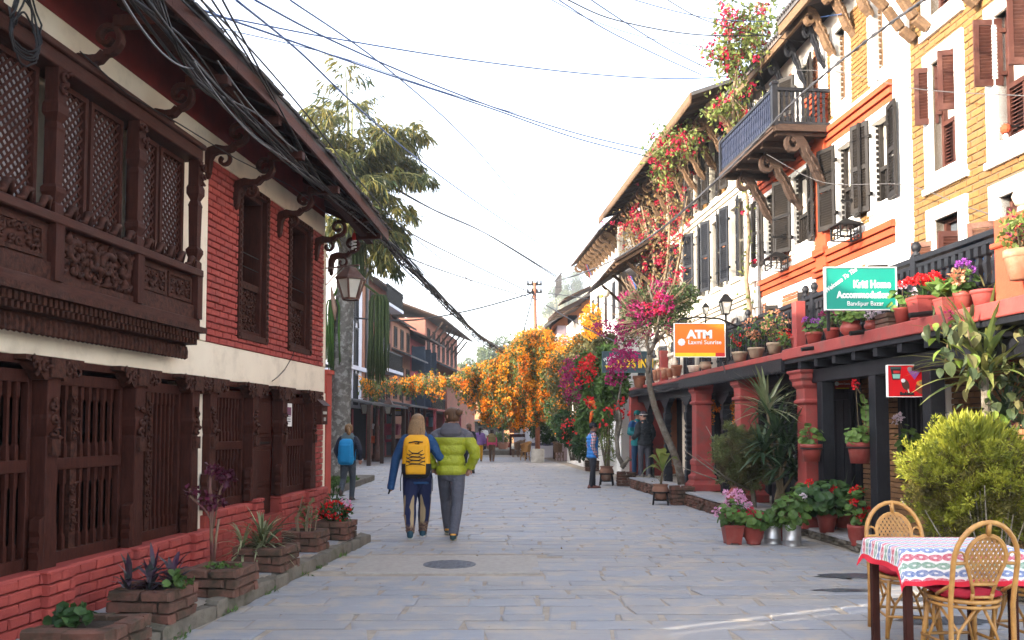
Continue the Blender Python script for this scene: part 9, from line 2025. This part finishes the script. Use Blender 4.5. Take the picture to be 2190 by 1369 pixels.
t,M,w_,h_=msign('green board lettered in white between the palm and the walking woman',735,744,902,922,40,cm('board_green',(.01,.14,.08))); tx(t,M,w_,h_,.5,.3,'REST',.3,WH); tx(t,M,w_,h_,.5,.7,'cafe',.3,WH)
t,M,w_,h_=msign('dark hanging board with lines of yellow writing behind the café chairs',833,860,871,889,47,cm('board_black',(.03,.05,.05)))
for k,c in enumerate((MT['redfl'],YE,WH,WH)): strip(t,M,w_,h_,.08,.92,.08+.22*k,.2+.22*k,c,'text_line')
mb=MB(); a=at_y(796,912,44); mb.add([at_y(793,913,44),at_y(801,906,44),at_y(801,918,44.05),at_y(794,919,44.05)],[(0,1,2,3)]); 
for px,py,s,lab in ((785,915,(6,20),'narrow white banner hung under the shop canopy'),(786,868,(7,24),'tilted white banner by the street lamp'),(797,912,(8,11),'tilted white paper hung from a red post')):
    a=at_y(px-s[0]/2,py+s[1]/2,43.5); b=at_y(px+s[0]/2,py-s[1]/2,43.5); mb=MB(); mb.box(a.x,b.x,43.48,43.52,a.z,b.z); solo(mb,'banner',cm('banner_white',(.6,.6,.62)),tuple(a),lab,'banner','white banners along the left shopfronts')
def street_lamp(px,py0,py1,y,lab,arms=1):
    b=Vector((at_y(px,HOR,y).x,y,0)); t=thing('street_lamp',lab,'street lamp',tuple(b),'ornate street lamps on the left side'); z1=HC+(HOR-py1)*y/FPX
    mb=MB(); mb.smooth=True; mb.lathe([(.24,0),(.24,.25),(.14,.4),(.17,.55),(.10,.8),(.09,z1*.45),(.14,z1*.47),(.14,z1*.5),(.07,z1*.55),(.065,z1-.5),(.1,z1-.45),(.05,z1-.35),(.04,z1)],12,b); part(mb,'shaft',rust,t)
    for s in ((-1,1) if arms>1 else (-1,)):
        c=b+Vector((s*.55,-.1,z1-1.0)); mb=MB(); mb.tube([b+Vector((0,0,z1-.3)),b+Vector((s*.3,-.05,z1-.1)),c+Vector((0,0,.75))],.03,6); part(mb,'arm',rust,t); lantern(c,.26,.75,rust,frost,t)
street_lamp(806,940,840,40.5,'rust-red lamp post with twin lanterns by the flower stand',2); street_lamp(861,930,848,50,'slender lamp post with one lantern between the couple')
# clipped trees and pots down the street
for px,py,r,y,lab in ((1050,897,.62,62,'round clipped green tree in a pot, the left of the distant pair'),(1076,900,.66,60,'round clipped dark tree in a pot, the right of the distant pair')):
    p=at_y(px,py,y); t=thing('clipped_tree',lab,'tree',(p.x,y,0)); mb=MB(); P=blob(1800,p,(r,r,r*1.05),.6); leaves(mb,P,.16,.07,rdir(1800,.3)); part(mb,'crown',MT['dgreen'] if px>1060 else MT['green'],t); mb=MB(); mb.tube([(p.x,y,.3),(p.x,y,p.z-.3)],.06,6); part(mb,'trunk',MT['bark'],t); mb=MB(); mb.lathe([(.28,0),(.4,.55),(.35,.55),(.001,.5)],14,(p.x,y,0)); part(mb,'pot',MT['tpot'],t)
GPf='red pots on the low step beyond the lilac woman'
for i,px in enumerate((1066,1077,1088)):
    p=gnd(px,957); h_=.42; t=pot('flower',.26,h_,p,MT['rpot'],('leftmost red pot on the step beyond the two women','middle red pot on the step beyond the two women','rightmost red pot on the step beyond the two women')[i],GPf); mb=MB(); leaves(mb,blob(160,p+Vector((0,0,.75)),(.42,.35,.4),.2),.22,.1,rdir(160,.3)); o=plant('potted_plant',('leafy plant in the leftmost pot of the step','leafy plant in the middle pot of the step','leafy plant in the rightmost pot of the step')[i],'plant',tuple(p)); part(mb,'foliage',MT['green'],o)
for i,(px,py) in enumerate(((1096,922),(1105,922),(1125,922))):
    y=50; p=at_y(px,py+4,y); t=pot('flower',.24,.5,p,MT['tpot'],('terracotta pot of red geraniums at the left of the far shelf','terracotta pot second on the far shelf','terracotta pot at the right of the far shelf')[i],'terracotta pots on the far shelf'); mb=MB(); o=plant('potted_plant',('red-flowered plant at the left of the far shelf','green plant second on the far shelf','green plant at the right of the far shelf')[i],'plant',tuple(p)); leaves(mb,blob(200,p+Vector((0,0,.9)),(.45,.4,.5),.2),.2,.12,rdir(200,.2)); part(mb,'foliage',MT['green'],o)
    if i==0: mb=MB(); petals(mb,blob(9,p+Vector((-.2,-.2,.9)),(.3,.2,.5)),.12,9,.1); part(mb,'flower',MT['redfl'],o)
a=at_y(1090,929,50); b=at_y(1132,935,50); mb=MB(); mb.box(a.x,b.x,49.7,50.4,b.z,a.z+.02); mb.box(a.x,a.x+.1,49.8,50.3,0,b.z); mb.box(b.x-.1,b.x,49.8,50.3,0,b.z); solo(mb,'plant_shelf',MT['wood'],(a.x,50,0),'dark wooden shelf carrying terracotta pots behind the maroon tables','shelf')
mb=MB(); a=gnd(1045,962); mb.box(a.x,a.x+3.2,50.5,54,0,.25); solo(mb,'stone_step',MT['kerb'],(a.x,52,0),kind='structure')
b=gnd(1042,955); t=thing('counter','orange-fronted wooden counter below the sunlit house','counter',tuple(b)); mb=MB(T(*b)); mb.box(-.35,.35,-.3,.3,0,1.0); mb.box(-.45,.45,-.36,.36,1.0,1.06); part(mb,'cabinet',cm('orange_wood',(.55,.20,.04)),t)
# stall clutter in front of the left shops
for px,py,y,w_,h_,c,lab in ((797,945,44,.5,.35,(.5,.3,.02),'yellow and green crate under the flower stand'),(800,940,43,.4,.35,(.6,.09,.02),'orange bucket beside the flower stand'),(835,918,46,1.0,.6,(.22,.03,.05),'maroon covered bundle behind the café chairs')):
    p=at_y(px,py,y); mb=MB(); mb.smooth=False; mb.rings([[(p.x+sx*w_/2*k,y+sy*w_/2*k,p.z-h_/2+h_*f) for sx,sy in ((-1,-1),(1,-1),(1,1),(-1,1))] for k,f in ((.85,0),(1,.75),(.9,.95),(.2,1))]); solo(mb,'crate' if 'crate' in lab else 'bucket' if 'bucket' in lab else 'bundle',cm('stall_'+lab[:6],c),tuple(p),lab,'crate' if 'crate' in lab else 'bucket' if 'bucket' in lab else 'bundle')
p=at_y(826,900,45); 
# far trees on the hills
def ftree(lab,px,pyt,pyb,wpx,y,m,n,L,conif=False):
    a=at_y(px,pyt,y); b=at_y(px,pyb,y); r=wpx*y/FPX/2; t=thing('hill_tree',lab,'tree',(a.x,y,max(0,b.z-2)),'trees beyond the street'); mb=MB(); mb.tube([(a.x,y,b.z-3),(a.x,y,(a.z+b.z)/2)],[.5,.2],6); part(mb,'trunk',MT['bark'],t); mb=MB(); h=(a.z-b.z)/2
    P=np.concatenate([blob(n//8,(a.x+nr.uniform(-.55,.55)*r,y+nr.uniform(-.5,.5)*r,b.z+h+nr.uniform(-.6,.6)*h),(r*.5,r*.5,h*.42),.4) for _ in range(8)]); leaves(mb,P,L,L*.6,rdir(len(P),.2)); part(mb,'crown',m,t)
MT['fart']=leafmat('far_leaf',(.09,.13,.045),(.15,.18,.06),.25,sc=.12,c3=(.05,.08,.035))
for i,(px,a_,b_,w_,y,n) in enumerate(((1065,705,800,84,170,3000),(1035,740,800,40,175,1200),(1010,765,800,46,190,1200),(985,772,800,36,195,900),(1100,735,800,40,180,1000),(1225,562,650,44,330,1500),(1208,585,660,40,330,1300),(1190,610,670,40,335,1300),(1174,640,690,34,335,900),(1240,575,650,40,340,1200),(1215,610,690,50,325,1500))):
    ftree(('tall rounded yellow-green tree over the end of the street','dark tree left of the tall rounded tree','low dark tree over the gabled roof','lowest dark tree at the left of the far group','dark tree right of the tall rounded tree','topmost tree on the hill crest','tree on the crest left of the topmost one','tree halfway down the hill crest','lowest tree on the left of the hill','tree on the crest partly behind the eave','broad tree below the hill crest')[i],px,a_,b_,w_,y,MT['fart'],n,.045*math.sqrt(w_*40/n)*y/60+.4)
# ================================================================ cables
def sag(a,b,s,n=18): a,b=Vector(a),Vector(b); return [a.lerp(b,i/n)-Vector((0,0,s*4*(i/n)*(1-i/n))) for i in range(n+1)]
def cable(lab,pts,r,m,group='overhead cables crossing the street'):
    mb=MB(); mb.smooth=True; mb.tube(pts,r,5); p=pts[len(pts)//2]; return solo(mb,'cable',m,tuple(p),lab,'cable',group)
def pc(*pts): return [at_y(*p) for p in pts]
def smooth(P,n=6):
    P=[Vector(p) for p in P]; out=[]
    for i in range(len(P)-1):
        a,b,c,d=P[max(i-1,0)],P[i],P[i+1],P[min(i+2,len(P)-1)]
        for k in range(n):
            t=k/n; out.append(.5*((2*b)+(c-a)*t+(2*a-5*b+4*c-d)*t*t+(3*b-a-3*c+d)*t**3))
    return out+[P[-1]]
CB=MT['bcable']; CK=MT['cable']; CG=MT['gcable']
cable('dark blue cable sweeping from upper left to the brick house eave on the right',smooth(pc((200,0,9),(480,38,11),(700,80,13),(1000,128,15),(1280,160,17),(1480,168,18),(1690,150,17))),.012,CB)
cable('pale blue cable sagging from the top centre-left towards the right eave, upper of two',smooth(pc((545,0,10),(700,82,12),(900,170,15),(1080,238,17),(1250,290,19),(1390,322,20))),.014,CB)
cable('pale blue cable sagging towards the right eave, lower of two',smooth(pc((400,10,9),(600,80,11),(830,160,14),(1050,232,17),(1230,295,19),(1385,335,20))),.014,CB)
cable('thin blue cable falling steeply past the palm crown to the far hill',smooth(pc((505,0,12),(640,110,15),(760,225,18),(900,345,24),(1060,460,32),(1230,570,40))),.02,CB)
cable('dark cable dipping from top right centre to the flowering eave',smooth(pc((1215,0,12),(1300,38,13),(1420,65,14),(1520,76,14.5),(1640,76,15))),.010,CK)
cable('blue cable slanting down to the right eave, left of a parallel pair',smooth(pc((1180,-10,11),(1290,60,13),(1400,115,15),(1500,160,16))),.009,CB)
cable('blue cable slanting down to the right eave, right of a parallel pair',smooth(pc((1235,-20,11),(1340,50,13),(1430,105,15),(1510,145,16))),.009,CB)
cable('thin pale cable crossing above the flowering eave at top right',smooth(pc((1340,-5,12),(1460,28,13),(1560,44,14),(1690,44,14.5),(1800,30,13))),.007,CB)
cable('thin pale cable almost level at the top right',smooth(pc((1180,0,11),(1270,45,13),(1380,80,14),(1500,100,15))),.006,CB)
tw=smooth(pc((1990,-10,9),(1850,90,10.5),(1700,215,12.2),(1560,360,14.5),(1400,500,18),(1270,575,24),(1160,610,38)),8)
mb=MB(); mb.smooth=True
for k in range(3):
    P=[]
    L=0
    for i,p in enumerate(tw): 
        if i: L+=(tw[i]-tw[i-1]).length
        a=L*26/1.0*.5+k*2.094; P.append(p+Vector((.013*math.cos(a),0,.013*math.sin(a))))
    mb.tube(P,.0115,5)
solo(mb,'twisted_cable',mat('grey_black_cable',(.055,.055,.06),(.04,.04,.045),10,.5),tuple(tw[20]),'thick twisted grey cable slanting down in front of the balcony','cable')
for i,(a,b,c) in enumerate((((1146,632),(1000,560),(880,500)),((1146,640),(1010,600),(860,545)),((1200,600),(1040,500),(910,440)),((1190,590),(1050,505),(930,450)))):
    cable(('pale far cable from the pole to the palm, highest of four','pale far cable from the pole to the palm, lowest of four','pale far cable passing right of the palm, upper middle of four','pale far cable passing right of the palm, lower middle of four')[i],smooth(pc((*a,38),(*b,33),(*c,26),(c[0]-130,c[1]-75,24.3))),.024,CG,'thin pale cables beyond the palm')
cable('black cable running level from the palm tassels up to the pole',smooth(pc((690,672,30),(860,686,33),(1000,665,36),(1135,628,38.6))),.032,CK)
cable('black guy wire slanting down left from the pole top',[PT+Vector((0,0,-.3)),at_y(1118,715,38.6)],.03,CK)
cable('black cable from the pole down to the right awning',smooth(pc((1146,640,38.7),(1250,700,30),(1340,740,24))),.022,CK)
cable('thin dark cable from the pole top towards the right row',smooth(pc((1146,625,38.7),(1260,640,30),(1420,690,22),(1560,700,17))),.015,CK)
cable('thin brown cable crossing the yellow and white fronts',smooth(pc((1700,150,14.5),(1800,155,13),(1960,190,11),(2190,205,8.8))),.006,CG)
cable('thin brown cable drooping across the brown windows',smooth(pc((1640,330,14.6),(1760,390,13),(1930,395,11),(2060,440,9.6),(2140,465,8.9))),.006,CG)
for i,P in enumerate((((230,0,9),(470,60,11),(720,120,14),(960,200,17),(1180,262,19),(1390,300,20)),((430,0,10),(540,110,12),(660,250,14),(780,400,17),(900,520,22),(1060,640,38)),((1420,-5,12),(1500,40,13),(1600,70,14),(1720,90,14.5)),((620,0,14),(820,140,18),(1000,300,24),(1130,450,32),(1230,555,40)))):
    cable(('thin pale blue cable from the left eave towards the far right eave','thin dark cable falling from top left past the palm to the vine','thin dark cable over the flowering eave at the top right','thin pale cable slanting across the middle of the sky')[i],smooth(pc(*P)),(.008,.014,.007,.016)[i],(CB,CK,CK,CB)[i])
# bundle along the left eave and down to the vine
t=thing('cable_bundle','thick tangled bundle of black cables from the left eave down to the orange vine','cable bundle',tuple(at_y(830,500,12.5)))
main=pc((250,-40,5.2),(420,130,6.9),(560,275,8.6),(690,390,10.6),(790,480,12.6),(870,560,15),(960,655,20),(1030,725,28),(1078,752,38))
for k in range(16):
    q=[Vector(p)+Vector((rnd.gauss(0,.05),rnd.gauss(0,.05),rnd.gauss(0,.07))) for p in main]
    if k<6: q[0:3]=[Vector(p) for p in pc((330+k*26,-30,6.2),(470+k*14,90+k*6,7.6),(590+k*8,240+k*10,9.2))]
    elif k<11: q[0:2]=[Vector(p) for p in pc((260+k*8,-20,5.6),(420,90+k*9,7.0))]
    mb=MB(); mb.smooth=True; mb.tube(smooth(q,5),.0095 if k<12 else .013,5); part(mb,'strand',(CK,CG)[1] if k in(7,8,9) else CK,t)
mb=MB(); mb.smooth=True; sm=smooth(main,10)
for i in range(34,78):
    p=sm[i]
    for _ in range(2):
        d=Vector((rnd.uniform(-.09,.09),rnd.uniform(-.05,.05),rnd.uniform(-.25,.05)))*(1 if i>45 else .5); mb.tube([p,p+d*.6+Vector((.04,0,0)),p+d,p+d*.4+Vector((-.05,0,-.02)),p],.010,4)
part(mb,'tangle',mat('brown_cable',(.04,.025,.022),None,8,.7),t,kind='stuff')
for k,(a,s_) in enumerate((((600,330,9.2),.12),((655,335,9.8),.1),((420,145,7.0),.15),((690,400,10.5),.12))):
    mb=MB(); mb.tube(sag(at_y(*a),at_y(a[0]-190,a[1]-205,a[2]-2.6),s_),.008,5); part(mb,'slack_loop',CG,t)
# coil hanging at top left and cable on the wall
u,z=LF.at(50,40,.34); t=thing('cable_coil','loose coil of black cable hanging at the top left of the carved bay','cable',tuple(LF.w(u,.36,z)))
for k in range(5):
    mb=MB(); mb.smooth=True; a=rnd.uniform(.10,.15); b=rnd.uniform(.14,.24); mb.tube([LF.w(u+a*math.cos(q)+rnd.uniform(-.02,.02),.36+.02*math.sin(q*2),z-.03*k+b*math.sin(q)) for q in np.linspace(0,2*PI,20)],.007,5); part(mb,'loop',CK,t)
cable('thin black cable strung along the plaster band under the left eave',[LF.w(lu(px),.33,LF.z(px,py,.33)) for px,py in ((60,30),(170,130),(300,205),(430,285),(560,350),(690,450))],.006,CK,'thin cables on the left house')
cable('thin cable drooping on the plaster band under the small windows',[LF.w(lu(px),.02,LF.z(px,py,.02)) for px,py in ((628,730),(622,760),(605,790),(590,806),(578,815))],.005,CK,'thin cables on the left house')
for k,(P) in enumerate((((1545,775),(1560,820),(1590,845),(1618,835),(1620,815)),((1660,800),(1690,830),(1725,832),(1750,815)),((1390,830),(1420,838),(1440,830)))):
    cable(('loop of grey cable hanging before the red columns','slack grey cable between the near red column and the valance','short slack cable under the far valance')[k],smooth([at_y(x,y,(15.5,14.2,19)[k]) for x,y in P]),.010,CG,'slack cables under the terraces')
# roof of foliage debris: fallen petals and crumbs on the paving
mb=MB(); n=420; P=np.column_stack([nr.uniform(-2.6,4.2,n),nr.uniform(5.3,34,n),np.full(n,.006)]); leaves(mb,P,.035,.02,np.column_stack([nr.normal(size=n),nr.normal(size=n),np.zeros(n)]),N=np.tile((0,0,1.),(n,1)),fold=.05,jit=.8); solo(mb,'fallen_petals',MT['dry'],(0,10,0),kind='stuff')
# ================================================================ haze
hz=MB(); hz.box(-420,420,-60,920,-3,130)
hm_=bpy.data.materials.new('haze'); hm_.use_nodes=True; n_=hm_.node_tree.nodes; n_.remove(n_['Principled BSDF'])
pv=n_.new('ShaderNodeVolumePrincipled'); pv.inputs['Color'].default_value=(.93,.95,1,1); pv.inputs['Density'].default_value=.0009; pv.inputs['Anisotropy'].default_value=.3
hm_.node_tree.links.new(pv.outputs[0],n_['Material Output'].inputs['Volume'])
solo(hz,'haze',hm_,(0,0,0),kind='stuff')
S.cycles.volume_bounces=0; S.cycles.volume_max_steps=32
print('objects',len(bpy.data.objects))
